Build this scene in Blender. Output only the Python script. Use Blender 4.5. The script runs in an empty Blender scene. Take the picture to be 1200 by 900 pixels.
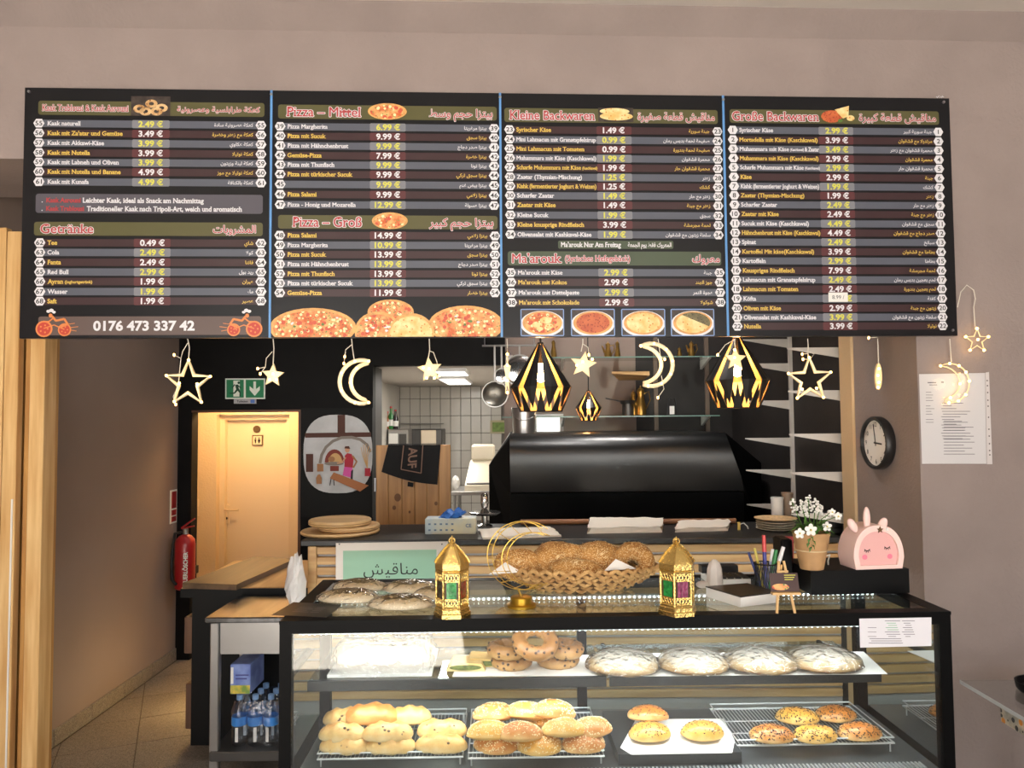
import bpy, math, random
from mathutils import Vector, Matrix, noise

random.seed(7)
scene = bpy.context.scene
COL = scene.collection
PI = math.pi

# ------------------------------------------------------------------ camera
FPX = 880.0
CAM = Vector((0.0, 0.0, 1.94))
PITCH, YAW, ROLL = math.radians(2.667), math.radians(0.26), math.radians(-0.45)
RC = Matrix.Rotation(YAW, 3, 'Z') @ Matrix.Rotation(PI / 2 + PITCH, 3, 'X') @ Matrix.Rotation(ROLL, 3, 'Z')
cam_data = bpy.data.cameras.new('camera')
cam_data.sensor_width = 36.0
cam_data.lens = FPX / 1200 * 36
cam_data.clip_start = 0.05
cam = bpy.data.objects.new('camera', cam_data)
cam.matrix_world = Matrix.Translation(CAM) @ RC.to_4x4()
COL.objects.link(cam)
scene.camera = cam

# ------------------------------------------------------------------ world, sun, window light, exposure
world = bpy.data.worlds.new('world')
scene.world = world
world.use_nodes = True
wn = world.node_tree.nodes
wl = world.node_tree.links
sky = wn.new('ShaderNodeTexSky')
sky.sky_type = 'NISHITA'
sky.sun_disc = False
sky.sun_elevation = math.radians(40)
wl.new(sky.outputs[0], wn['Background'].inputs[0])
wn['Background'].inputs[1].default_value = 0.12
scene.view_settings.view_transform = 'Standard'
scene.view_settings.look = 'None'
scene.view_settings.exposure = 0.0
scene.view_settings.gamma = 1.0
scene.view_settings.use_curve_mapping = False


def srgb(r, g=None, b=None):
    if g is None:
        r, g, b = ((r >> 16) & 255, (r >> 8) & 255, r & 255)
    f = lambda c: (c / 255 / 12.92) if c / 255 <= 0.04045 else ((c / 255 + 0.055) / 1.055) ** 2.4
    return (f(r), f(g), f(b), 1.0)


def light(name, kind, loc, energy, color=(1, 1, 1), rot=None, size=None, size_y=None, spread=None, radius=None, aim=None):
    d = bpy.data.lights.new(name, kind)
    d.energy = energy
    d.color = color
    if kind == 'AREA':
        d.shape = 'RECTANGLE'
        d.size = size
        d.size_y = size_y or size
        if spread:
            d.spread = spread
    elif radius is not None and kind != 'SUN':
        d.shadow_soft_size = radius
    o = bpy.data.objects.new(name, d)
    o.location = loc
    if aim is not None:
        o.rotation_euler = (Vector(aim) - Vector(loc)).to_track_quat('-Z', 'Y').to_euler()
    elif rot:
        o.rotation_euler = rot
    COL.objects.link(o)
    return o


sun = light('sun', 'SUN', (-1, -8, 8), 75.0, (1.0, 0.95, 0.86), aim=(-0.6, -1.2, 0))
sun.data.angle = math.radians(0.6)
# daylight entering by the street windows behind the photographer
light('window_daylight_west', 'AREA', (-2.1, -3.3, 1.7), 112, (1.0, 0.97, 0.94), rot=(PI / 2, 0, 0), size=2.6, size_y=2.6)
light('window_daylight_east', 'AREA', (1.9, -3.3, 1.7), 128, (1.0, 0.97, 0.94), rot=(PI / 2, 0, 0), size=2.8, size_y=2.6)


# ------------------------------------------------------------------ pixel rays -> points of the place
def ray(px, py):
    return RC @ Vector(((px - 600) / FPX, (450 - py) / FPX, -1))


def W(px, py, d):
    v = ray(px, py)
    return CAM + v * (d / v.y)


def G(px, py, z):
    v = ray(px, py)
    return CAM + v * ((z - CAM.z) / v.z)


def GX(px, py, x):
    v = ray(px, py)
    return CAM + v * ((x - CAM.x) / v.x)


def m(px, d):
    return px * d / FPX


# ------------------------------------------------------------------ materials
MATS = {}


def mat(name, color, rough=0.6, metal=0.0, spec=0.5, noise_s=0, noise_a=0.0, bump=0.0, bump_s=0, color2=None,
        emit=None, emit_s=0.0, coat=0.0, stretch=None, alpha=1.0, trans=0.0, detail=4, sss=0.0):
    if name in MATS:
        return MATS[name]
    M = bpy.data.materials.new(name)
    M.use_nodes = True
    nt = M.node_tree
    b = nt.nodes['Principled BSDF']
    c = srgb(*color) if isinstance(color, tuple) else srgb(color)
    b.inputs['Base Color'].default_value = c
    b.inputs['Roughness'].default_value = rough
    b.inputs['Metallic'].default_value = metal
    b.inputs['Specular IOR Level'].default_value = spec
    b.inputs['Coat Weight'].default_value = coat
    b.inputs['Alpha'].default_value = alpha
    b.inputs['Transmission Weight'].default_value = trans
    if sss:
        b.inputs['Subsurface Weight'].default_value = sss
        b.inputs['Subsurface Radius'].default_value = (0.02, 0.01, 0.005)
    if emit is not None:
        b.inputs['Emission Color'].default_value = srgb(*emit) if isinstance(emit, tuple) else srgb(emit)
        b.inputs['Emission Strength'].default_value = emit_s
    if noise_s or bump:
        tc = nt.nodes.new('ShaderNodeTexCoord')
        src = tc.outputs['Object']
        if stretch:
            mp = nt.nodes.new('ShaderNodeMapping')
            mp.inputs['Scale'].default_value = stretch
            nt.links.new(src, mp.inputs[0])
            src = mp.outputs[0]
        if noise_s:
            n = nt.nodes.new('ShaderNodeTexNoise')
            n.inputs['Scale'].default_value = noise_s
            n.inputs['Detail'].default_value = detail
            nt.links.new(src, n.inputs['Vector'])
            r = nt.nodes.new('ShaderNodeValToRGB')
            c2 = color2 if color2 is not None else None
            if c2 is None:
                lo = tuple(max(0, v * (1 - noise_a)) for v in c[:3]) + (1,)
                hi = tuple(min(1, v * (1 + noise_a)) for v in c[:3]) + (1,)
            else:
                lo = c
                hi = srgb(*c2) if isinstance(c2, tuple) else srgb(c2)
            r.color_ramp.elements[0].position = 0.35
            r.color_ramp.elements[1].position = 0.65
            r.color_ramp.elements[0].color = lo
            r.color_ramp.elements[1].color = hi
            nt.links.new(n.outputs[0], r.inputs[0])
            nt.links.new(r.outputs[0], b.inputs['Base Color'])
        if bump:
            n2 = nt.nodes.new('ShaderNodeTexNoise')
            n2.inputs['Scale'].default_value = bump_s or noise_s
            n2.inputs['Detail'].default_value = 3
            nt.links.new(src, n2.inputs['Vector'])
            bp = nt.nodes.new('ShaderNodeBump')
            bp.inputs['Strength'].default_value = bump
            bp.inputs['Distance'].default_value = 0.01
            nt.links.new(n2.outputs[0], bp.inputs['Height'])
            nt.links.new(bp.outputs[0], b.inputs['Normal'])
    MATS[name] = M
    return M


def glass(name, tint=(1, 1, 1), refl=1.0, rough=0.0, bump=0.0, bump_s=30, ior=1.45):
    if name in MATS:
        return MATS[name]
    M = bpy.data.materials.new(name)
    M.use_nodes = True
    nt = M.node_tree
    nt.nodes.clear()
    out = nt.nodes.new('ShaderNodeOutputMaterial')
    tr = nt.nodes.new('ShaderNodeBsdfTransparent')
    tr.inputs[0].default_value = tint + (1,)
    gl = nt.nodes.new('ShaderNodeBsdfGlossy')
    gl.inputs['Roughness'].default_value = rough
    fr = nt.nodes.new('ShaderNodeFresnel')
    ge = nt.nodes.new('ShaderNodeNewGeometry')
    mr = nt.nodes.new('ShaderNodeMapRange')
    mr.inputs['To Min'].default_value = ior
    mr.inputs['To Max'].default_value = 1 / ior
    nt.links.new(ge.outputs['Backfacing'], mr.inputs['Value'])
    nt.links.new(mr.outputs[0], fr.inputs['IOR'])
    mu = nt.nodes.new('ShaderNodeMath')
    mu.operation = 'MULTIPLY'
    mu.inputs[1].default_value = refl
    mu.use_clamp = True
    mx = nt.nodes.new('ShaderNodeMixShader')
    nt.links.new(fr.outputs[0], mu.inputs[0])
    nt.links.new(mu.outputs[0], mx.inputs[0])
    nt.links.new(tr.outputs[0], mx.inputs[1])
    nt.links.new(gl.outputs[0], mx.inputs[2])
    nt.links.new(mx.outputs[0], out.inputs[0])
    if bump:
        tc = nt.nodes.new('ShaderNodeTexCoord')
        n = nt.nodes.new('ShaderNodeTexNoise')
        n.inputs['Scale'].default_value = bump_s
        n.inputs['Detail'].default_value = 3
        nt.links.new(tc.outputs['Object'], n.inputs['Vector'])
        bp = nt.nodes.new('ShaderNodeBump')
        bp.inputs['Strength'].default_value = bump
        bp.inputs['Distance'].default_value = 0.02
        nt.links.new(n.outputs[0], bp.inputs['Height'])
        nt.links.new(bp.outputs[0], gl.inputs['Normal'])
        nt.links.new(bp.outputs[0], fr.inputs['Normal'])
    MATS[name] = M
    return M


def wood(name, c1, c2, axis='X', scale=14, rough=0.5, coat=0.0):
    st = {'X': (0.12, 1.6, 1.6), 'Y': (1.6, 0.12, 1.6), 'Z': (1.6, 1.6, 0.12)}[axis]
    return mat(name, c1, rough, noise_s=scale, color2=c2, stretch=st, bump=0.08, detail=6, coat=coat)


def speckle(name, base, spots, scale, rough=0.6, spot_size=0.25, base2=None, bs=8, bump=0.0, density=None):
    """base colour (noise between base and base2) with small voronoi spots of real colour"""
    if name in MATS:
        return MATS[name]
    M = bpy.data.materials.new(name)
    M.use_nodes = True
    nt = M.node_tree
    b = nt.nodes['Principled BSDF']
    b.inputs['Roughness'].default_value = rough
    tc = nt.nodes.new('ShaderNodeTexCoord')
    n = nt.nodes.new('ShaderNodeTexNoise')
    n.inputs['Scale'].default_value = bs
    n.inputs['Detail'].default_value = 5
    nt.links.new(tc.outputs['Object'], n.inputs['Vector'])
    r = nt.nodes.new('ShaderNodeValToRGB')
    r.color_ramp.elements[0].position = 0.36
    r.color_ramp.elements[1].position = 0.64
    r.color_ramp.elements[0].color = srgb(base)
    r.color_ramp.elements[1].color = srgb(base2 if base2 is not None else base)
    nt.links.new(n.outputs[0], r.inputs[0])
    last = r.outputs[0]
    for k, (sc, siz, colr) in enumerate(spots):
        v = nt.nodes.new('ShaderNodeTexVoronoi')
        v.inputs['Scale'].default_value = sc
        mp = nt.nodes.new('ShaderNodeMapping')
        mp.inputs['Location'].default_value = (k * 3.7, k * 1.3, k * 2.1)
        nt.links.new(tc.outputs['Object'], mp.inputs[0])
        nt.links.new(mp.outputs[0], v.inputs['Vector'])
        lt = nt.nodes.new('ShaderNodeMath')
        lt.operation = 'LESS_THAN'
        lt.inputs[1].default_value = siz
        nt.links.new(v.outputs['Distance'], lt.inputs[0])
        mx = nt.nodes.new('ShaderNodeMix')
        mx.data_type = 'RGBA'
        nt.links.new(lt.outputs[0], mx.inputs[0])
        nt.links.new(last, mx.inputs[6])
        mx.inputs[7].default_value = srgb(colr)
        last = mx.outputs[2]
    nt.links.new(last, b.inputs['Base Color'])
    if bump:
        n2 = nt.nodes.new('ShaderNodeTexNoise')
        n2.inputs['Scale'].default_value = scale
        nt.links.new(tc.outputs['Object'], n2.inputs['Vector'])
        bp = nt.nodes.new('ShaderNodeBump')
        bp.inputs['Strength'].default_value = bump
        bp.inputs['Distance'].default_value = 0.01
        nt.links.new(n2.outputs[0], bp.inputs['Height'])
        nt.links.new(bp.outputs[0], b.inputs['Normal'])
    MATS[name] = M
    return M


def crust(name, low, mid, top, zlo, zhi, rough=0.45, nscale=18, spots=None, bump=0.25):
    """baked dough: pale where it touched the tray, browned above; colour belongs to the bread"""
    if name in MATS:
        return MATS[name]
    M = bpy.data.materials.new(name)
    M.use_nodes = True
    nt = M.node_tree
    b = nt.nodes['Principled BSDF']
    b.inputs['Roughness'].default_value = rough
    tc = nt.nodes.new('ShaderNodeTexCoord')
    sx = nt.nodes.new('ShaderNodeSeparateXYZ')
    nt.links.new(tc.outputs['Object'], sx.inputs[0])
    mr = nt.nodes.new('ShaderNodeMapRange')
    mr.inputs['From Min'].default_value = zlo
    mr.inputs['From Max'].default_value = zhi
    nt.links.new(sx.outputs['Z'], mr.inputs['Value'])
    n = nt.nodes.new('ShaderNodeTexNoise')
    n.inputs['Scale'].default_value = nscale
    n.inputs['Detail'].default_value = 5
    nt.links.new(tc.outputs['Object'], n.inputs['Vector'])
    ad = nt.nodes.new('ShaderNodeMath')
    ad.operation = 'MULTIPLY_ADD'
    ad.inputs[1].default_value = 0.9
    nt.links.new(n.outputs[0], ad.inputs[0])
    sb = nt.nodes.new('ShaderNodeMath')
    sb.operation = 'SUBTRACT'
    sb.inputs[1].default_value = 0.45
    nt.links.new(mr.outputs[0], sb.inputs[0])
    nt.links.new(sb.outputs[0], ad.inputs[2])
    r = nt.nodes.new('ShaderNodeValToRGB')
    e = r.color_ramp.elements
    e[0].position = 0.1
    e[0].color = srgb(low)
    e[1].position = 0.95
    e[1].color = srgb(top)
    x = e.new(0.5)
    x.color = srgb(mid)
    nt.links.new(ad.outputs[0], r.inputs[0])
    last = r.outputs[0]
    for k, (sc, siz, colr) in enumerate(spots or []):
        v = nt.nodes.new('ShaderNodeTexVoronoi')
        v.inputs['Scale'].default_value = sc
        nt.links.new(tc.outputs['Object'], v.inputs['Vector'])
        lt = nt.nodes.new('ShaderNodeMath')
        lt.operation = 'LESS_THAN'
        lt.inputs[1].default_value = siz
        nt.links.new(v.outputs['Distance'], lt.inputs[0])
        mx = nt.nodes.new('ShaderNodeMix')
        mx.data_type = 'RGBA'
        nt.links.new(lt.outputs[0], mx.inputs[0])
        nt.links.new(last, mx.inputs[6])
        mx.inputs[7].default_value = srgb(colr)
        last = mx.outputs[2]
    nt.links.new(last, b.inputs['Base Color'])
    n2 = nt.nodes.new('ShaderNodeTexNoise')
    n2.inputs['Scale'].default_value = 60
    nt.links.new(tc.outputs['Object'], n2.inputs['Vector'])
    bp = nt.nodes.new('ShaderNodeBump')
    bp.inputs['Strength'].default_value = bump
    bp.inputs['Distance'].default_value = 0.006
    nt.links.new(n2.outputs[0], bp.inputs['Height'])
    nt.links.new(bp.outputs[0], b.inputs['Normal'])
    MATS[name] = M
    return M


# ------------------------------------------------------------------ mesh builder
ORG = {}


class MB:
    def __init__(s):
        s.v = []
        s.f = []

    def add(s, vs, fs):
        o = len(s.v)
        s.v += [Vector(p) for p in vs]
        s.f += [tuple(i + o for i in f) for f in fs]
        return s

    def box(s, x0, x1, y0, y1, z0, z1):
        return s.add([(x0, y0, z0), (x1, y0, z0), (x1, y1, z0), (x0, y1, z0), (x0, y0, z1), (x1, y0, z1), (x1, y1, z1), (x0, y1, z1)],
                     [(0, 3, 2, 1), (4, 5, 6, 7), (0, 1, 5, 4), (1, 2, 6, 5), (2, 3, 7, 6), (3, 0, 4, 7)])

    def bbox(s, x0, x1, y0, y1, z0, z1, b=0.004):
        """box with chamfered edges"""
        x0, x1 = min(x0, x1), max(x0, x1)
        y0, y1 = min(y0, y1), max(y0, y1)
        z0, z1 = min(z0, z1), max(z0, z1)
        b = min(b, (x1 - x0) * .4, (y1 - y0) * .4, (z1 - z0) * .4)
        vs = []
        for (z, i) in ((z0, b), (z0 + b, 0), (z1 - b, 0), (z1, b)):
            xa, xb, ya, yb = x0 + i, x1 - i, y0 + i, y1 - i
            vs += [(xa + b, ya, z), (xb - b, ya, z), (xb, ya + b, z), (xb, yb - b, z), (xb - b, yb, z), (xa + b, yb, z), (xa, yb - b, z), (xa, ya + b, z)]
        fs = [tuple(range(7, -1, -1)), tuple(range(24, 32))]
        for k in range(3):
            for j in range(8):
                a, c = k * 8 + j, k * 8 + (j + 1) % 8
                fs.append((a, c, c + 8, a + 8))
        return s.add(vs, fs)

    def obox(s, c, size, R):
        c = Vector(c)
        vs = []
        for z in (-.5, .5):
            for (x, y) in ((-.5, -.5), (.5, -.5), (.5, .5), (-.5, .5)):
                vs.append(c + R @ Vector((x * size[0], y * size[1], z * size[2])))
        return s.add(vs, [(0, 3, 2, 1), (4, 5, 6, 7), (0, 1, 5, 4), (1, 2, 6, 5), (2, 3, 7, 6), (3, 0, 4, 7)])

    def bar(s, p0, p1, w, h, up=(0, 0, 1)):
        p0, p1 = Vector(p0), Vector(p1)
        d = (p1 - p0)
        L = d.length
        d.normalize()
        u = Vector(up)
        sdir = d.cross(u)
        if sdir.length < 1e-4:
            sdir = Vector((1, 0, 0))
        sdir.normalize()
        u = sdir.cross(d)
        R = Matrix((sdir, d, u)).transposed()
        return s.obox((p0 + p1) / 2, (w, L, h), R)

    def cyl(s, p0, p1, r0, r1=None, n=16, caps=True):
        p0, p1 = Vector(p0), Vector(p1)
        r1 = r0 if r1 is None else r1
        d = (p1 - p0).normalized()
        a = d.orthogonal().normalized()
        b = d.cross(a)
        vs = []
        for (p, r) in ((p0, r0), (p1, r1)):
            for i in range(n):
                t = 2 * PI * i / n
                vs.append(p + (a * math.cos(t) + b * math.sin(t)) * r)
        fs = [(i, (i + 1) % n, n + (i + 1) % n, n + i) for i in range(n)]
        if caps:
            fs += [tuple(range(n - 1, -1, -1)), tuple(range(n, 2 * n))]
        return s.add(vs, fs)

    def tube(s, pts, r, n=6, closed=False, rs=None):
        pts = [Vector(p) for p in pts]
        N = len(pts)
        ref = None
        vs = []
        for i, p in enumerate(pts):
            if closed:
                d = pts[(i + 1) % N] - pts[i - 1]
            else:
                d = pts[min(i + 1, N - 1)] - pts[max(i - 1, 0)]
            d.normalize()
            if ref is None:
                a = d.orthogonal().normalized()
            else:
                a = ref - d * ref.dot(d)
                if a.length < 1e-5:
                    a = d.orthogonal()
                a.normalize()
            ref = a
            b = d.cross(a)
            rr = rs[i] if rs else r
            for k in range(n):
                t = 2 * PI * k / n
                vs.append(p + (a * math.cos(t) + b * math.sin(t)) * rr)
        fs = []
        for i in range(N if closed else N - 1):
            j = (i + 1) % N
            for k in range(n):
                fs.append((i * n + k, i * n + (k + 1) % n, j * n + (k + 1) % n, j * n + k))
        if not closed:
            fs += [tuple(range(n - 1, -1, -1)), tuple(range((N - 1) * n, N * n))]
        return s.add(vs, fs)

    def lathe(s, prof, c=(0, 0, 0), n=24, sx=1.0, sy=1.0, off=0.0, caps=True):
        c = Vector(c)
        vs = []
        for (r, z) in prof:
            for i in range(n):
                t = 2 * PI * i / n + off
                vs.append(c + Vector((r * math.cos(t) * sx, r * math.sin(t) * sy, z)))
        fs = []
        for k in range(len(prof) - 1):
            for i in range(n):
                fs.append((k * n + i, k * n + (i + 1) % n, (k + 1) * n + (i + 1) % n, (k + 1) * n + i))
        if caps:
            fs += [tuple(range(n - 1, -1, -1)), tuple(range((len(prof) - 1) * n, len(prof) * n))]
        return s.add(vs, fs)

    def prism(s, poly, o, U, V, thick):
        """polygon (u,v) on plane o,U,V; extruded away from the U x V normal by thick"""
        o, U, V = Vector(o), Vector(U), Vector(V)
        N = U.cross(V).normalized()
        k = len(poly)
        vs = [o + U * a + V * b for a, b in poly] + [o + U * a + V * b - N * thick for a, b in poly]
        fs = [tuple(range(k)), tuple(range(2 * k - 1, k - 1, -1))]
        fs += [(i, k + i, k + (i + 1) % k, (i + 1) % k) for i in range(k)]
        return s.add(vs, fs)

    def flat(s, poly, o, U, V):
        o, U, V = Vector(o), Vector(U), Vector(V)
        return s.add([o + U * a + V * b for a, b in poly], [tuple(range(len(poly)))])

    def blob(s, c, rx, ry, rz, nu=16, nv=10, fn=None, R=None):
        c = Vector(c)
        vs = []
        for j in range(nv + 1):
            ph = PI * j / nv
            for i in range(nu):
                t = 2 * PI * i / nu
                p = Vector((math.sin(ph) * math.cos(t), math.sin(ph) * math.sin(t), -math.cos(ph)))
                q = Vector((p.x * rx, p.y * ry, p.z * rz))
                if fn:
                    q = fn(p, q)
                if R:
                    q = R @ q
                vs.append(c + q)
        fs = []
        for j in range(nv):
            for i in range(nu):
                a, b2 = j * nu + i, j * nu + (i + 1) % nu
                if j == 0:
                    fs.append((a, b2 + nu, a + nu))
                elif j == nv - 1:
                    fs.append((a, b2, a + nu))
                else:
                    fs.append((a, b2, b2 + nu, a + nu))
        return s.add(vs, fs)

    def grid(s, fn, nu, nv, closed_u=False):
        vs = [fn(i / (nu if closed_u else nu - 1), j / (nv - 1)) for j in range(nv) for i in range(nu)]
        fs = []
        for j in range(nv - 1):
            for i in range(nu if closed_u else nu - 1):
                a, b = j * nu + i, j * nu + (i + 1) % nu
                fs.append((a, b, b + nu, a + nu))
        return s.add(vs, fs)

    def torus(s, c, R, r, U=(1, 0, 0), V=(0, 1, 0), n=24, k=8, fn=None):
        c, U, V = Vector(c), Vector(U), Vector(V)
        N = U.cross(V)
        vs = []
        for i in range(n):
            t = 2 * PI * i / n
            d = U * math.cos(t) + V * math.sin(t)
            for j in range(k):
                p = 2 * PI * j / k
                rr = r * (fn(t, p) if fn else 1)
                vs.append(c + d * (R + rr * math.cos(p)) + N * rr * math.sin(p))
        fs = []
        for i in range(n):
            for j in range(k):
                fs.append((i * k + j, ((i + 1) % n) * k + j, ((i + 1) % n) * k + (j + 1) % k, i * k + (j + 1) % k))
        return s.add(vs, fs)

    def build(s, name, material, parent=None, smooth=False, label=None, kind=None, cat=None, group=None):
        me = bpy.data.meshes.new(name)
        if parent is not None:
            o0 = ORG[parent.name]
        else:
            xs = [p.x for p in s.v]
            ys = [p.y for p in s.v]
            o0 = Vector(((min(xs) + max(xs)) / 2, (min(ys) + max(ys)) / 2, min(p.z for p in s.v)))
        me.from_pydata([p - o0 for p in s.v], [], s.f)
        me.validate()
        me.update()
        if smooth:
            for p in me.polygons:
                p.use_smooth = True
            if smooth != 'all':
                try:
                    me.set_sharp_from_angle(angle=math.radians(42))
                except Exception:
                    pass
        me.materials.append(material)
        o = bpy.data.objects.new(name, me)
        COL.objects.link(o)
        if parent is not None:
            o.parent = parent
        else:
            o.location = o0
        ORG[o.name] = o0
        if label:
            o['label'] = label
        if kind:
            o['kind'] = kind
        if cat:
            o['category'] = cat
        if group:
            o['group'] = group
        return o


def T(name, label, cat, loc, group=None):
    o = bpy.data.objects.new(name, None)
    o.empty_display_size = 0.05
    o.location = loc
    COL.objects.link(o)
    ORG[o.name] = Vector(loc)
    o['label'] = label
    o['category'] = cat
    if group:
        o['group'] = group
    return o


def S(name, loc=(0, 0, 0)):
    """setting root"""
    o = bpy.data.objects.new(name, None)
    o.location = loc
    COL.objects.link(o)
    ORG[o.name] = Vector(loc)
    o['kind'] = 'structure'
    return o


KIDS = {}


def copy_tree(root, loc=None, rot=None, label=None, scale=None, parent=None):
    c = root.copy()
    COL.objects.link(c)
    if parent is not None:
        c.parent = parent
    if loc is not None:
        c.location = loc
        ORG[c.name] = Vector(loc)
    if rot is not None:
        c.rotation_euler = rot
    if scale is not None:
        c.scale = scale
    if label:
        c['label'] = label
    for ch in [o for o in root.children]:
        copy_tree(ch, parent=c)
    return c


# ------------------------------------------------------------------ lettering
_tc = bpy.data.curves.new('lettering_source', 'FONT')
_tc.resolution_u = 3
_to = bpy.data.objects.new('lettering_source', _tc)
AR = {'ا': 'FE8D', 'أ': 'FE83', 'ب': 'FE8F', 'ة': 'FE93', 'ت': 'FE95', 'ث': 'FE99', 'ج': 'FE9D', 'ح': 'FEA1', 'خ': 'FEA5', 'د': 'FEA9',
      'ذ': 'FEAB', 'ر': 'FEAD', 'ز': 'FEAF', 'س': 'FEB1', 'ش': 'FEB5', 'ص': 'FEB9', 'ض': 'FEBD', 'ط': 'FEC1', 'ظ': 'FEC5',
      'ع': 'FEC9', 'غ': 'FECD', 'ف': 'FED1', 'ق': 'FED5', 'ك': 'FED9', 'ل': 'FEDD', 'م': 'FEE1', 'ن': 'FEE5', 'ه': 'FEE9',
      'و': 'FEED', 'ي': 'FEF1', 'ى': 'FEEF', 'ء': 'FE80'}
NOJOIN = set('اأةدذرزوىء')


def shape_ar(t):
    out = []
    n = len(t)
    i = 0
    prev = False
    while i < n:
        c = t[i]
        if c not in AR:
            out.append(c)
            prev = False
            i += 1
            continue
        if c == 'ل' and i + 1 < n and t[i + 1] == 'ا':
            out.append(chr(0xFEFC if prev else 0xFEFB))
            prev = False
            i += 2
            continue
        b = int(AR[c], 16)
        nxt = i + 1 < n and t[i + 1] in AR and t[i + 1] != 'ء' and c not in NOJOIN
        if c == 'ء':
            f = 0
        elif c in NOJOIN:
            f = 1 if prev else 0
        else:
            f = (3 if nxt else 1) if prev else (2 if nxt else 0)
        out.append(chr(b + f))
        prev = nxt
        i += 1
    return ''.join(reversed(out))


def glyphs(body, bold=0.0, serif=False, space=1.0):
    if 'M' in body and bold > 0:
        v0, f0 = glyphs(body, 0.0, serif, space)
        n0 = len(v0)
        return ([Vector((p.x - bold * .9, p.y + dy * bold * .5, .00012 * k)) for k, dy in ((0, -1), (1, 1)) for p in v0] + [Vector((p.x + bold * .9, p.y, .00024)) for p in v0],
                f0 + [tuple(i + n0 for i in f) for f in f0] + [tuple(i + 2 * n0 for i in f) for f in f0])
    skip = []
    if serif:
        for i, ch in enumerate(body):
            if ch in 'Mw':
                a = max([p.x for p in glyphs(body[:i].rstrip() or '.', bold)[0]]) if i else -.1
                skip.append((a + .01, max(p.x for p in glyphs(body[:i + 1], bold)[0]) + .001))
    _tc.body = body
    _tc.offset = bold
    _tc.space_character = space
    me = _to.to_mesh()
    vs = [Vector((v.co.x, v.co.y)) for v in me.vertices]
    fs = [tuple(p.vertices) for p in me.polygons]
    if serif:
        cnt = {}
        for f in fs:
            for a, b in zip(f, f[1:] + f[:1]):
                k = (min(a, b), max(a, b))
                cnt[k] = cnt.get(k, 0) + 1
        for (a, b), q in cnt.items():
            if q != 1:
                continue
            p, r = vs[a], vs[b]
            if abs(p.y - r.y) > 0.012:
                continue
            L = abs(p.x - r.x)
            if L < 0.075 or L > 0.21 or any(a < p.x < c for a, c in skip):
                continue
            y = p.y
            lo = abs(y) < 0.05 or y < -0.15
            hi = y > 0.36
            if not (lo or hi):
                continue
            ex = 0.055 if (lo or y < 0.6) else 0.03
            x0, x1 = min(p.x, r.x) - ex, max(p.x, r.x) + (ex if (lo or y > 0.6) else 0.01)
            y0, y1 = (y, y + 0.075) if lo else (y - 0.075, y)
            o = len(vs)
            vs += [Vector((x0, y0)), Vector((x1, y0)), Vector((x1, y1)), Vector((x0, y1))]
            fs.append((o, o + 1, o + 2, o + 3))
    _to.to_mesh_clear()
    return vs, fs


def txt(mb, body, o, U, V, cap, align='L', bold=0.02, xs=1.0, fit=None, serif=False, arabic=False, space=1.0, vcenter=True, minfit=None):
    if arabic:
        body = shape_ar(body)
    vs, fs = glyphs(body, bold, serif, space)
    if not vs:
        return 0
    k = cap / 0.682
    x0, x1 = min(p.x for p in vs), max(p.x for p in vs)
    w = (x1 - x0) * k * xs
    if fit:
        xs = fit / ((x1 - x0) * k)
        w = fit
    if minfit and w > minfit:
        xs *= minfit / w
        w = minfit
    dx = {'L': 0, 'C': -w / 2, 'R': -w}[align]
    dy = -0.341 * k if vcenter else 0
    o, U, V = Vector(o), Vector(U), Vector(V)
    N = U.cross(V).normalized()
    mb.add([o + U * ((p.x - x0) * k * xs + dx) + V * (p.y * k + dy) + N * (p[2] if len(p) > 2 else 0) for p in vs], fs)
    return w


def rrect(w, h, r, n=4):
    pts = []
    for (cx, cy, a0) in ((w / 2 - r, -h / 2 + r, -PI / 2), (w / 2 - r, h / 2 - r, 0), (-w / 2 + r, h / 2 - r, PI / 2), (-w / 2 + r, -h / 2 + r, PI)):
        for i in range(n + 1):
            a = a0 + PI / 2 * i / n
            pts.append((cx + r * math.cos(a), cy + r * math.sin(a)))
    return pts


def ell(cx, cy, rx, ry, n=24, a0=0, a1=2 * PI):
    full = abs(a1 - a0 - 2 * PI) < 1e-6
    return [(cx + rx * math.cos(a0 + (a1 - a0) * i / (n if full else n - 1)), cy + ry * math.sin(a0 + (a1 - a0) * i / (n if full else n - 1))) for i in range(n)]

# ================================================================== SETTING
plaster = mat('taupe_plaster', (143, 130, 126), 0.85, noise_s=3, noise_a=0.06, bump=0.35, bump_s=55)
plaster_smooth = mat('taupe_paint', (138, 121, 112), 0.75, noise_s=1.6, noise_a=0.05, bump=0.06, bump_s=40)
cream = mat('cream_paint', (226, 204, 170), 0.8, bump=0.4, bump_s=60)
cream_smooth = mat('cream_door_paint', (232, 212, 180), 0.5)
white_ceiling = mat('white_ceiling_paint', (205, 198, 192), 0.9, bump=0.05, bump_s=60)
blackwall = mat('black_wall_paint', (11, 10, 11), .7, spec=.2, noise_s=6, noise_a=0.2)
charcoal = mat('charcoal_wall', (46, 42, 41), .55, spec=.3, noise_s=4, noise_a=0.15, bump=0.1, bump_s=80)
granite = speckle('granite_tile', 0x746C62, [(150, .34, 0x504840), (190, .28, 0xA89E90)], 40, rough=0.45, base2=0x8A8074, bs=60)
grout = mat('grout', (98, 88, 78), 0.9)

ANG = math.atan2(0.21, 4.21)
BU = Vector((math.cos(ANG), math.sin(ANG), 0))
BV = Vector((0, 0, 1))
BN = Vector((math.sin(ANG), -math.cos(ANG), 0))
BP = W(26, 250, 3.30)
BP.z = 0


def Bst(px, py, n=0.0):
    v = ray(px, py)
    o = BP + BN * n
    t = (o - CAM).dot(BN) / v.dot(BN)
    p = CAM + v * t
    return (p - BP).dot(BU), p.z


def Bw(s, z, n=0.0):
    return BP + BU * s + BV * z + BN * n


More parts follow.
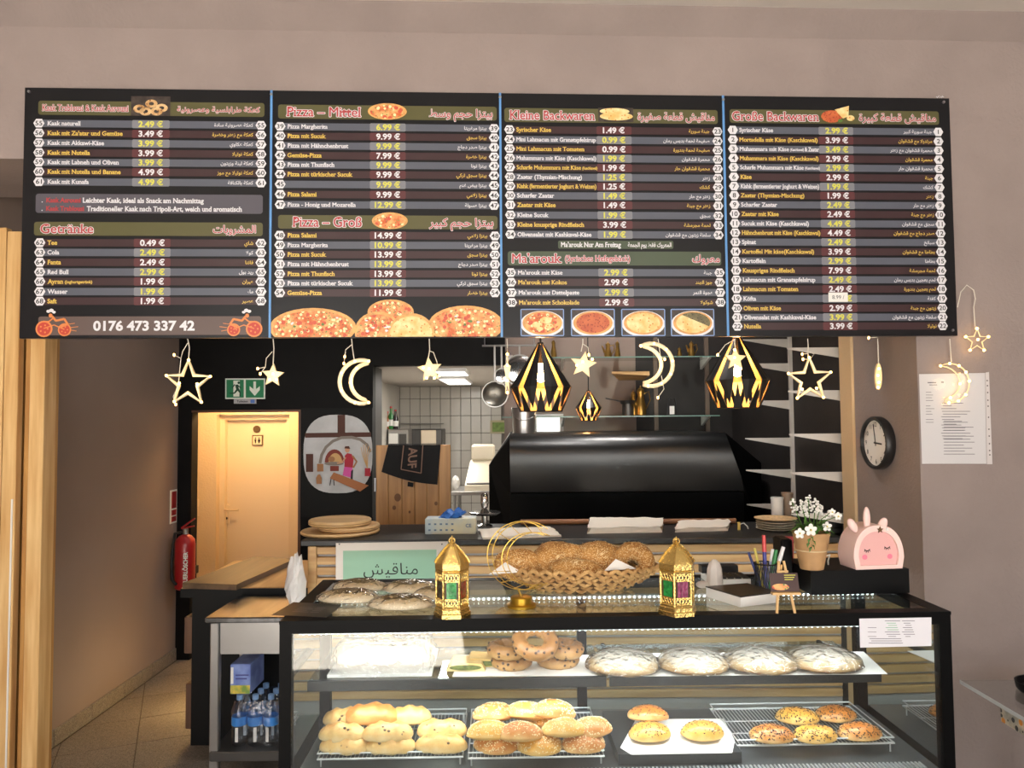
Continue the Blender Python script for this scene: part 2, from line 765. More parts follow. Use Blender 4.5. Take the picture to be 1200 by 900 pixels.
def Bpx(px, py, n=0.0):
    s, z = Bst(px, py, n)
    return Bw(s, z, n)


WALLN = -0.035
sR = Bst(1077, 500, WALLN)[0]
zH = Bst(15, 186, WALLN)[1]
zC = Bst(600, 40, WALLN)[1]
CEIL = Bst(600, 3.2, WALLN + .10)[1]
wo = Bw(0, 0, WALLN)
wf = S('wall_front')
b = MB()
b.prism([(-2.5, zH), (sR, zH), (sR, 0), (sR + 2.6, 0), (sR + 2.6, zC), (-2.5, zC)], wo, BU, BV, 0.60)
b.build('wall_panel', plaster, wf)
b = MB()
b.add([Bw(-2.5, zC, WALLN), Bw(sR + 2.6, zC, WALLN), Bw(sR + 2.6, CEIL, WALLN + 0.10), Bw(-2.5, CEIL, WALLN + 0.10),
       Bw(-2.5, zC, WALLN - .3), Bw(sR + 2.6, zC, WALLN - .3), Bw(sR + 2.6, CEIL, WALLN - .3), Bw(-2.5, CEIL, WALLN - .3)],
      [(0, 1, 2, 3), (5, 4, 7, 6), (3, 2, 6, 7), (0, 4, 5, 1), (0, 3, 7, 4), (1, 5, 6, 2)])
b.build('coved_band', plaster, wf)

b = MB()
b.box(-4.7, 4.7, -3.6, 11, CEIL, CEIL + 0.12)
b.build('ceiling', white_ceiling, kind='structure')

# floor with granite tiles
fl = S('floor')
b = MB()
b.box(-4.7, 4.7, -3.6, 11, -0.06, -0.004)
b.build('floor_slab', grout, fl)


def clip(poly, x0, x1, y0, y1):
    for ax, lim, sg in ((0, x0, 1), (0, x1, -1), (1, y0, 1), (1, y1, -1)):
        out = []
        for i in range(len(poly)):
            p, q = poly[i - 1], poly[i]
            ip, iq = (p[ax] - lim) * sg >= 0, (q[ax] - lim) * sg >= 0
            if ip != iq:
                t = (lim - p[ax]) / (q[ax] - p[ax])
                out.append((p[0] + (q[0] - p[0]) * t, p[1] + (q[1] - p[1]) * t))
            if iq:
                out.append(q)
        poly = out
        if len(poly) < 3:
            return None
    return poly


XL = -2.79
ca, sa = math.cos(math.radians(24)), math.sin(math.radians(24))
ts = 0.42
for i in range(-9, 10):
    for j in range(-9, 10):
        cx, cy = i * ts, j * ts
        P = []
        for (dx, dy) in ((-.5, -.5), (.5, -.5), (.5, .5), (-.5, .5)):
            x, y = cx + dx * (ts - .006), cy + dy * (ts - .006)
            P.append((-2.2 + x * ca - y * sa, 4.9 + x * sa + y * ca))
        P = clip(P, XL + .02, -1.0, 3.9, 6.6)
        if not P:
            continue
        b = MB()
        b.prism(P, (0, 0, random.uniform(-.0006, .0006)), (1, 0, 0), (0, 1, 0), 0.004)
        b.build('floor_tile', granite, fl)
b = MB()
b.box(-4.6, 4.6, -3.5, 3.9, -0.004, 0.0)
b.build('floor_field', granite, fl)

# side wall of the passage with granite skirting
b = MB()
b.box(XL - .2, XL, 3.75, 6.35, 0, CEIL)
b.build('wall_left', plaster_smooth, kind='structure')
bl = S('baseboard_left')
for i in range(6):
    b = MB()
    y0 = 3.76 + i * .406
    b.bbox(XL, XL + .014, y0, y0 + .402, 0, .10, .002)
    b.build('skirting_tile', granite, bl)

# black rear wall with the two openings
YB = 6.2
dx0, dx1 = W(225, 500, YB).x, W(350, 500, YB).x
zd = W(290, 483, YB).z
jx = W(437, 470, YB).x
kx = W(592, 430, YB).x
zk = W(520, 428, YB).z
wb = S('wall_back')
b = MB()
b.prism([(XL, 0), (dx0, 0), (dx0, zd), (dx1, zd), (dx1, 0), (jx, 0), (jx, zk), (kx, zk), (kx, CEIL), (XL, CEIL)], (0, YB, 0), (1, 0, 0), (0, 0, 1), 0.12)
b.v = [Vector((p.x, p.y, p.z)) for p in b.v]
b.build('black_panel_wall', blackwall, wb)
b = MB()
b.box(jx - .05, jx, YB + .12, YB + .42, 0, zk)
b.build('jamb_side', charcoal, wb)
b = MB()
b.box(dx1, dx1 + .02, YB - .012, YB + .10, 0, zd)
b.box(dx0, dx1 + .02, YB - .012, YB + .10, zd, zd + .018)
b.build('trim_1', mat('brown_edge', (92, 62, 42), .5), kind='structure')

# restroom lobby, its door and its light
YD = 7.45
lob = S('wall_lobby')
lx0, lx1 = -3.45, -1.80
ddx0, ddx1 = W(262, 560, YD).x, W(345, 560, YD).x
zdt = W(300, 486, YD).z
b = MB()
b.prism([(lx0, 0), (ddx0, 0), (ddx0, zdt), (ddx1, zdt), (ddx1, 0), (lx1, 0), (lx1, 2.45), (lx0, 2.45)], (0, YD - .18, 0), (1, 0, 0), (0, 0, 1), .12)
b.build('lobby_wall', cream, lob)
b = MB()
b.box(lx0 - .05, lx0, YB + .13, YD + .2, 0, 2.45)
b.box(lx1, lx1 + .05, YB + .13, YD + .2, 0, 2.45)
b.build('lobby_side_wall', cream, lob)
b = MB()
b.box(lx0 - .05, lx1 + .05, YB + .13, YD + .2, 2.45, 2.5)
b.build('lobby_ceiling', cream, lob)
door = S('door_1', ((ddx0 + ddx1) / 2, YD, 0))
b = MB()
b.bbox(ddx0 + .01, ddx1 - .01, YD - .03, YD + .03, 0.01, zdt - .02)
b.build('door_leaf', cream_smooth, door)
b = MB()
b.box(ddx0 - .0, ddx0 + .05, YD - .10, YD - .035, 0, zdt)
b.box(ddx1 - .05, ddx1, YD - .10, YD - .035, 0, zdt)
b.box(ddx0 + .05, ddx1 - .05, YD - .10, YD - .035, zdt - .05, zdt)
b.build('door_frame', cream_smooth, door)
hp = W(264, 597, YD - .04)
b = MB()
b.bbox(hp.x - .005, hp.x + .04, YD - .05, YD - .03, hp.z - .14, hp.z + .05, .004)
pl = b.build('handle_plate', cream_smooth, door)
b = MB()
b.cyl((hp.x + .012, YD - .10, hp.z), (hp.x + .012, YD - .04, hp.z), .009, n=10)
b.cyl((hp.x + .012, YD - .095, hp.z), (hp.x + .15, YD - .095, hp.z), .009, n=10)
b.build('door_handle', mat('cream_metal', (220, 200, 165), .3, .3), pl, True)
b = MB()
b.cyl((hp.x + .017, YD - .056, hp.z - .085), (hp.x + .017, YD - .048, hp.z - .085), .012, n=10)
b.build('key_cylinder', mat('dark_brass', (70, 45, 30), .4, .6), pl)
p = W(301, 503, YD - .035)
b = MB()
b.cyl((p.x, YD - .03, p.z), (p.x, YD - .042, p.z), .036, n=20)
b.build('door_plaque', mat('bronze_plaque', (110, 88, 60), .4, .6), cat='sign', label='small round bronze plaque near the top of the restroom door')
p = W(302, 516, YD - .035)
ws = T('restroom_sign', 'square framed restroom sign with two dark figures on the cream door', 'sign', (p.x, YD - .031, p.z))
b = MB()
b.prism(rrect(.105, .105, .006), (p.x, YD - .045, p.z), (1, 0, 0), (0, 0, 1), .014)
b.build('sign_frame', mat('bronze_plaque', 0), ws)
b = MB()
b.prism(rrect(.085, .085, .004), (p.x, YD - .047, p.z), (1, 0, 0), (0, 0, 1), .002)
b.build('sign_field', cream_smooth, ws)
b = MB()
for s, w2 in ((-1, .5), (1, 1)):
    cx = p.x + s * .018
    b.flat(ell(cx - p.x, .022, .007, .007, 10), (p.x, YD - .0478, p.z), (1, 0, 0), (0, 0, 1))
    b.flat([(cx - p.x - .01, .012), (cx - p.x - .004 - .008 * w2, -.008), (cx - p.x - .004, -.03), (cx - p.x + .004, -.03), (cx - p.x + .004 + .008 * w2, -.008), (cx - p.x + .01, .012)][::-1], (p.x, YD - .0478, p.z), (1, 0, 0), (0, 0, 1))
b.build('figure_print', mat('black_print', (20, 18, 18), .6), ws)
p = W(228, 595, YD - .19)
sw = T('light_switch', 'cream double light switch on the lobby wall', 'switch', (p.x, YD - .19, p.z))
for dz in (-.042, .042):
    b = MB()
    b.bbox(p.x - .04, p.x + .04, YD - .195, YD - .18, p.z + dz - .04, p.z + dz + .04, .004)
    b.build('switch_frame', cream_smooth, sw)
    b = MB()
    b.bbox(p.x - .027, p.x + .027, YD - .203, YD - .195, p.z + dz - .027, p.z + dz + .027, .003)
    b.build('rocker', cream_smooth, sw)
lamp = T('lobby_ceiling_lamp', 'round warm ceiling lamp of the restroom lobby', 'lamp', (-2.6, 6.75, 2.45))
b = MB()
b.lathe([(.0, -.07), (.07, -.065), (.11, -.04), (.12, 0)], (-2.6, 6.75, 2.45), 20)
b.build('lamp_dome', mat('warm_lamp_dome', (255, 214, 150), .4, emit=(255, 196, 110), emit_s=3), lamp, True)
light('lobby_lamp_light', 'POINT', (-2.45, 6.72, 2.28), 42, (1.0, .66, .30), radius=.1)

# kitchen behind the pass
YK = 10.5
ZK = W(520, 453, YK).z
kit = S('wall_kitchen')
kx0, kx1 = -1.62, -0.10
tile_white = mat('white_tile', (214, 209, 200), .25, noise_s=2, noise_a=.04, coat=.2)
kgrout = mat('kitchen_grout', (120, 114, 108), .9)
b = MB()
b.box(kx0, kx1 + .08, YK, YK + .1, 0, ZK)
b.build('tiled_back_wall', kgrout, kit)
tw, th = m(11.9, YK), m(20.3, YK)
zt = W(500, 467, YK).z
proto = None
i0 = 0
tb = MB()
tb.bbox(0, tw - .006, -.012, 0, 0, th - .006, .003)
tm = None
for r in range(-1, 7):
    for c in range(0, int((kx1 - kx0) / tw)):
        x = kx0 + .004 + c * tw
        z = zt - r * th - th
        z1 = min(th - .006, ZK - z - .004)
        if z1 < .03:
            continue
        if proto is None:
            t0 = MB()
            t0.v = [Vector((q.x + x, q.y + YK, q.z + z)) for q in tb.v]
            t0.f = list(tb.f)
            ORG['_tile'] = None
            me = bpy.data.meshes.new('wall_tile')
            me.from_pydata([tuple(q) for q in tb.v], [], tb.f)
            me.materials.append(tile_white)
            proto = me
        o = bpy.data.objects.new('wall_tile', proto)
        o.location = (x, YK, z)
        o.scale = (1, 1, z1 / (th - .006))
        o.parent = kit
        COL.objects.link(o)
b = MB()
b.box(kx0 - .1, kx0, YB + .45, YK + .1, 0, ZK)
b.box(kx1, kx1 + .08, 6.71, YK, 0, ZK)
b.build('kitchen_side_wall', tile_white, kit)
b = MB()
b.box(kx0 - .1, kx1 + .08, YB + .13, YK + .1, ZK, ZK + .08)
b.build('kitchen_ceiling', white_ceiling, kit)
for (ya, yb, xa, xb, lab) in ((6.75, 7.35, 515, 546, 'bright rectangular ceiling light panel close to the kitchen pass'), (8.0, 9.2, 521, 548, 'bright rectangular ceiling light panel deeper in the tiled kitchen')):
    ym = (ya + yb) / 2
    x0, x1 = W(xa, 440, ym).x, W(xb, 440, ym).x
    t = T('ceiling_light', lab, 'lamp', ((x0 + x1) / 2, ym, ZK), 'kitchen ceiling lights')
    b = MB()
    b.box(x0 - .02, x1 + .02, ya - .02, yb + .02, ZK - .03, ZK)
    b.build('lamp_frame', mat('white_metal', (225, 225, 225), .4), t)
    b = MB()
    b.box(x0, x1, ya, yb, ZK - .036, ZK - .028)
    b.build('diffuser', mat('light_diffuser', (255, 255, 255), .5, emit=(255, 250, 240), emit_s=3), t)
    light('kitchen_panel_light', 'AREA', ((x0 + x1) / 2, ym, ZK - .045), 20, (1, .95, .87), rot=(0, 0, 0), size=x1 - x0, size_y=yb - ya)

# rear wall behind the oven, dark side wall
YR = 6.6
XRW = 1.90
rw = S('wall_rear')
xm = W(745, 450, YR).x
b = MB()
b.box(kx1, xm, YR, YR + .1, 0, CEIL)
b.build('plaster_field', plaster_smooth, rw)
b = MB()
b.box(xm, XRW + .1, YR, YR + .1, 0, CEIL)
b.build('charcoal_field', charcoal, rw)
rp = Bw(sR, 0, WALLN - .6)
b = MB()
b.box(XRW, XRW + .15, rp.y + .001, YR, 0, CEIL)
b.build('wall_right', charcoal, kind='structure')
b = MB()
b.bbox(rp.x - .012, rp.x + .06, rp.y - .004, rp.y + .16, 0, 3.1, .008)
b.build('lit_plaster_edge', mat('warm_lit_plaster', (205, 178, 140), .6, bump=.2, bump_s=50), kind='structure')  # cream tone puts the pendants' warm light into the plaster edge
# added glowing pane in place of a bright mirror reflection on the rear wall
wx0, wz0 = W(629, 509, YR).x, W(629, 511, YR).z
wx1, wz1 = W(656, 489, YR).x, W(656, 489, YR).z
wi = S('reflection_panel', ((wx0 + wx1) / 2, YR, wz0))
b = MB()
b.box(wx0, wx1, YR - .01, YR - .004, wz0, wz1)
b.build('glowing_pane', mat('reflection_glow', (240, 240, 235), .3, emit=(255, 246, 232), emit_s=1.3), wi)
b = MB()
for (xa, xb, za, zb) in ((wx0 - .03, wx0, wz0 - .03, wz1 + .03), (wx1, wx1 + .03, wz0 - .03, wz1 + .03), (wx0, wx1, wz1, wz1 + .03), (wx0, wx1, wz0 - .03, wz0)):
    b.box(xa, xb, YR - .025, YR - .0, za, zb)
b.build('pane_frame', mat('white_metal', 0), wi)

# shop room behind the photographer: side walls and the street front with its window openings
b = MB()
b.box(-4.7, -4.6, -3.5, 3.75, 0, CEIL)
b.build('wall_west', plaster, kind='structure')
b = MB()
b.box(-4.6, XL - .2, 3.72, 3.8, 0, CEIL)
b.build('wall_passage', plaster, kind='structure')
b = MB()
b.box(4.6, 4.7, -3.5, 3.9, 0, CEIL)
b.build('wall_east', plaster, kind='structure')
b = MB()
b.prism([(-4.6, 0), (-3.5, 0), (-3.5, 3.1), (-.35, 3.1), (-.35, 0), (.4, 0), (.4, 3.1), (3.5, 3.1), (3.5, 0), (4.6, 0), (4.6, CEIL), (-4.6, CEIL)],
        (0, -3.4, 0), (1, 0, 0), (0, 0, 1), .12)
b.build('wall_street', plaster, kind='structure')
b = MB()
b.box(-30, 30, -40, -3.61, -.12, -.02)
b.build('pavement', mat('pavement_grey', (150, 146, 140), .9, noise_s=4, noise_a=.1), kind='structure')
b = MB()
b.box(.3, 3.7, -5.4, -3.41, 3.12, 3.2)  # unseen slab added to keep the sun out of the east window
b.build('sun_blocker', mat('sun_blocker_cloth', (120, 60, 50), .9), kind='structure')

# ================================================================== MENU BOARDS
pm_black = mat('menu_black', (20, 20, 24), .30, spec=.32)
pm_grey = mat('menu_grey_bar', (84, 88, 100), .32)
pm_lgrey = mat('menu_light_grey', (122, 124, 132), .32)
pm_red = mat('menu_red_bar', (56, 36, 40), .32)
pm_lred = mat('menu_light_red', (88, 46, 50), .32)
pm_olive = mat('menu_olive_bar', (84, 82, 50), .32)
pm_green = mat('menu_green_bar', (70, 82, 64), .32)
pm_white = mat('menu_white', (216, 216, 222), .32)
pm_yellow = mat('menu_yellow', (206, 204, 84), .32)
pm_name = mat('menu_gold', (214, 184, 88), .32)
pm_hred = mat('menu_head_red', (176, 62, 66), .32)
pm_ink = mat('menu_ink', (40, 40, 44), .32)
pm_blue = mat('menu_blue_edge', (92, 146, 206), .35)
pm_note = mat('menu_note', (82, 80, 90), .32)
pizza_mat = speckle('pizza_print', 0xE8B070, [(36, .34, 0xC8543A), (46, .32, 0xF2DCA8), (62, .2, 0x6A9048), (70, .16, 0x5A3A30)], 40, .45, base2=0xC8602E, bs=30)
pizza_crust = mat('crust_print', (214, 158, 92), .45, noise_s=40, noise_a=.2)
bread_mat = speckle('bread_print', 0xD8B888, [(60, .25, 0x8A5E34)], 40, .45, base2=0xB88A54, bs=30)
cheese_mat = speckle('cheese_pizza_print', 0xECD8A0, [(60, .22, 0xC8843C)], 40, .45, base2=0xDCB468, bs=26)
meat_mat = speckle('meat_pizza_print', 0xB4522E, [(90, .3, 0x8C3A22)], 40, .45, base2=0xC4663A, bs=30)
zaatar_mat = speckle('zaatar_print', 0x5C5438, [(120, .3, 0x3A3424)], 40, .45, base2=0x7A6E48, bs=30)
photo_dark = mat('photo_dark_print', (58, 48, 44), .45, noise_s=30, noise_a=.4)


def L(k):
    return 0.0012 + k * 0.0007


class Print:
    """flat print of one panel, collected by ink"""

    def __init__(s):
        s.q = {}

    def mb(s, key):
        b = MB()
        s.q.setdefault(key, []).append(b)
        return b

    def one(s, key):
        return s.q.setdefault(key + '_small', [MB()])[0]


def rectb(mb, x0, x1, y0, y1, lay, yref=None, r=0.0):
    """bar given by its left/right px and its top/bottom px read at its left end"""
    ym = (y0 + y1) / 2
    s0, s1 = Bst(x0, ym)[0], Bst(x1, ym)[0]
    t0, t1 = Bst(x0, y0)[1], Bst(x0, y1)[1]
    w, h = s1 - s0, t0 - t1
    poly = rrect(w, h, min(r, h * .45)) if r else [(-w / 2, -h / 2), (w / 2, -h / 2), (w / 2, h / 2), (-w / 2, h / 2)]
    mb.flat(poly, Bw((s0 + s1) / 2, (t0 + t1) / 2, L(lay)), BU, BV)
    return s0, s1, t0, t1


def btxt(mb, body, px, z, cap, lay=3, **k):
    s = Bst(px, 250)[0] if not isinstance(px, tuple) else px[0]
    return txt(mb, body, Bw(s, z, L(lay)), BU, BV, cap, **k)


PXB = 3.4 / FPX


def rows(P, ys, first, items, xb0, xb1, xn, xp, xq0, xq1, xar, gray_first, drift=0.0):
    """ys: px height of each row read at its left badge"""
    for k, (y, (nm, price, ar)) in enumerate(zip(ys, items)):
        gr = (k % 2 == 0) == gray_first
        num = str(first + k)
        d = drift * k
        s0, z = Bst(xb0 + d, y)
        s1 = Bst(xb1 + d, y)[0]
        h = 8.6 * PXB
        sn = Bst(xn + d, y)[0]
        sq0, sq1 = Bst(xq0 + d, y)[0], Bst(xq1 + d, y)[0]
        P.mb('row_stripe_grey' if gr else 'row_stripe_red').flat([(s0, -h / 2), (s1, -h / 2), (s1, h / 2), (s0, h / 2)], Bw(0, z, L(0)), BU, BV)
        P.mb('price_field_grey' if gr else 'price_field_red').flat([(a + (sq0 + sq1) / 2, c) for a, c in rrect(sq1 - sq0, h + .004, .006)], Bw(0, z, L(1)), BU, BV)
        for s in (s0, s1):
            hw, hh = 6.3 * PXB, 5.1 * PXB
            P.mb('number_badge').flat([(s + hw * c, hh * q) for c, q in ((1, 0), (.52, 1), (-.52, 1), (-1, 0), (-.52, -1), (.52, -1))], Bw(0, z, L(2)), BU, BV)
            txt(P.mb('number_lettering'), num, Bw(s, z, L(3)), BU, BV, 5.2 * PXB, align='C', bold=.015, xs=1.15, minfit=9 * PXB)
        if nm:
            w0 = 0
            key = 'item_lettering_white' if gr else 'item_lettering_gold'
            if '|' in nm:
                a, c, e = (nm.split('|') + [''])[:3]
                w0 = txt(P.mb(key), a, Bw(sn, z, L(3)), BU, BV, 4.9 * PXB, bold=.028, xs=.98, serif=True, minfit=(sq0 - sn) * (.62 if e else .80))
                w1 = txt(P.mb(key), c, Bw(sn + w0 + .006, z - .002, L(3)), BU, BV, 3.2 * PXB, bold=.03, xs=1.0, minfit=(sq0 - sn - w0) * (.45 if e else .94))
                if e:
                    txt(P.mb(key), e, Bw(sn + w0 + w1 + .01, z, L(3)), BU, BV, 4.9 * PXB, bold=.028, xs=.98, serif=True, minfit=sq0 - sn - w0 - w1 - .01)
            else:
                txt(P.mb(key), nm, Bw(sn, z, L(3)), BU, BV, 4.9 * PXB, bold=.028, xs=.98, serif=True, minfit=sq0 - sn - .004)
        sp = Bst(xp + d, y)[0]
        txt(P.mb('price_lettering_yellow' if gr else 'price_lettering_white'), price + ' €', Bw(sp, z, L(4)), BU, BV, 6.6 * PXB, align='C', bold=.032, xs=1.1)
        txt(P.mb('item_lettering_white' if gr else 'item_lettering_gold'), ar, Bw(Bst(xar + d, y)[0], z, L(3)), BU, BV, 3.9 * PXB, align='R', bold=.015, xs=1.0, arabic=True)


INK = {'row_stripe_grey': pm_grey, 'row_stripe_red': pm_red, 'price_field_grey': pm_lgrey, 'price_field_red': pm_lred, 'number_badge': pm_white,
       'number_lettering': pm_ink, 'item_lettering_white': pm_white, 'item_lettering_gold': pm_name, 'price_lettering_yellow': pm_yellow,
       'price_lettering_white': pm_white, 'heading_bar': pm_olive, 'heading_bar_green': pm_green, 'heading_lettering_red': pm_hred, 'heading_lettering_outline': pm_white,
       'note_field': pm_note, 'note_lettering_white': pm_white, 'note_lettering_red': pm_hred, 'pizza_print': pizza_mat, 'pizza_rim_print': pizza_crust,
       'bread_print': bread_mat, 'cheese_print': cheese_mat, 'meat_print': meat_mat, 'zaatar_print': zaatar_mat, 'photo_ground_print': photo_dark,
       'photo_border_print': mat('photo_border', (120, 150, 200), .42), 'phone_field': mat('phone_field_print', (92, 76, 72), .42), 'phone_lettering': pm_white,
       'bike_print_orange': mat('bike_orange', (214, 130, 70), .42), 'bike_print_red': mat('bike_red', (186, 62, 48), .42), 'bike_print_white': pm_white,
       'leaf_print': mat('leaf_print_green', (86, 120, 56), .45)}


def heading(P, x0, x1, y0, y1, de, dx0, dx1, ar, ax0, ax1, cap, green=False, extra=None):
    s0, s1, t0, t1 = rectb(P.mb('heading_bar_green' if green else 'heading_bar'), x0, x1, y0, y1, 0, r=.012)
    z = (t0 + t1) / 2
    jobs = [(de, dx0, dx1, cap, True, False), (ar, ax0, ax1, cap * .8, False, True)]
    if extra:
        jobs.append((extra[0], extra[1], extra[2], extra[3], True, False))
    for (body, e0, e1, ec, sf, isar) in jobs:
        sa, sb = Bst(e0, y0)[0], Bst(e1, y0)[0]
        body = shape_ar(body) if isar else body
        vs, fs = glyphs(body, .012, sf)
        x0_ = min(p.x for p in vs)
        k = ec * PXB / .682
        xs = (sb - sa) / ((max(p.x for p in vs) - x0_) * k)
        red = P.mb('heading_lettering_red')
        red.add([Bw(sa + (p.x - x0_) * k * xs, z + (p.y - .341) * k, L(3) + (p[2] if len(p) > 2 else 0)) for p in vs], fs)
        wh = P.mb('heading_lettering_outline')
        for q in range(8):
            ox, oy = math.cos(q * PI / 4) * .042 * k, math.sin(q * PI / 4) * .042 * k
            wh.add([Bw(sa + (p.x - x0_) * k * xs + ox, z + (p.y - .341) * k + oy, L(1.3) + .00006 * q + (p[2] * .2 if len(p) > 2 else 0)) for p in vs], fs)
    return z


def disc_print(P, key, x, y, rx, ry, lay, clipz=None, n=28):
    s, z = Bst(x, y)
    poly = [(s + rx * PXB * math.cos(2 * PI * i / n), z + ry * PXB * math.sin(2 * PI * i / n)) for i in range(n)]
    if clipz:
        poly = clip(poly, clipz[0], clipz[1], clipz[2], clipz[3])
    if poly:
        (P.one(key) if key in ('leaf_print', 'bike_print_red', 'bike_print_white') else P.mb(key)).flat(poly, Bw(0, 0, L(lay)), BU, BV)


# joins between the panels (px at mid height) and the outer outline
sL, sRt = Bst(26, 250)[0], Bst(1117, 250)[0]
joins = [sL, Bst(317.3, 250)[0], Bst(587, 250)[0], Bst(850, 250)[0], sRt]
zt_, zb_ = (Bst(26, 104)[1] + Bst(1113, 114)[1]) / 2, (Bst(23, 398)[1] + Bst(1121, 392)[1]) / 2
panels = []
LABS = ['black menu panel headed Kaak Trablousi with a phone number along its foot',
        'black menu panel headed Pizza Mittel with pizzas printed along its foot',
        'black menu panel headed Kleine Backwaren with four small food photos',
        'black menu panel headed Große Backwaren with a handwritten price sticker']
for k in range(4):
    s0, s1 = joins[k], joins[k + 1]
    t = T('menu_board', LABS[k], 'menu board', Bw((s0 + s1) / 2, zb_, 0), 'menu boards above the counter')
    g0 = 0 if k == 0 else .005
    b = MB()
    o = Bw(0, 0, 0)
    b.prism([(s0 + g0, zb_), (s1 - .005 * (k < 3), zb_), (s1 - .005 * (k < 3), zt_), (s0 + g0, zt_)], o, BU, BV, .03)
    b.build('board_panel', pm_black, t)
    if k < 3:
        b = MB()
        b.prism([(s1 - .0049, zb_), (s1 + .0049, zb_), (s1 + .0049, zt_), (s1 - .0049, zt_)], Bw(0, 0, .004), BU, BV, .03)
        b.build('edge_strip', pm_blue, t)
    for (ss, zz) in ((s0 + .02 if k == 0 else s0, zt_ - .02),) + (((s1 - .03, zt_ - .02), (s1 - .025, zb_ + .025)) if k == 3 else ()):
        b = MB()
        b.cyl(Bw(ss, zz, 0), Bw(ss, zz, .008), .006, n=10)
        b.build('screw_head', mat('screw_steel', (160, 160, 165), .3, .9), t)
    panels.append((t, Print()))

# ---- panel with Kaak and drinks
P = panels[0][1]
heading(P, 45, 310, 118, 134.5, 'Kaak Trablousi & Kaak Asrouni', 50, 151, 'كعكة طرابلسية وعصرونية', 208, 305, 7.5)
rectb(P.mb('photo_ground_print'), 154, 200, 113, 136, 4)
for (x, y) in ((164, 128), (178, 122), (190, 127), (171, 131), (184, 131)):
    s, z = Bst(x, y)
    for i in range(20):
        a0, a1 = 2 * PI * i / 20, 2 * PI * (i + 1) / 20
        P.one('bread_print').flat([(s + r * PXB * math.cos(a), z + .7 * r * PXB * math.sin(a)) for r, a in ((7, a0), (7, a1), (3, a1), (3, a0))][::-1], Bw(0, 0, L(5) + .0001 * (x % 7)), BU, BV)
rows(P, [144.6, 156, 167.4, 178.9, 190, 201.2, 213.0], 55,
     [('Kaak naturell', '2.49', 'كعكة عصرونية سادة'), ("Kaak mit Za'atar und Gemüse", '3.49', 'كعكة مع زعتر وخضرة'), ('Kaak mit Akkawi-Käse', '3.99', 'كعكة عكاوي'),
      ('Kaak mit Nutella', '3.99', 'كعكة نوتيلا'), ('Kaak mit Labneh und Oliven', '3.99', 'كعكة لبنة وزيتون'), ('Kaak mit Nutella und Banane', '4.99', 'كعكة نوتيلا مع موز'),
      ('Kaak mit Kunafa', '4.99', 'كعكة بالكنافة')], 46, 306, 56, 177, 155, 199, 297, True)
s0, s1, t0, t1 = rectb(P.mb('note_field'), 42, 308, 227, 249.5, 0, r=.012)
for (yy, a, bb) in ((234.6, 'Kaak Asrouni', 'Leichter Kaak, ideal als Snack am Nachmittag'), (244.4, 'Kaak Trablousi', 'Traditioneller Kaak nach Tripoli-Art, weich und aromatisch')):
    z = Bst(45, yy)[1]
    btxt(P.mb('note_lettering_white'), '.', 49, z, 5.5 * PXB)
    btxt(P.mb('note_lettering_red'), a, 54, z, 5.2 * PXB, bold=.03, serif=True, fit=Bst(95 if yy < 240 else 99, 250)[0] - Bst(54, 250)[0])
    btxt(P.mb('note_lettering_white'), bb, 97 if yy < 240 else 102, z, 5.5 * PXB, bold=.03, serif=True, fit=(Bst(239 if yy < 240 else 284, 250)[0] - Bst(97 if yy < 240 else 102, 250)[0]))
heading(P, 40, 308, 260, 276, 'Getränke', 48, 110, 'المشروبات', 250, 300, 10.5)
rows(P, [284.5, 295.8, 307.4, 318.8, 330, 341.8, 353], 62,
     [('Tee', '0.49', 'شاي'), ('Cola', '2.49', 'كولا'), ('Fanta', '2.49', 'فانتا'), ('Red Bull', '2.99', 'ريد بول'), ('Ayran |(Joghurtgetränk)', '1.99', 'عيران'),
      ('Wasser', '1.99', 'ماء'), ('Saft', '1.99', 'عصير')], 47, 306, 56, 179, 157, 200, 297, False)
rectb(P.mb('phone_field'), 45, 306, 371, 393, 0, r=.01)
btxt(P.mb('phone_lettering'), '0176 473 337 42', 112, Bst(112, 382)[1], 10.5 * PXB, bold=.035, fit=Bst(230, 250)[0] - Bst(112, 250)[0])
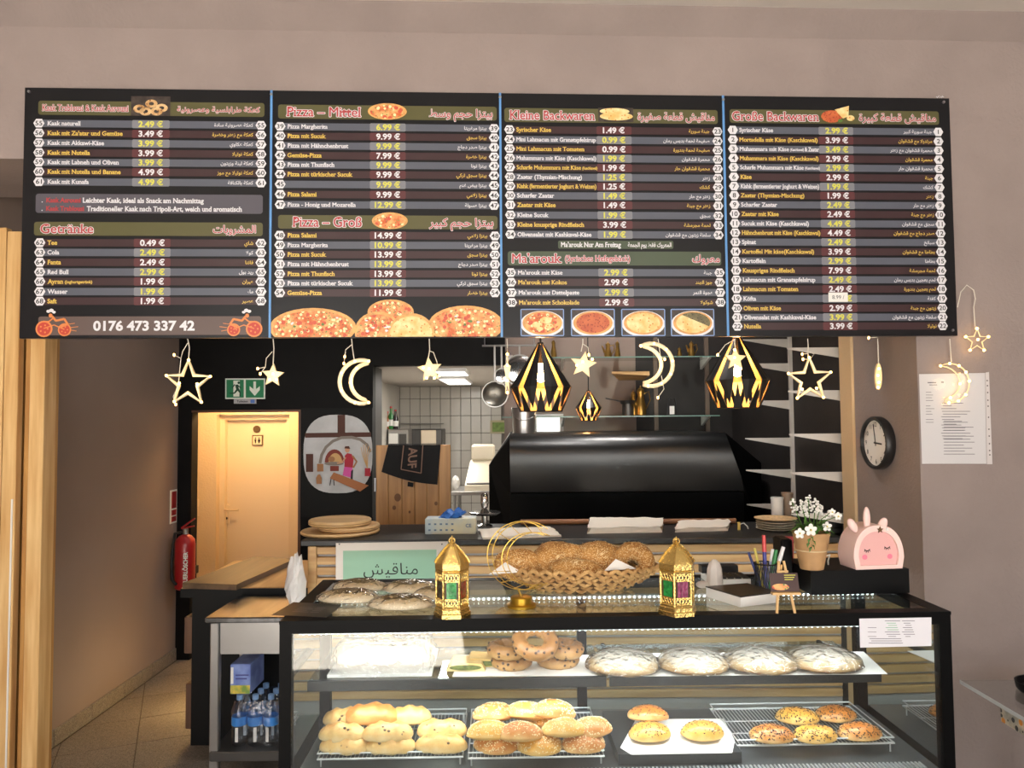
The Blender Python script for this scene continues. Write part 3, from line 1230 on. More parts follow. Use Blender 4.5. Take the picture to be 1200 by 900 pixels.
for (cx, sg) in ((63, 1), (287, -1)):
    def bp(x, y):
        return Bst(cx + sg * (x - 63), y)
    for (x, y, r) in ((52, 385.5, 9.5), (76, 386.5, 7.5)):
        s, z = bp(x, y)
        P.one('bike_print_orange').flat(ell(s, z, r * PXB, r * PXB, 20), Bw(0, 0, L(2)), BU, BV)
        P.one('bike_print_red').flat(ell(s, z, r * .8 * PXB, r * .8 * PXB, 20), Bw(0, 0, L(3)), BU, BV)
        for q in range(5):
            P.one('bike_print_orange').flat(ell(s + r * .45 * PXB * math.cos(q * 1.26), z + r * .45 * PXB * math.sin(q * 1.26), r * .12 * PXB, r * .12 * PXB, 6), Bw(0, 0, L(4)), BU, BV)
    for pts, w in ((((52, 385), (64, 381), (76, 386)), 1.2), (((62, 371), (66, 376), (76, 374), (80, 380), (72, 383)), 2.4), (((63, 373), (58, 377), (54, 377)), 1.6), (((84, 384), (92, 383)), .7), (((84, 387), (90, 388)), .7), (((81, 380), (88, 379)), .7)):
        for (xa, ya), (xb, yb) in zip(pts, pts[1:]):
            a, c = Vector(bp(xa, ya)), Vector(bp(xb, yb))
            d = (c - a).normalized()
            nn = Vector((-d.y, d.x)) * w * PXB / 2
            q = [a - nn - d * .001, c - nn + d * .001, c + nn + d * .001, a + nn - d * .001]
            P.one('bike_print_orange').flat([tuple(e) for e in q], Bw(0, 0, L(5)), BU, BV)
    s, z = bp(60, 370)
    P.one('bike_print_orange').flat(ell(s, z, 2.2 * PXB, 2.4 * PXB, 12), Bw(0, 0, L(5)), BU, BV)
    for (x, y, r) in ((57.5, 365, 2.3), (61, 364, 2.6), (64, 366, 2)):
        s, z = bp(x, y)
        P.one('bike_print_white').flat(ell(s, z, r * PXB, r * .8 * PXB, 10), Bw(0, 0, L(6)), BU, BV)

# ---- pizza panel
P = panels[1][1]
heading(P, 326, 582, 122.5, 139, 'Pizza – Mittel', 336, 423, 'بيتزا حجم وسط', 503, 577, 11.5)
rows(P, [148.3, 159.4, 170.7, 182, 193, 204.2, 216, 227.8, 239.8], 39,
     [('Pizza Margherita', '6.99', 'بيتزا مرغريتا'), ('Pizza mit Sucuk', '9.99', 'بيتزا سجق'), ('Pizza mit Hähnchenbrust', '9.99', 'بيتزا صدر دجاج'), ('Gemüse-Pizza', '7.99', 'بيتزا خضرة'),
      ('Pizza mit Thunfisch', '9.99', 'بيتزا تونا'), ('Pizza mit türkischer Sucuk', '9.99', 'بيتزا سجق تركي'), ('', '9.99', 'بيتزا بيض غنم'), ('Pizza Salami', '9.99', 'بيتزا زلامي'),
      ('Pizza - Honig und Mozarella', '12.99', 'بيتزا عسولة')], 328.5, 579, 337, 455, 433.5, 475.5, 570, True)
heading(P, 326, 583, 252, 268, 'Pizza – Groß', 343, 424, 'بيتزا حجم كبير', 503, 578, 11.5)
rows(P, [275.8, 287.2, 298.3, 309.6, 321, 332, 343.3], 48,
     [('Pizza Salami', '14.99', 'بيتزا زلامي'), ('Pizza Margherita', '10.99', 'بيتزا مرغريتا'), ('Pizza mit Sucuk', '13.99', 'بيتزا سجق'), ('Pizza mit Hähnchenbrust', '13.99', 'بيتزا صدر دجاج'),
      ('Pizza mit Thunfisch', '13.99', 'بيتزا تونا'), ('Pizza mit türkischer Sucuk', '13.99', 'بيتزا سجق تركي'), ('Gemüse-Pizza', '11.99', 'بيتزا خضار')], 328, 580, 337, 455, 433.5, 476, 571, False)
cz = (joins[1] + .006, joins[2] - .006, zb_ + .002, zt_)
for (x, y, rx, ry) in ((454, 131, 23, 10), (457, 259, 21, 10)):
    disc_print(P, 'pizza_rim_print', x, y, rx, ry, 4)
    disc_print(P, 'pizza_print', x, y + .5, rx * .88, ry * .82, 5)
for q, (x, y, rx, ry, key) in enumerate(((458, 366, 27, 15, 'pizza_print'), (367, 384, 50, 23, 'pizza_print'), (546, 381, 44, 23, 'pizza_print'), (443, 389, 27, 24, 'pizza_print'), (482, 391, 27, 24, 'cheese_print'))):
    disc_print(P, 'pizza_rim_print', x, y, rx, ry, 4 + q * .5, cz)
    disc_print(P, key, x, y + .6, rx * .92, ry * .88, 4.25 + q * .5, cz)
for q in range(30):
    cxp, cyp, ax, ay = random.choice(((367, 384, 44, 18), (546, 381, 38, 18), (443, 388, 20, 18)))
    x, y = cxp + random.uniform(-1, 1) * ax * .7, cyp + random.uniform(-1, .4) * ay * .7
    disc_print(P, random.choice(['leaf_print', 'bike_print_red', 'bike_print_white', 'bike_print_red']), x, y, random.uniform(1.2, 2.6), random.uniform(.8, 1.6), 9 + q * .04, cz, 8)

# ---- small bakes panel
P = panels[2][1]
heading(P, 591, 841, 126.5, 143, 'Kleine Backwaren', 597, 697, 'مناقيش قطعة صغيرة', 747, 837, 11)
rectb(P.mb('photo_ground_print'), 701, 742, 126.5, 143, 4)
for (x, y, rx, ry) in ((720, 131, 18, 4), (722, 137, 20, 5)):
    disc_print(P, 'cheese_print', x, y, rx, ry, 5 + x % 3)
rows(P, [152, 163.4, 174.4, 185.2, 196.2, 207.4, 218.2, 229.2, 240.2, 252.0, 263.3, 274.8], 23,
     [('Syrischer Käse', '1.49', 'جبنة سورية'), ('Mini Lahmacun mit Granatapfelsirup', '0.99', 'صفيحة لحمة بدبس رمان'), ('Mini Lahmacun mit Tomaten', '0.99', 'صفيحة لحمة بندورة'),
      ('Muhammara mit Käse (Kaschkawal)', '1.99', 'محمرة قشقوان'), ('Scharfe Muhammara mit Käse |(Kaschkawal)', '1.99', 'محمرة قشقوان حار'), ('Zaatar (Thymian-Mischung)', '1.25', 'زعتر'),
      ('Kishk (fermentierter Joghurt & Weizen)', '1.25', 'كشك'), ('Scharfer Zaatar', '1.49', 'زعتر مع حار'), ('Zaatar mit Käse', '1.49', 'زعتر مع جبنة'), ('Kleine Sucuk', '1.99', 'سجق'),
      ('Kleine knusprige Rindfleisch', '3.99', 'لحمة مجرمشة'), ('Olivensalat mit Kashkaval-Käse', '1.99', 'سلطة زيتون مع قشقوان')], 597, 840.5, 605, 719, 699, 740, 831, False, drift=.12)
s0, s1, t0, t1 = rectb(P.mb('heading_bar_green'), 654, 789, 282, 291.5, 0, r=.008)
z = (t0 + t1) / 2
btxt(P.mb('note_lettering_white'), "Ma'arouk Nur Am Freitag", 657, z, 5.8 * PXB, bold=.03, serif=True, fit=Bst(727, 250)[0] - Bst(657, 250)[0])
btxt(P.mb('note_lettering_white'), 'المعروك فقط يوم الجمعة', 786, z, 5 * PXB, align='R', arabic=True, fit=Bst(786, 250)[0] - Bst(735, 250)[0])
heading(P, 595, 845, 294.5, 311, "Ma'arouk", 600, 658, 'معروك', 811, 843, 11, green=True, extra=('(Syrisches Hefegebäck)', 662, 738, 7))
rows(P, [319.5, 330.9, 342.9, 354.6], 35,
     [("Ma'arouk mit Käse", '2.99', 'جبنة'), ("Ma'arouk mit Kokos", '2.99', 'جوز الهند'), ("Ma'arouk mit Dattelpaste", '2.99', 'عجوة التمر'), ("Ma'arouk mit Schokolade", '2.99', 'شوكولا')],
     598.5, 843, 607, 721.5, 701, 742, 834, True, drift=.4)
for q, (x0, x1) in enumerate(((610, 661), (669, 720.5), (728, 779.5), (786, 837))):
    rectb(P.mb('photo_border_print'), x0, x1, 362, 394, 1, r=.006)
    rectb(P.mb('photo_ground_print'), x0 + 1.2, x1 - 1.2, 363.2, 392.8, 2)
    xc, yc = (x0 + x1) / 2, 378.5
    cz = (Bst(x0 + 1.2, 378)[0], Bst(x1 - 1.2, 378)[0], Bst(xc, 393)[1], Bst(xc, 363)[1])
    disc_print(P, 'bike_print_white', xc, yc + 1, 26, 15.5, 2.5, cz)
    disc_print(P, 'pizza_rim_print', xc, yc, 23.5, 14, 3, cz)
    disc_print(P, ('pizza_print', 'meat_print', 'cheese_print', 'cheese_print')[q], xc, yc, 20, 12, 4, cz)
    if q == 0:
        for (ddx, ddy, r) in ((-6, 2, 6), (4, -3, 7), (8, 4, 5), (-3, 7, 4)):
            disc_print(P, 'cheese_print', xc + ddx, yc + ddy, r, r * .6, 5, cz)
    if q == 3:
        s, zz = Bst(xc, yc)
        P.mb('zaatar_print').flat([(s + 21 * PXB * math.cos(a), zz + 12.5 * PXB * math.sin(a)) for a in [(-.35 + 2.6 * i / 14) for i in range(15)]], Bw(0, 0, L(5)), BU, BV)

# ---- large bakes panel
P = panels[3][1]
heading(P, 855, 1100, 128, 144, 'Große Backwaren', 857.5, 959, 'مناقيش قطعة كبيرة', 1006, 1096, 11)
disc_print(P, 'meat_print', 974, 137, 13, 7.5, 5)
s, z = Bst(985, 131)
P.mb('cheese_print').flat([(s - 8 * PXB, z + 2 * PXB), (s + 2 * PXB, z - 9 * PXB), (s + 9 * PXB, z - 6 * PXB), (s + 10 * PXB, z + 7 * PXB)], Bw(0, 0, L(6)), BU, BV)
disc_print(P, 'leaf_print', 984, 142, 3, 2, 7)
disc_print(P, 'cheese_print', 996, 139, 5, 3.5, 7)
rows(P, [152.5, 163.7, 174.6, 185.5, 196.2, 207.4, 218.3, 229, 239.9, 250.8, 261.9, 272.8, 283.7, 294.9, 305.8, 317, 327.9, 338.8, 350, 361.3, 372, 382.5], 1,
     [('Syrischer Käse', '2.99', 'جبنة سورية كبير'), ('Mortadella mit Käse (Kaschkawal)', '3.99', 'مرتديلا مع قشقوان'), ('Muhammara mit Käse|(Kaschkawal)|& Zaatar', '3.49', 'محمرة قشقوان مع زعتر'),
      ('Muhammara mit Käse (Kaschkawal)', '2.99', 'محمرة قشقوان'), ('Scharfe Muhammara mit Käse |(Kaschkawal)', '2.99', 'محمرة قشقوان حار'), ('Käse', '2.99', 'جبنة'),
      ('Kishk (fermentierter Joghurt & Weizen)', '1.99', 'كشك'), ('Zaatar (Thymian-Mischung)', '1.99', 'زعتر'), ('Scharfer Zaatar', '2.49', 'زعتر مع حار'), ('Zaatar mit Käse', '2.49', 'زعتر مع جبنة'),
      ('Sucuk mit Käse (Kaschkawal)', '4.49', 'سجق مع قشقوان'), ('Hähnchenbrust mit Käse (Kaschkawal)', '4.49', 'صدر دجاج مع قشقوان'), ('Spinat', '2.49', 'سبانخ'), ('Kartoffel Mit käse(Kaschkawal)', '3.99', 'بطاطا مع قشقوان'),
      ('Kartoffeln', '2.99', 'بطاطا'), ('Knuspriges Rindfleisch', '7.99', 'لحمة مجرمشة'), ('Lahmacun mit Granatapfelsirup', '2.49', 'لحم بعجين بدبس رمان'), ('Lahmacun mit Tomaten', '2.49', 'لحم بعجين بندورة'),
      ('Köfta', '2.99', 'كفتة'), ('Oliven mit Käse', '2.99', 'زيتون مع جبنة'), ('Olivensalat mit Kashkaval-Käse', '3.99', 'سلطة زيتون مع قشقوان'), ('Nutella', '3.99', 'نوتيلا')],
     858.5, 1099, 866, 980, 959, 999.5, 1091.5, True, drift=.26)
for (t, P) in panels:
    for key, mbs in P.q.items():
        for mb in mbs:
            mb.build(key.replace('_small', ''), INK[key.replace('_small', '')], t, kind='stuff' if '_small' in key else None)
# handwritten price sticker
t = panels[3][0]
a = Bst(970, 343)
b2 = Bst(993, 354)
b = MB()
b.flat([(a[0], b2[1]), (b2[0], b2[1]), (b2[0], a[1]), (a[0], a[1])], Bw(0, 0, L(7)), BU, BV)
stk = b.build('price_sticker', mat('sticker_white', (225, 224, 220), .7), t, label='white handwritten price sticker')
b = MB()
txt(b, '8.99 /', Bw((a[0] + b2[0]) / 2, (a[1] + b2[1]) / 2, L(8)), BU, BV, 4.5 * PXB, align='C', bold=0)
b.build('handwriting', mat('pen_ink', (70, 72, 84), .7), stk)
# small handwriting above the last panel
b = MB()
for q in range(7):
    x = 1097 + q * 1.3
    b.bar(Bpx(x, 113.5 + (q % 2) * 1.2, WALLN + .002), Bpx(x + 1.2, 113.8 - (q % 3) * .8, WALLN + .002), .002, .002)
b.build('white_scribble', pm_white, t)

# ================================================================== STRING LIGHTS UNDER THE BOARD
orn_mat = mat('lit_clear_plastic', (226, 212, 184), .25, emit=(255, 206, 128), emit_s=.22)
bulb_mat = mat('warm_led', (255, 230, 180), .3, emit=(255, 190, 96), emit_s=14)
wire_mat = mat('white_wire', (214, 208, 196), .5)
ON = -0.015


def star_pts(cx, cy, R, r, rot=0.0, sx=1.0):
    out = []
    for i in range(10):
        a = -PI / 2 + rot + i * PI / 5
        q = R if i % 2 == 0 else r
        out.append((cx + math.cos(a) * q * sx, cy + math.sin(a) * q))
    return out


def wire(mb, pts, n=ON, r=.0022):
    P3 = [Bpx(x, y, n) for x, y in pts]
    mb.tube(P3, r, 5)


def ornament(name, label, outline, bulbs, wpts, n=ON, tube_r=.0095, solid=False, loose=None, power=0.0):
    cx = sum(p[0] for p in outline) / len(outline)
    cy = max(p[1] for p in outline)
    t = T(name, label, 'string light', Bpx(cx, cy, n), 'lit string light figures hanging under the menu boards')
    b = MB()
    if solid:
        st = [Bst(x, y, n) for x, y in outline]
        b.prism(st[::-1], Bw(0, 0, n + .007), BU, BV, .014)
        b.build('figure_body', mat('frosted_plastic', (206, 188, 152), .3, emit=(255, 206, 128), emit_s=.16), t)
    else:
        b.tube([Bpx(x, y, n) for x, y in outline], tube_r, 8, closed=True)
        b.build('figure_frame', orn_mat, t, True)
    for (x, y) in bulbs:
        b = MB()
        b.blob(Bpx(x, y, n + (.011 if solid else .006)), .0062, .0062, .0062, 8, 6)
        b.build('bulb', bulb_mat, t, True)
    b = MB()
    wire(b, wpts, n)
    b.build('wire', wire_mat, t)
    for lp in (loose or []):
        b = MB()
        wire(b, lp, n, .0018)
        b.build('loose_wire', wire_mat, t)
        b = MB()
        b.blob(Bpx(lp[-1][0], lp[-1][1], n), .005, .005, .007, 8, 6)
        b.build('loose_bulb', bulb_mat, t, True)
    if power:
        light('figure_glow', 'POINT', Bpx(cx, sum(p[1] for p in outline) / len(outline), n + .05), power, (1, .72, .36), radius=.03)
    return t


def mids(o, idx):
    return [o[i] for i in idx]


o = star_pts(220.5, 449, 27, 11.5, .02)
ornament('star_light', 'large lit star outline hanging nearest the passage', o, mids(o, (0, 2, 4, 6, 8)) + [(210, 449), (231, 450)],
         [(220, 397), (222, 408), (221, 420), (221, 424)], loose=[[(220, 402), (214, 412), (212, 420), (204, 416)], [(212, 420), (210, 440), (209, 452), (203, 465), (206, 474)]], power=.35)
o = star_pts(320, 440, 14, 6.5, .06, .95)
ornament('star_light', 'small bright star beside the green exit sign', o, [(320, 438), (316, 445), (324, 445)],
         [(320, 397), (321, 408), (320, 427)], solid=True, loose=[[(319, 412), (312, 420), (311, 430), (302, 432)], [(311, 430), (305, 438)]], power=.2)
o = ell(424, 447.5, 25, 25, 15, math.radians(300), math.radians(60))
o = [(424 + 26 * math.cos(math.radians(a)), 447.5 + 25.5 * math.sin(math.radians(a))) for a in range(72, 290, 12)]
o += [(434 + 23 * math.cos(math.radians(a)), 447.5 + 22 * math.sin(math.radians(a))) for a in range(262, 97, -12)]
ornament('moon_light', 'lit crescent moon outline in front of the black wall', o, mids(o, (0, 3, 7, 11, 15, 18, 22, 26)),
         [(412, 397), (413, 408), (415, 421)], loose=[[(412, 404), (405, 410), (404, 418)], [(405, 412), (403, 426)]], power=.35)
o = star_pts(503.5, 433, 15, 7, -.12)
ornament('star_light', 'small lit star in front of the kitchen pass', o, [(503, 432), (496, 431), (500, 443), (509, 443)],
         [(503, 397), (503.5, 410), (502, 419)], solid=True, loose=[[(503, 411), (508, 413), (512, 424), (515, 440)]], power=.2)
o = star_pts(594.5, 438, 30, 13, 0, .14)
ornament('star_light', 'slim edge-on star beside the larger pendant lamp', o, [(594.5, 415), (594.5, 428), (594.5, 446), (594.5, 460)],
         [(594, 397), (594.5, 402), (594.5, 408)], solid=True, power=.15)
o = star_pts(683.5, 427.5, 16, 7.2, .16)
ornament('star_light', 'small translucent star above the little stand-in lamp', o, [(683, 424), (694, 421), (676, 428)],
         [(683, 397), (683, 402), (681, 412)], solid=True, loose=[[(683, 403), (689, 407), (690, 416)]], power=.2)
o = [(763 + 25.5 * math.cos(math.radians(a)), 427.5 + 25 * math.sin(math.radians(a))) for a in range(-118, 122, 12)]
o += [(749 + 26 * math.cos(math.radians(a)), 427.5 + 22 * math.sin(math.radians(a))) for a in range(78, -82, -12)]
ornament('moon_light', 'lit crescent moon whose horns point away from the clock', o, mids(o, (0, 3, 6, 9, 12, 15, 18)),
         [(771, 397), (772, 402), (772, 404)], loose=[[(772, 404), (774, 418), (779, 421)], [(775, 440), (778, 456), (771, 466)]], power=.35)
o = star_pts(861.5, 421, 13, 6, 0)
ornament('star_light', 'small lit star hanging before the black and gold pendant', o, [(861, 419), (861, 410), (868, 432)],
         [(861, 397), (861, 402), (861.5, 408)], solid=True, loose=[[(861, 398), (850, 404), (841, 416)]], power=.15)
o = star_pts(949, 445, 26, 11, -.03)
ornament('star_light', 'large lit star outline before the white shelf brackets', o, mids(o, (0, 2, 4, 6, 8)) + [(940, 456), (957, 455)],
         [(946.5, 397), (947, 406), (947, 419)], loose=[[(947, 412), (954, 415), (949, 421), (941, 421)], [(947, 414), (940, 415)]], power=.35)
o = [(1029 + 3.7 * math.cos(a), 442 + 15 * math.sin(a) * (1 if math.sin(a) > 0 else 1.1)) for a in [2 * PI * i / 14 for i in range(14)]]
ornament('drop_light', 'slim glowing drop hanging above the wall clock', o, [(1030, 432), (1029, 440), (1030, 448), (1029, 454)],
         [(1028.5, 397), (1029, 412), (1029.5, 427)], solid=True, loose=[[(1028, 395), (1018, 396)]], power=.2)
nW = WALLN + .022
o = star_pts(1145, 399, 14, 6, .0)
ornament('star_light', 'glowing wire star against the plaster beside the board', o, mids(o, (0, 2, 4, 6, 8)) + [(1146, 398)],
         [(1122, 360), (1126, 342), (1133, 334), (1141, 340), (1143, 350), (1141, 360), (1143, 386)], n=nW, tube_r=.0035, power=.09)
o = [(1113 + 23 * math.cos(math.radians(a)), 449 + 23 * math.sin(math.radians(a))) for a in range(-118, 120, 14)]
o += [(1101 + 24 * math.cos(math.radians(a)), 449 + 20 * math.sin(math.radians(a))) for a in range(72, -76, -14)]
ornament('moon_light', 'glowing crescent moon in front of the white wall notice', o, mids(o, (0, 2, 4, 6, 8, 11, 13, 15, 18, 22)),
         [(1113, 397), (1114, 412), (1115, 424)], n=nW, tube_r=.0035, power=.09)

# ================================================================== PENDANT LAMPS
shade_black = mat('black_lamp_metal', (24, 22, 22), .45)
shade_gold = mat('gold_lining', (226, 186, 122), .45, .35)


def pendant(label, px, ytop, ybelt, ybot, rpx, rbot, D, ceil_z, power, n=9):
    c = W(px, ybot, D)
    zt, zb, z0 = W(px, ytop, D).z, W(px, ybelt, D).z, c.z
    R, rb = m(rpx, D), m(rbot, D)
    t = T('pendant_lamp', label, 'lamp', c, 'faceted black and gold pendant lamps')

    def pt(a, r, z, k=1.0):
        return Vector((c.x + math.cos(a) * r * k, c.y + math.sin(a) * r * k, z))

    st = 2 * PI / n
    for k in range(n):
        a = (k + .5) * st + math.atan2(-c.y, -c.x)
        w1 = st * .33
        zl = z0 + (zb - z0) * .12
        for (kk, nm, mt) in ((1.0, 'shade_facet', shade_black), (.965, 'gold_lining', shade_gold)):
            b = MB()
            b.add([pt(a - st * .25, .012, zt, kk), pt(a + st * .25, .012, zt, kk), pt(a + w1, R, zb, kk), pt(a, rb + (R - rb) * .12, zl, kk), pt(a - w1, R, zb, kk), pt(a, R * 1.0, zb, kk)],
                  [(0, 4, 5), (0, 5, 2, 1), (5, 4, 3), (5, 3, 2)])
            b.build(nm, mt, t)
            a2 = a + st / 2
            b = MB()
            b.add([pt(a2 - st * .30, rb, z0, kk), pt(a2 + st * .30, rb, z0, kk), pt(a2 + .0, R * .995, zb - (zb - z0) * .12, kk)], [(0, 1, 2)])
            b.build(nm, mt, t)
    b = MB()
    b.torus((c.x, c.y, z0), rb, .0025, n=n * 3, k=5)
    b.build('shade_rim', shade_black, t)
    b = MB()
    b.torus((c.x, c.y, zt), .014, .003, n=12, k=5)
    b.build('cord_collar', shade_black, t)
    zs = zt - (zt - z0) * .30
    b = MB()
    b.cyl((c.x, c.y, zt - .01), (c.x, c.y, zs), .012, n=12)
    b.build('lamp_socket', shade_black, t)
    b = MB()
    k = (zt - z0) / .35
    b.lathe([(.011 * k, 0), (.014 * k, -.012 * k), (.030 * k, -.05 * k), (.032 * k, -.065 * k), (.024 * k, -.088 * k), (.0, -.098 * k)], (c.x, c.y, zs), 16, caps=False)
    b.build('light_bulb', mat('pendant_bulb', (255, 226, 170), .3, emit=(255, 204, 136), emit_s=75), t, True)
    b = MB()
    b.cyl((c.x, c.y, zt), (c.x, c.y, ceil_z), .0045, n=8)
    b.build('cord', shade_black, t)
    return t


pendant('black and gold faceted pendant lamp beside the steel bucket', 634, 402, 454, 482, 36, 25, 4.0, CEIL, 5)
pendant('black and gold faceted pendant lamp before the charcoal wall', 865, 392, 446, 478, 37, 25, 4.0, CEIL, 5)
pendant('small black and gold pendant lamp standing in for a mirror reflection', 690, 458, 478, 493, 15.5, 9, 6.08, CEIL, 3)  # added lamp where a pendant is mirrored in the rear wall

# ================================================================== LEFT TIMBER SCREEN
pine = wood('pine_planks', 0xC99A5E, 0xE3BE84, 'Z', 16, .45)
pine_shade = wood('pine_planks_shade', 0xA9773E, 0xC0904E, 'Z', 18, .5)  # shade of the recess put into a darker pine tone
DS = 3.66
ts_ = T('timber_screen', 'pale pine plank screen at the edge of the passage', 'screen', W(10, 900, DS) * Vector((1, 1, 0)) if False else (W(10, 600, DS).x, DS, 0))
ztop = W(15, 271, DS).z
for (xa, xb, ya, yb, mt, dz) in ((-55, 2, 0, .045, pine, .02), (3, 19.5, 0, .045, pine, 0), (23.5, 33, .03, .07, pine_shade, -.01), (33.5, 51, 0, .10, pine, -.012)):
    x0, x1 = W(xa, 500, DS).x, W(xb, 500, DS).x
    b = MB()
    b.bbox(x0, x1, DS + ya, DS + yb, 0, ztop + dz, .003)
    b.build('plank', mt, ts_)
b = MB()
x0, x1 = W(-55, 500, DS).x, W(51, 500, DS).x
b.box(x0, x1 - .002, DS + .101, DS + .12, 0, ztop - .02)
b.build('backing_board', pine_shade, ts_)

b = MB()
xe = W(13, 650, DS).x
b.box(xe - .004, xe + .004, DS - .004, DS - .0005, 0, W(13, 585, DS).z)
b.build('edge_strip', mat('edge_strip_white', (226, 224, 220), .4), ts_)

# ================================================================== SIGNS, EXTINGUISHER, PAINTING ON THE BLACK WALL
sign_green = mat('sign_green', (28, 112, 72), .4, emit=(28, 112, 72), emit_s=.12)
sign_white = mat('sign_white', (226, 232, 222), .4)
YS = YB - .004


def px_poly(mb, pts, D, thick=0.0):
    """polygon through pixels on the plane Y = D, facing the shop"""
    c = [W(x, y, D) for x, y in pts]
    n = len(c)
    area = sum(c[i].x * c[(i + 1) % n].z - c[(i + 1) % n].x * c[i].z for i in range(n))
    if area < 0:
        c = c[::-1]
    if thick:
        mb.add(c + [p + Vector((0, thick, 0)) for p in c], [tuple(range(n)), tuple(range(2 * n - 1, n - 1, -1))] + [(i, n + i, n + (i + 1) % n, (i + 1) % n) for i in range(n)])
    else:
        mb.add(c, [tuple(range(n))])


def R4(x0, x1, y0, y1):
    return [(x0, y1), (x1, y1), (x1, y0), (x0, y0)]


es = T('exit_sign', 'green emergency exit sign with running figure and downward arrow', 'sign', W(288, 469, YS))
b = MB()
px_poly(b, R4(264, 310.5, 443.5, 467.5), YS - .012, .012)
b.build('sign_plate', sign_white, es)
for (x0, x1) in ((265.3, 285.6), (288, 309)):
    b = MB()
    px_poly(b, R4(x0, x1, 445, 466), YS - .0135, .001)
    b.build('green_field', sign_green, es)
b = MB()
D1 = YS - .0145
px_poly(b, R4(273.5, 281, 446, 464.8), D1 + .0004)
b.build('doorway_print', sign_white, es)
b = MB()
px_poly(b, [(279.8 + 1.6 * math.cos(i), 448.5 + 1.6 * math.sin(i)) for i in [k * PI / 4 for k in range(8)]], D1 - .0006)
for pts in ([(275.5, 451), (279, 450.5), (280, 456), (277, 457)], [(275.5, 451), (272.5, 455), (271.5, 454.3), (274.7, 450)], [(279, 451), (283, 454.5), (282.3, 455.3), (278.6, 452.5)],
            [(277, 456), (280, 455.5), (282.3, 460), (281.8, 464.5), (280.5, 464.5), (280.7, 460.5)], [(277, 456), (279, 457.5), (275, 461.5), (269, 461.5), (269, 460.3), (274.3, 460)]):
    px_poly(b, pts, D1 - .0006)
b.build('running_figure_print', mat('sign_dark_green', (10, 62, 42), .4), es)
b = MB()
px_poly(b, [(297, 447), (300, 447), (300, 456), (304.5, 452.5), (304.5, 457), (298.5, 464), (292.5, 457), (292.5, 452.5), (297, 456)], D1)
b.build('arrow_print', sign_white, es)
ps = T('toilet_plate', 'small grey plate hanging under the green exit sign', 'sign', W(287, 473, YS))
b = MB()
px_poly(b, R4(274, 300, 467.8, 473), YS - .008, .008)
b.build('plate', mat('plate_grey', (176, 174, 178), .4), ps)
b = MB()
txt(b, 'Toiletten', W(277.5, 470.4, YS - .009), (1, 0, 0), (0, 0, 1), .017, bold=.02)
b.build('plate_lettering', mat('black_print', 0), ps)
b = MB()
px_poly(b, R4(293.5, 298.5, 468.3, 472.4), YS - .0088)
b.build('blue_symbol_print', mat('blue_symbol', (84, 120, 190), .4), ps)

fs = T('extinguisher_sign', 'narrow white sign with red fields on the passage wall', 'sign', GX(203, 613, XL + .004))
ya, yb = GX(199, 590, XL).y, min(GX(207.6, 590, XL).y, YB - .01)
za, zb2 = GX(203, 613, XL).z, GX(203, 574, XL).z
b = MB()
b.box(XL, XL + .004, ya, yb, za, zb2)
b.build('sign_plate', sign_white, fs)
dy, dz = (yb - ya), (zb2 - za)
for (f0, f1) in ((.05, .2), (.24, .40), (.45, .95)):
    b = MB()
    b.box(XL + .004, XL + .0055, ya + dy * .2, yb - dy * .12, za + dz * f0, za + dz * f1)
    b.build('red_field', mat('sign_red', (150, 34, 38), .4), fs)

DE = 6.06
ec = W(216.5, 690, DE)
ex = T('fire_extinguisher', 'red fire extinguisher with black hose in the passage corner', 'extinguisher', ec)
h = W(216, 626, DE).z - ec.z
er = m(11.3, DE)
red = mat('extinguisher_red', (168, 30, 34), .32, coat=.3)
b = MB()
b.lathe([(er * .8, 0), (er, .012), (er, h * .80), (er * .92, h * .9), (er * .6, h * .97), (er * .3, h)], ec, 24)
b.build('cylinder_body', red, ex, True)
b = MB()
b.cyl(ec + Vector((0, 0, h)), ec + Vector((0, 0, h + .045)), .022, n=12)
b.build('valve', mat('valve_metal', (150, 148, 146), .35, .8), ex)
b = MB()
b.bar(ec + Vector((-.03, 0, h + .05)), ec + Vector((.075, 0, h + .125)), .02, .01)
b.bar(ec + Vector((-.03, 0, h + .045)), ec + Vector((.07, 0, h + .065)), .02, .01)
b.build('squeeze_handle', red, ex)
b = MB()
b.tube([ec + Vector(q) for q in ((-.02, -.02, h + .02), (-.07, -.03, h + .01), (-.092, -.02, h * .8), (-.094, -.03, h * .45), (-.07, -.075, h * .2), (-.03, -.085, .05))], .012, 8)
b.build('hose', mat('hose_black', (20, 20, 21), .5), ex, True)
b = MB()
txt(b, 'FEUERLÖSCHER', ec + Vector((er * .45, -er * .93, h * .08)), (0, 0, 1), (-.85, -.5, 0), .03, bold=.03, fit=h * .62)
b.build('body_lettering', sign_white, ex)
b = MB()
b.box(ec.x - .05, ec.x + .05, ec.y + er + .001, YB, ec.z + .1, ec.z + .16)
b.build('wall_bracket', mat('hose_black', 0), ex)

# painted baker picture
DP = YB - .03
pp = T('baker_painting', 'rounded painting of a baker at an oven on a black panel', 'painting', W(396, 600, YB))
b = MB()
px_poly(b, R4(352.5, 436.5, 478, 606), YB - .026, .025)
b.build('black_panel', mat('black_panel_paint', (10, 10, 10), .65, spec=.25), pp)


def sup(cx, cy, rx, ry, e, n=40):
    return [(cx + rx * math.copysign(abs(math.cos(a)) ** (2 / e), math.cos(a)), cy + ry * math.copysign(abs(math.sin(a)) ** (2 / e), math.sin(a))) for a in [2 * PI * i / n for i in range(n)]]


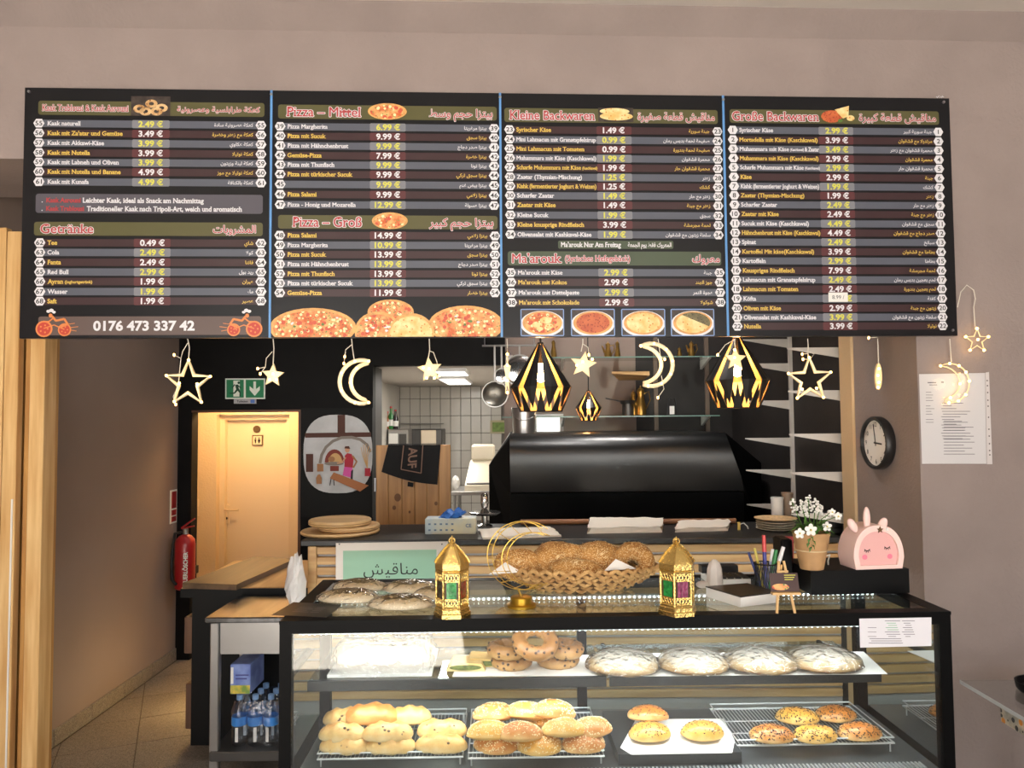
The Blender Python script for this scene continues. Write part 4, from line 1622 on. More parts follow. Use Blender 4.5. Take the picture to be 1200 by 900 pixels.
def stroke(pts, w):
    Lp, Rp = [], []
    for i, p in enumerate(pts):
        a, c = pts[max(0, i - 1)], pts[min(len(pts) - 1, i + 1)]
        d = Vector((c[0] - a[0], c[1] - a[1])).normalized()
        Lp.append((p[0] - d.y * w / 2, p[1] + d.x * w / 2))
        Rp.append((p[0] + d.y * w / 2, p[1] - d.x * w / 2))
    return Lp + Rp[::-1]


pcol = dict(ground=mat('painted_wall', (186, 188, 190), .7, noise_s=7, noise_a=.12), brown=mat('paint_brown', (78, 44, 34), .7), arch=mat('paint_stone', (128, 120, 112), .7),
            oven=mat('paint_clay', (124, 52, 40), .7), sand=mat('paint_sand', (200, 160, 106), .7), tan=mat('paint_tan', (158, 112, 74), .7), red=mat('paint_crimson', (168, 38, 56), .7),
            pink=mat('paint_pink', (206, 84, 158), .7), skin=mat('paint_skin', (196, 148, 116), .7), bench=mat('paint_bench', (164, 106, 66), .7), dark=mat('paint_dark', (46, 34, 42), .7))
LAY = [('painted_ground', 'ground', sup(396, 532, 40.5, 46, 2.7)), ('painted_beam', 'brown', R4(395.5, 404.5, 486.3, 507.5)), ('painted_beam', 'brown', [(357.5, 513), (357.5, 507.5), (434.5, 506.5), (435, 512)]),
       ('painted_arch', 'arch', stroke([(375, 543), (377, 533), (382, 524), (390, 517), (400, 513), (412, 512.5), (422, 515), (430, 521), (434, 530)], 3.4)),
       ('painted_oven', 'oven', [(392 + 11.5 * math.cos(a), 542 + 15.5 * math.sin(a)) for a in [PI + PI * i / 12 for i in range(13)]]),
       ('painted_oven_mouth', 'sand', [(393 + 8 * math.cos(a), 542 + 11 * math.sin(a)) for a in [PI + PI * i / 12 for i in range(13)]]),
       ('painted_loaf', 'tan', sup(388.5, 538, 4, 3.2, 2, 14)), ('painted_shelf', 'arch', sup(391.5, 543.3, 11.5, 2.2, 2, 18)), ('painted_oven_foot', 'oven', R4(387, 397, 546, 552)),
       ('painted_torso', 'red', [(404, 534), (407, 531), (412, 532), (414.5, 537), (413.5, 548), (403.5, 547.5)]), ('painted_head', 'skin', sup(407, 527, 2.8, 3.4, 2, 14)),
       ('painted_cap', 'brown', [(403.5, 525.5), (404.5, 523), (409, 522.8), (410.5, 526)]), ('painted_arm', 'tan', stroke([(413, 534), (418, 541), (414, 548)], 2.2)), ('painted_arm', 'skin', stroke([(405, 536), (401, 542), (395, 543)], 1.8)),
       ('painted_apron', 'pink', [(403.5, 547), (413, 548), (412, 560), (401.5, 557)]), ('painted_leg', 'dark', [(411.5, 552), (413.8, 550), (413.3, 562), (410.8, 562)]),
       ('painted_bench', 'bench', [(386.5, 560.5), (391, 553.5), (432, 569), (422, 576)]), ('painted_bench_leg', 'dark', stroke([(388, 561), (386.5, 569)], 1)), ('painted_bench_leg', 'dark', stroke([(391, 562), (391.5, 569)], 1)),
       ('painted_cupboard', 'brown', R4(358.5, 367, 532, 553)), ('painted_basket', 'tan', R4(371.5, 379, 543.5, 552.5)), ('painted_jar', 'tan', [(371, 567), (370.3, 560), (372.5, 556), (375, 556), (377, 560), (377, 567)]),
       ('painted_flower_pot', 'red', R4(427.5, 434, 548.5, 558))]
for tx in (423, 426, 429, 432, 435):
    LAY.append(('painted_twig', 'sand', stroke([(430.5, 549), (428 + (tx - 429) * .5, 534), (tx, 519 + abs(tx - 428))], .7)))
for k, (nm, c, pts) in enumerate(LAY):
    b = MB()
    px_poly(b, pts, YB - .0275 - .0004 * k)
    b.build(nm, pcol[c], pp)

# ================================================================== KITCHEN DOOR, TOWEL, KITCHEN THINGS
DW = 5.6
door_oak = wood('oak_door', 0x9C7042, 0xB98B56, 'Z', 13, .5)
wd = T('plank_door', 'knotty half-height wooden plank door at the kitchen pass', 'door', (W(484, 600, DW).x, DW, 0))
ztd = W(484, 521.5, DW).z
edges = [440.5, 455, 471, 486, 500, 514, 528]
for a, c in zip(edges, edges[1:]):
    b = MB()
    b.bbox(W(a, 560, DW).x + .001, W(c, 560, DW).x - .001, DW, DW + .035, .05, ztd, .003)
    b.build('plank', door_oak, wd)
b = MB()
for z in (.4, 1.5):
    b.box(W(441, 560, DW).x, W(527, 560, DW).x, DW + .036, DW + .06, z, z + .1)
b.build('door_ledger_trim', door_oak, wd)
b = MB()
p = W(439.8, 568, DW)
b.cyl((p.x, DW - .008, p.z - .05), (p.x, DW - .008, p.z + .05), .01, n=10)
b.build('hinge', mat('screw_steel', 0), wd)
b = MB()
for (kx_, ky_, kr) in ((462, 595, 2.2), (480, 600, 1.4), (511, 590, 2), (520, 602, 1.6), (466, 583, 4)):
    q = W(kx_, ky_, DW - .0004)
    b.flat(ell(0, 0, m(kr, DW), m(kr * 1.2, DW), 10), q, (1, 0, 0), (0, 0, 1))
b.build('knot_stain', mat('knot_brown', (112, 76, 44), .6), wd)

tw_c = W(482, 568, DW - .02)
tl = T('towel', 'black towel lettered in brown hung over the plank door', 'towel', tw_c)
cl = [(455, 521.2), (516.5, 521.2), (512.5, 568), (447, 553)]


def towel_pt(u, v, off=0.0):
    xt = cl[0][0] + (cl[1][0] - cl[0][0]) * u
    xb = cl[3][0] + (cl[2][0] - cl[3][0]) * u
    yb_ = cl[3][1] + (cl[2][1] - cl[3][1]) * u + 5 * math.sin(u * PI) * .6
    x = xt + (xb - xt) * v
    y = cl[0][1] + (yb_ - cl[0][1]) * v
    return W(x, y, DW - .012 - .012 * v - .008 * math.sin(u * 7 + 1) * v - off)


b = MB()
b.grid(lambda u, v: towel_pt(u, v), 14, 10)
b.grid(lambda u, v: towel_pt(1 - u, v, -.007), 14, 10)
b.grid(lambda u, v: Vector((W(cl[0][0] + 61 * u, 520.5, DW).x, DW - .012 + (.07 * v), ztd + .004 + .006 * math.sin(v * PI))), 10, 5)
cloth = mat('black_terry', (20, 19, 20), .95, bump=.5, bump_s=300)
b.build('cloth', cloth, tl, True)
b = MB()
px_poly(b, [(452 + 23 + 3, 564.5), (478 + 6.5, 566), (484, 571), (477.5, 570)], DW - .03, .004)
b.build('hanging_tab', cloth, tl)
brn = mat('towel_brown_thread', (124, 98, 84), .9)
b = MB()
for s_, e_ in (((473, 522), (470, 550)), ((470, 550), (493.5, 554.5)), ((495.5, 522), (493.5, 554.5))):
    b.bar(W(s_[0], s_[1], DW - .032), W(e_[0], e_[1], DW - .032), .007, .003, (0, 1, 0))
b.build('border_print', brn, tl)
b = MB()
txt(b, 'AUF', W(484.2, 524, DW - .033), (W(482.5, 549, DW) - W(484, 523, DW)).normalized(), Vector((1, 0, .12)).normalized(), .062, bold=.03, fit=.155)
b.build('towel_lettering', brn, tl)

steel = mat('brushed_steel', (176, 174, 172), .32, .9, noise_s=3, noise_a=.08)
dsteel = mat('dark_steel', (96, 94, 92), .4, .85)
chrome = mat('polished_steel', (215, 214, 212), .12, .95)
whitep = mat('white_plastic', (226, 224, 220), .4)
# cabinets in the kitchen
c = W(462, 503, 9.4)
t = T('kitchen_cabinet', 'white kitchen cabinet carrying the bottles', 'cabinet', (W(459, 503, 9.4).x, 9.4, 0))
b = MB()
b.bbox(kx0 + .02, W(478, 503, 9.4).x, 9.4, 9.78, 0, c.z, .01)
b.build('cabinet_body', steel, t)
b = MB()
b.bbox(kx0 + .03, W(466, 510, 9.38).x, 9.38, 9.399, .2, c.z - .05, .008)
b.build('cabinet_door', whitep, t)
b = MB()
b.box(W(467.5, 510, 9.38).x, W(476, 510, 9.38).x, 9.385, 9.399, .2, c.z - .06)
b.build('control_panel', dsteel, t)
t = T('steel_oven_cabinet', 'grey steel cabinet in the wall niche of the kitchen', 'cabinet', (W(499, 520, 9.8).x, 9.8, 0))
zc_ = W(499, 503, 9.8).z
b = MB()
b.bbox(W(480, 503, 9.8).x, W(518, 503, 9.8).x, 9.8, 10.3, 0, zc_, .01)
b.build('cabinet_body', dsteel, t)
b = MB()
b.bbox(W(493, 503, 9.78).x, W(511, 503, 9.78).x, 9.78, 9.799, .3, zc_ - .01, .008)
b.build('cabinet_door', mat('beige_panel', (214, 198, 174), .5), t)
b = MB()
x0, x1 = W(470, 500, 10.45).x, W(520, 500, 10.45).x
zz = W(500, 496, 10.45).z
b.box(x0, x1, 10.40, 10.48, zz - .012, zz)
b.build('niche_ledge', mat('niche_grey', (150, 146, 140), .7), kit)
for (bx, colr, hh, lab) in ((454, (150, 90, 50), 11, 'amber bottle on the kitchen cabinet'), (458.3, (40, 120, 50), 14, 'green glass bottle on the kitchen cabinet'), (463.5, (40, 30, 34), 12, 'dark bottle on the kitchen cabinet')):
    q = W(bx, 502.6, 9.5)
    q.z = c.z
    t = T('bottle', lab, 'bottle', q, 'bottles on the kitchen cabinet')
    hh = m(hh * 1.9, 9.5)
    b = MB()
    b.lathe([(.034, 0), (.036, .01), (.036, hh * .55), (.015, hh * .74), (.013, hh * .92)], q, 12)
    b.build('bottle_body', mat('bottle_glass_%d' % bx, colr, .15), t, True)
    b = MB()
    b.lathe([(.015, hh * .92), (.015, hh)], q, 10)
    b.build('cap', mat('bottle_cap_red', (180, 50, 46), .4), t)
    b = MB()
    b.lathe([(.0366, hh * .15), (.0366, hh * .42)], q, 12, caps=False)
    b.build('paper_label', whitep, t)
# green framed tile picture
q = W(588, 501, YK - .02)
t = T('wall_plaque', 'small green framed plaque on the white kitchen tiles', 'plaque', W(588, 508, YK - .02))
b = MB()
px_poly(b, R4(574.5, 602, 492.5, 508), YK - .03, .015)
b.build('plaque_frame', mat('plaque_frame_cream', (196, 186, 150), .6), t)
b = MB()
px_poly(b, R4(577, 600, 495, 506), YK - .032, .002)
b.build('plaque_field', mat('plaque_green', (124, 150, 72), .5, noise_s=20, noise_a=.25), t)
# dough sheeter on a steel table
DK = 8.0
t = T('work_table', 'steel work table under the dough machine', 'table', (W(556, 580, DK).x, DK + .3, 0))
ztb = W(556, 576, DK).z
xa, xb = W(529, 576, DK).x, W(583, 576, DK).x
b = MB()
b.bbox(xa, xb, DK, DK + .7, ztb - .04, ztb)
b.build('tabletop', steel, t)
for lx in (xa + .03, xb - .03):
    for ly in (DK + .04, DK + .66):
        b = MB()
        b.cyl((lx, ly, 0), (lx, ly, ztb - .04), .02, n=10)
        b.build('leg', steel, t)
t = T('dough_sheeter', 'pale steel dough sheeting machine in the kitchen', 'machine', (W(560, 575, DK + .1).x, DK + .2, ztb))
yy = DK + .08
b = MB()
x0, x1 = W(544.5, 570, yy).x, W(577, 570, yy).x
z1, z2, z3 = W(560, 569, yy).z, W(560, 541, yy).z, W(560, 522, yy).z
b.add([(x0, yy, ztb), (x1 + .05, yy, ztb), (x1 + .05, yy + .45, ztb), (x0, yy + .45, ztb), (x0, yy, z1), (x1 + .05, yy, z1), (x1 + .05, yy + .25, z2), (x0 + .05, yy + .25, z2), (x1 + .05, yy + .45, z2), (x0 + .05, yy + .45, z2)],
      [(0, 3, 2, 1), (0, 1, 5, 4), (4, 5, 6, 7), (7, 6, 8, 9), (1, 2, 8, 6, 5), (0, 4, 7, 9, 3), (2, 3, 9, 8)])
b.build('feed_ramp', mat('machine_cream', (214, 204, 184), .35, .2), t)
b = MB()
b.bbox(x0 + .06, x1 + .02, yy + .22, yy + .44, z2 + .001, z3, .02)
b.build('roller_housing', mat('machine_cream', 0), t)
b = MB()
b.cyl((x0 + .02, yy + .02, z1 + .015), (x1 + .04, yy + .02, z1 + .015), .014, n=10)
b.build('roller', dsteel, t)
q = W(535, 560, DK + .3)
b = MB()
b.blob(W(534, 571, DK + .25) * Vector((1, 1, 0)) + Vector((0, 0, ztb + .075)), .045, .045, .075, 12, 8, fn=lambda p, qq: qq * (1 + .25 * noise.noise(p * 3)))
b.build('crumpled_bag', whitep, None, False, label='crumpled white bag on the kitchen work table', cat='bag')
# hanging pans on a rail
DR = 5.9
zr = W(600, 405, DR).z
rt = T('hanging_rail', 'thin steel rail carrying the hanging pans', 'rail', (W(600, 405, DR).x, DR, zr))
b = MB()
b.cyl((W(565, 405, DR).x, DR, zr), (W(628, 405, DR).x, DR, zr), .008, n=8)
b.build('rail_bar', steel, rt)
for x in (568, 626):
    b = MB()
    b.cyl((W(x, 405, DR).x, DR, zr), (W(x, 405, DR).x, DR, CEIL), .005, n=6)
    b.build('rail_hanger', steel, rt)
for (px_, py_, rr, lab, kind) in ((609, 434, 18, 'round steel pan hanging behind the pendant lamp', 1), (588, 441, 9, 'small chrome ladle bowl hanging beside the slim star', 1), (580, 462, 15, 'steel mesh strainer bowl hanging before the tiles', 2)):
    q = W(px_, py_, DR - .03 - .01 * (px_ % 3))
    r = m(rr, DR)
    t = T('hanging_pan', lab, 'pan', q, 'steel pans hanging by the oven')
    b = MB()
    b.grid(lambda u, v: q + Vector((math.cos(u * 2 * PI) * r * math.cos(v * PI / 2 * .95), r * .5 * math.sin(v * PI / 2 * .95) * (1 if kind == 2 else -.3), math.sin(u * 2 * PI) * r * math.cos(v * PI / 2 * .95))), 24, 8, True)
    b.build('pan_bowl', chrome if kind == 1 else mat('strainer_mesh', (128, 124, 116), .35, .8), t, True)
    b = MB()
    b.torus(q, r, .006, (1, 0, 0), (0, 0, 1), 24, 6)
    b.build('pan_rim', steel, t, True)
    b = MB()
    b.bar(q + Vector((0, 0, r)), Vector((q.x, q.y, zr)), .014, .004, (0, 1, 0))
    b.build('pan_handle', steel, t)

# ================================================================== OVEN
def D_(px, py, d):
    return W(px, py, d)


oven_m = mat('oven_black', (9, 10, 11), .33, .0, .7, noise_s=3, noise_a=.25, bump=.05, bump_s=60)
A, B_ = W(597, 510.5, 5.16), W(850, 505, 5.16)
B_.z = A.z = (A.z + B_.z) / 2
Gp, C_ = W(598, 577, 5.12), W(872, 572, 5.12)
C_.z = Gp.z = (C_.z + Gp.z) / 2
H, J = W(573, 546, 5.65), W(892, 546, 5.65)
J.z = H.z
zf = .95
ov = T('pizza_oven', 'large black pizza oven with a sloping hood behind the counter', 'oven', ((A.x + B_.x) / 2, 5.7, 0))


def at_z(p, z):
    return Vector((p.x, p.y, z))


yb = 6.35
b = MB()
prof = [(509, 5.26), (513, 5.20), (519, 5.165), (527, 5.145), (536, 5.138), (547, 5.142), (560, 5.155), (577, 5.18), (579, 5.22), (600, 5.27), (640, 5.36)]
Lc, Rc_ = [], []
for (yy_, dd_) in prof:
    zz_ = W(720, yy_ - 1, dd_).z
    f_ = min(1.0, (yy_ - 509) / 60)
    Lc.append(Vector((W(597 + f_, yy_, dd_).x, dd_, zz_)))
    Rc_.append(Vector((W(850 + 22 * f_, yy_, dd_).x, dd_, zz_)))
n_ = len(prof)
zb0 = Lc[-1].z
A, B_ = Lc[0], Rc_[0]
H = at_z(H, W(573, 545, 5.65).z)
J = at_z(J, H.z)
vs = Lc + Rc_ + [H, J, at_z(H, zb0), at_z(J, zb0), Vector((A.x, yb, A.z)), Vector((B_.x, yb, B_.z)), Vector((H.x, yb, H.z)), Vector((J.x, yb, J.z)), Vector((H.x, yb, zb0)), Vector((J.x, yb, zb0))]
o_ = 2 * n_
fsx = [(i + 1, n_ + i + 1, n_ + i, i) for i in range(n_ - 1)]
sd_ = [tuple([o_ + 2] + list(range(n_ - 1, -1, -1)) + [o_]), tuple([o_ + 1] + list(range(n_, 2 * n_)) + [o_ + 3])]
fsx += [(0, n_, o_ + 5, o_ + 4), (o_, 0, o_ + 4, o_ + 6), (n_, o_ + 1, o_ + 7, o_ + 5), (o_ + 8, o_ + 2, o_, o_ + 6), (o_ + 3, o_ + 9, o_ + 7, o_ + 1), (o_ + 4, o_ + 5, o_ + 7, o_ + 9, o_ + 8, o_ + 6), (o_ + 2, o_ + 8, o_ + 9, o_ + 3, 2 * n_ - 1, n_ - 1)]
b.add(vs, fsx)
zf = zb0
for f_ in sd_:
    b2_ = MB()
    b2_.add([vs[i] for i in f_], [tuple(range(len(f_)))])
    b2_.build('hood_side_panel', mat('matte_black_steel', (7, 7, 8), .75, spec=.12), ov)
b.build('oven_hood', oven_m, ov, True)
b = MB()
b.box(H.x + .05, J.x - .05, 5.42, yb - .05, 0, zf - .001)
b.build('oven_stand', oven_m, ov)
bk = W(614, 512, 5.75)
bk.z = A.z
t = T('steel_bucket', 'steel bucket with wire handle on top of the black oven', 'bucket', bk)
br = m(14, 5.75)
bh = m(29, 5.75)
b = MB()
b.lathe([(br * .93, 0), (br, bh), (br * .96, bh), (br * .9, .01)], bk, 28)
b.build('bucket_body', steel, t, True)
b = MB()
b.torus(bk + Vector((0, 0, bh)), br, .004, n=28, k=6)
b.build('bucket_rim', steel, t, True)
b = MB()
b.tube([bk + Vector((br * 1.02 * math.cos(a), -br * 1.02 * abs(math.sin(a)), bh * (.95 - .45 * math.sin(a)))) for a in [PI * i / 12 for i in range(13)]], .003, 6)
b.build('wire_handle', steel, t)
# round steel dish with knob

# ================================================================== GLASS SHELVES BEHIND THE OVEN
gl_shelf = glass('shelf_glass', (.86, .93, .9), 1.6)
brass = mat('antique_brass', (176, 138, 72), .28, .9)
zs1 = W(700, 418, 6.22).z
zs2 = W(700, 487.5, 6.3).z
for (z, xa, xb, ya, lab) in ((zs1, 640, 842, 6.22, 'upper glass shelf holding brass pots behind the oven'), (zs2, 588, 842, 6.28, 'lower glass shelf just above the black oven')):
    x0, x1 = W(xa, 450, 6.3).x, W(xb, 450, 6.3).x
    t = T('glass_shelf', lab, 'shelf', ((x0 + x1) / 2, 6.4, z - .01), 'glass shelves behind the oven')
    b = MB()
    b.box(x0, x1, ya, YR - .02, z - .01, z)
    b.build('glass_plate', gl_shelf, t)
    b = MB()
    b.box(x0, x1, ya - .0015, ya - .0002, z - .01, z)
    b.build('polished_edge', mat('glass_edge', (120, 150, 140), .2), t)
    for px_ in (660, 828):
        xx = W(px_, 450, 6.4).x
        b = MB()
        b.add([(xx - .01, YR - .021, z - .012), (xx + .01, YR - .021, z - .012), (xx - .01, ya + .04, z - .012), (xx + .01, ya + .04, z - .012), (xx - .01, YR - .021, z - .09), (xx + .01, YR - .021, z - .09)],
              [(0, 2, 3, 1), (2, 4, 5, 3), (0, 4, 2), (1, 3, 5), (0, 1, 5, 4)])
        b.build('shelf_bracket', mat('bracket_white', (204, 200, 194), .5), t)
for px_ in (768, 828):
    xx = W(px_, 450, YR).x
    b = MB()
    b.box(xx - .018, xx + .018, YR - .02, YR, 1.4, 3.0)
    b.build('shelf_rail', mat('rail_brown', (112, 96, 84), .5, .3), None, cat='rail', label='brown upright shelf rail at the %s' % ('charcoal wall edge' if px_ == 768 else 'shelf end by the pendant'))


def pot(px_, zbase, hpx, wpx, lab, D=6.42, handle=True, kind='pot'):
    q = W(px_, 450, D)
    q.z = zbase
    h, w = m(hpx, D), m(wpx, D) / 2
    t = T('brass_' + kind, lab, kind, q, 'brass pots behind the oven')
    b = MB()
    b.lathe([(w * .75, 0), (w * .95, h * .03), (w, h * .28), (w * .78, h * .55), (w * .52, h * .78), (w * .66, h * .92), (w * .60, h), (w * .5, h * .98)], q, 18)
    b.build('pot_body', brass, t, True)
    if handle:
        b = MB()
        b.tube([q + Vector((w * .55, 0, h * .85)), q + Vector((w * 1.5, 0, h * .95)), q + Vector((w * 1.7, 0, h * .6)), q + Vector((w * .95, 0, h * .25))], .005, 6)
        b.build('handle', brass, t, True)
        b = MB()
        b.cyl(q + Vector((-w * .8, 0, h * .4)), q + Vector((-w * 1.5, 0, h * .9)), .012, .005, n=8)
        b.build('spout', brass, t, True)
    b = MB()
    b.lathe([(w * .62, h * 1.0), (w * .4, h * 1.07), (w * .1, h * 1.1), (w * .12, h * 1.16), (0.001, h * 1.18)], q, 14)
    b.build('lid', brass, t, True)
    return t


pot(649, zs1, 20, 7, 'dark slender brass pot at the near end of the upper shelf', handle=False)
pot(713, zs1, 17, 9, 'brass ewer with handle at the middle of the upper shelf')
pot(724, zs1, 19, 7, 'narrow brass pot next to the ewer on the upper shelf', D=6.5, handle=False)
pot(797, zs1, 11, 6, 'tiny brass pot beside the crescent moon on the upper shelf', handle=False)
pot(811, zs1, 17, 8, 'brass ewer at the far end of the upper shelf')
pot(742, zs2, 26, 9, 'slim brass coffee pot on the lower glass shelf', handle=False)
pot(750.5, zs2, 30, 13, 'tall brass coffee pot with spout on the lower glass shelf', D=6.38)
q = W(733, 470, 6.4)
t = T('flat_grill_pan', 'small dark long-handled pan leaning on the lower glass shelf', 'pan', Vector((q.x, q.y, zs2)))
b = MB()
b.lathe([(.06, 0), (.075, .03), (.07, .03), (.055, .006)], (q.x + .02, q.y, zs2 + .1), 18)
b.lathe([(.05, 0), (.05, .1)], (q.x + .02, q.y, zs2), 14)
b.build('pan_bowl', dsteel, t, True)
b = MB()
b.bar((q.x - .05, q.y, zs2 + .125), (q.x - .17, q.y, zs2 + .15), .02, .01)
b.build('pan_handle', mat('hose_black', 0), t)
q = W(788, 486, 6.36)
q.z = zs2
t = T('card_stand', 'black wire card stand on the lower glass shelf', 'stand', q)
b = MB()
w_, h_ = m(5.5, 6.36), m(20, 6.36)
b.tube([q + Vector((-w_, 0, .005)), q + Vector((-w_ * .6, .02, h_)), q + Vector((w_ * .6, .02, h_)), q + Vector((w_, 0, .005))], .007, 6, True)
b.build('wire_frame', mat('hose_black', 0), t)
b = MB()
b.box(q.x - w_ * .5, q.x + w_ * .5, q.y + .012, q.y + .016, q.z + .01, q.z + h_ * .55)
b.build('card', whitep, t)
# wooden wall console
q = W(735, 442, 6.3)
t = T('wall_console', 'small pale wooden wedge console on the plaster behind the shelves', 'console', Vector((W(745, 442, 6.5).x, YR - .1, q.z)))
b = MB()
z1 = W(735, 436, 6.4).z
x0, x1 = W(716, 440, 6.35).x, W(760, 440, 6.35).x
b.add([(x0, YR - .3, z1), (x1, YR - .3, z1), (x1, YR - .01, z1), (x0 + .1, YR - .01, z1), (x0, YR - .3, z1 - .02), (x1, YR - .3, z1 - .035), (x1, YR - .01, z1 - .06), (x0 + .1, YR - .01, z1 - .06)],
      [(0, 1, 2, 3), (4, 7, 6, 5), (0, 4, 5, 1), (1, 5, 6, 2), (2, 6, 7, 3), (3, 7, 4, 0)])
b.build('console_board', wood('console_pine', 0xB98E58, 0xD2AA74, 'X', 12), t)

# white slotted standards with tapered brackets on the dark side wall
brk = mat('bracket_white', 0)
for (pxp, ys, lab) in ((990, (406, 457, 508, 553, 601), 'near white slotted standard with tapered shelf brackets'), (928, (396, 425, 469, 513, 550, 590), 'farther white slotted standard with tapered shelf brackets')):
    base = GX(pxp, 500, XRW - .01)
    t = T('shelf_standard', lab, 'shelf bracket', Vector((XRW, base.y, .9)), 'bare shelf standards on the charcoal side wall')
    b = MB()
    b.box(XRW - .022, XRW, base.y - .014, base.y + .014, .9, 3.0)
    b.build('upright', brk, t)
    for y in ys:
        z = GX(pxp, y, XRW - .02).z
        b = MB()
        b.prism([(-.022, 0), (-.33, 0), (-.33, -.008), (-.022, -.062)][::-1], (XRW, base.y - .004, z), (1, 0, 0), (0, 0, 1), .008)
        b.build('bracket_arm', brk, t)

# ================================================================== BACK COUNTER WITH SLATTED FRONT
DC = 4.30
ZW = W(650, 631.5, DC).z
cx0, cx1 = W(352, 632, DC).x, 1.845
worktop = mat('dark_worktop', (38, 36, 36), .45, noise_s=30, noise_a=.2)
b = MB()
b.bbox(cx0, cx1, DC, DC + .64, ZW - .032, ZW, .004)
b.build('worktop', worktop, None, cat='worktop', label='long dark worktop running in front of the black oven')
cf = T('slatted_counter', 'counter body with a horizontal pale wooden slat front', 'counter', ((cx0 + cx1) / 2, DC + .1, 0))
sx0 = W(360, 660, DC).x
b = MB()
b.box(sx0 + .01, cx1, DC + .055, DC + .60, 0, ZW - .033)
b.build('counter_body', mat('pale_backing', (168, 162, 160), .7), cf)
slat_m = wood('slat_pine', 0xB48A58, 0xD2AC78, 'X', 15, .5)
pitch = m(11.9, DC)
sl = MB()
k = 0
z = ZW - .04
while z > .35:
    b = MB()
    b.bbox(sx0 + .045, cx1 - .01, DC + .022, DC + .052, z - pitch * .74, z, .003)
    b.build('slat', slat_m, cf)
    z -= pitch
for px_ in (366, 690):
    b = MB()
    x = W(px_, 660, DC).x
    if px_ == 366:
        b.bbox(sx0, x + .02, DC + .01, DC + .05, .3, ZW - .034, .003)
        b.build('end_post', slat_m, cf)

# poster with a handwritten word
ps_ = T('bakery_poster', 'white-bordered pale green poster reading manakish in Arabic', 'poster', W(459, 700, DC))
b = MB()
px_poly(b, [(393.5, 700), (393.5, 636.5), (525, 634.5), (525, 700)], DC - .004, .004)
b.build('poster_sheet', mat('poster_white', (222, 214, 206), .6), ps_)
b = MB()
px_poly(b, [(402, 697), (402, 645.5), (511.5, 644), (511.5, 697)], DC - .0055, .001)
b.build('green_field', mat('poster_green', (150, 190, 164), .6), ps_)
b = MB()
txt(b, 'مناقيش', W(426, 667, DC - .007), (1, 0, 0), (0, 0, 1), .062, arabic=True, bold=-.004, fit=m(63, DC))
b.build('poster_lettering', mat('black_print', 0), ps_)
for x in (518, 398):
    b = MB()
    q = W(x, 637.5, DC)
    b.cyl(q + Vector((0, -.008, 0)), q, .004, n=8)
    b.build('pin', mat('black_print', 0), ps_)

# round boards
beech = wood('beech_board', 0xC09A66, 0xD9B684, 'X', 10, .5)
for k, (px_, r, z0, h, dy, lab) in enumerate(((399, .235, 0, .022, .30, 'largest round wooden board, bottom of the stack'), (409, .185, .024, .03, .30, 'thick round wooden board in the middle of the stack'),
                                              (400, .185, .056, .034, .27, 'topmost round wooden board of the stack'))):
    x = W(px_, 620, DC + .28).x
    t = T('round_board', lab, 'board', (x, DC + dy - .02, ZW + z0), 'round wooden boards on the worktop')
    b = MB()
    b.lathe([(r - .012, 0), (r, .008), (r, h - .006), (r - .006, h)], (x, DC + dy - .02, ZW + z0), 48)
    b.build('board_disc', beech, t, True)
    b = MB()
    b.torus((x, DC + dy - .02, ZW + z0 + h * .5), r - .002, .0034, n=48, k=6)
    b.build('edge_groove', wood('beech_dark', 0x8E6A40, 0xA8804E, 'X', 10), t, True)
# glove carton with blue glove
q = W(528, 630.5, DC + .22)
xg0, xg1 = W(498, 620, DC + .2).x, W(557.5, 620, DC + .2).x
t = T('glove_carton', 'pale blue and cream glove carton with a blue glove sticking out', 'carton', ((xg0 + xg1) / 2, DC + .26, ZW))
hg = m(18, DC + .2)
b = MB()
b.bbox(xg0, xg1, DC + .2, DC + .33, ZW, ZW + hg, .003)
b.build('carton_body', mat('carton_print', (168, 186, 196), .5, noise_s=5, color2=(214, 206, 170)), t)
b = MB()
for i in range(5):
    for j in range(2):
        x = xg0 + .02 + i * .034
        b.box(x, x + .014, DC + .1988, DC + .1999, ZW + .02 + j * .035, ZW + .03 + j * .035)
txt(b, 'CE', (xg1 - .06, DC + .1985, ZW + hg * .55), (1, 0, 0), (0, 0, 1), .02)
b.build('carton_lettering', mat('carton_ink', (96, 116, 140), .6), t)
b = MB()
b.blob(((xg0 + xg1) / 2 + .005, DC + .26, ZW + hg + .012), .075, .05, .035, 22, 12, fn=lambda p, qq: qq * (1 + .55 * noise.noise(p * 2.4 + Vector((3, 1, 2)))) + Vector((.03 * p.z, 0, .012 * math.sin(p.x * 9))))
b.build('blue_glove', mat('nitrile_blue', (52, 112, 196), .45), t, True)


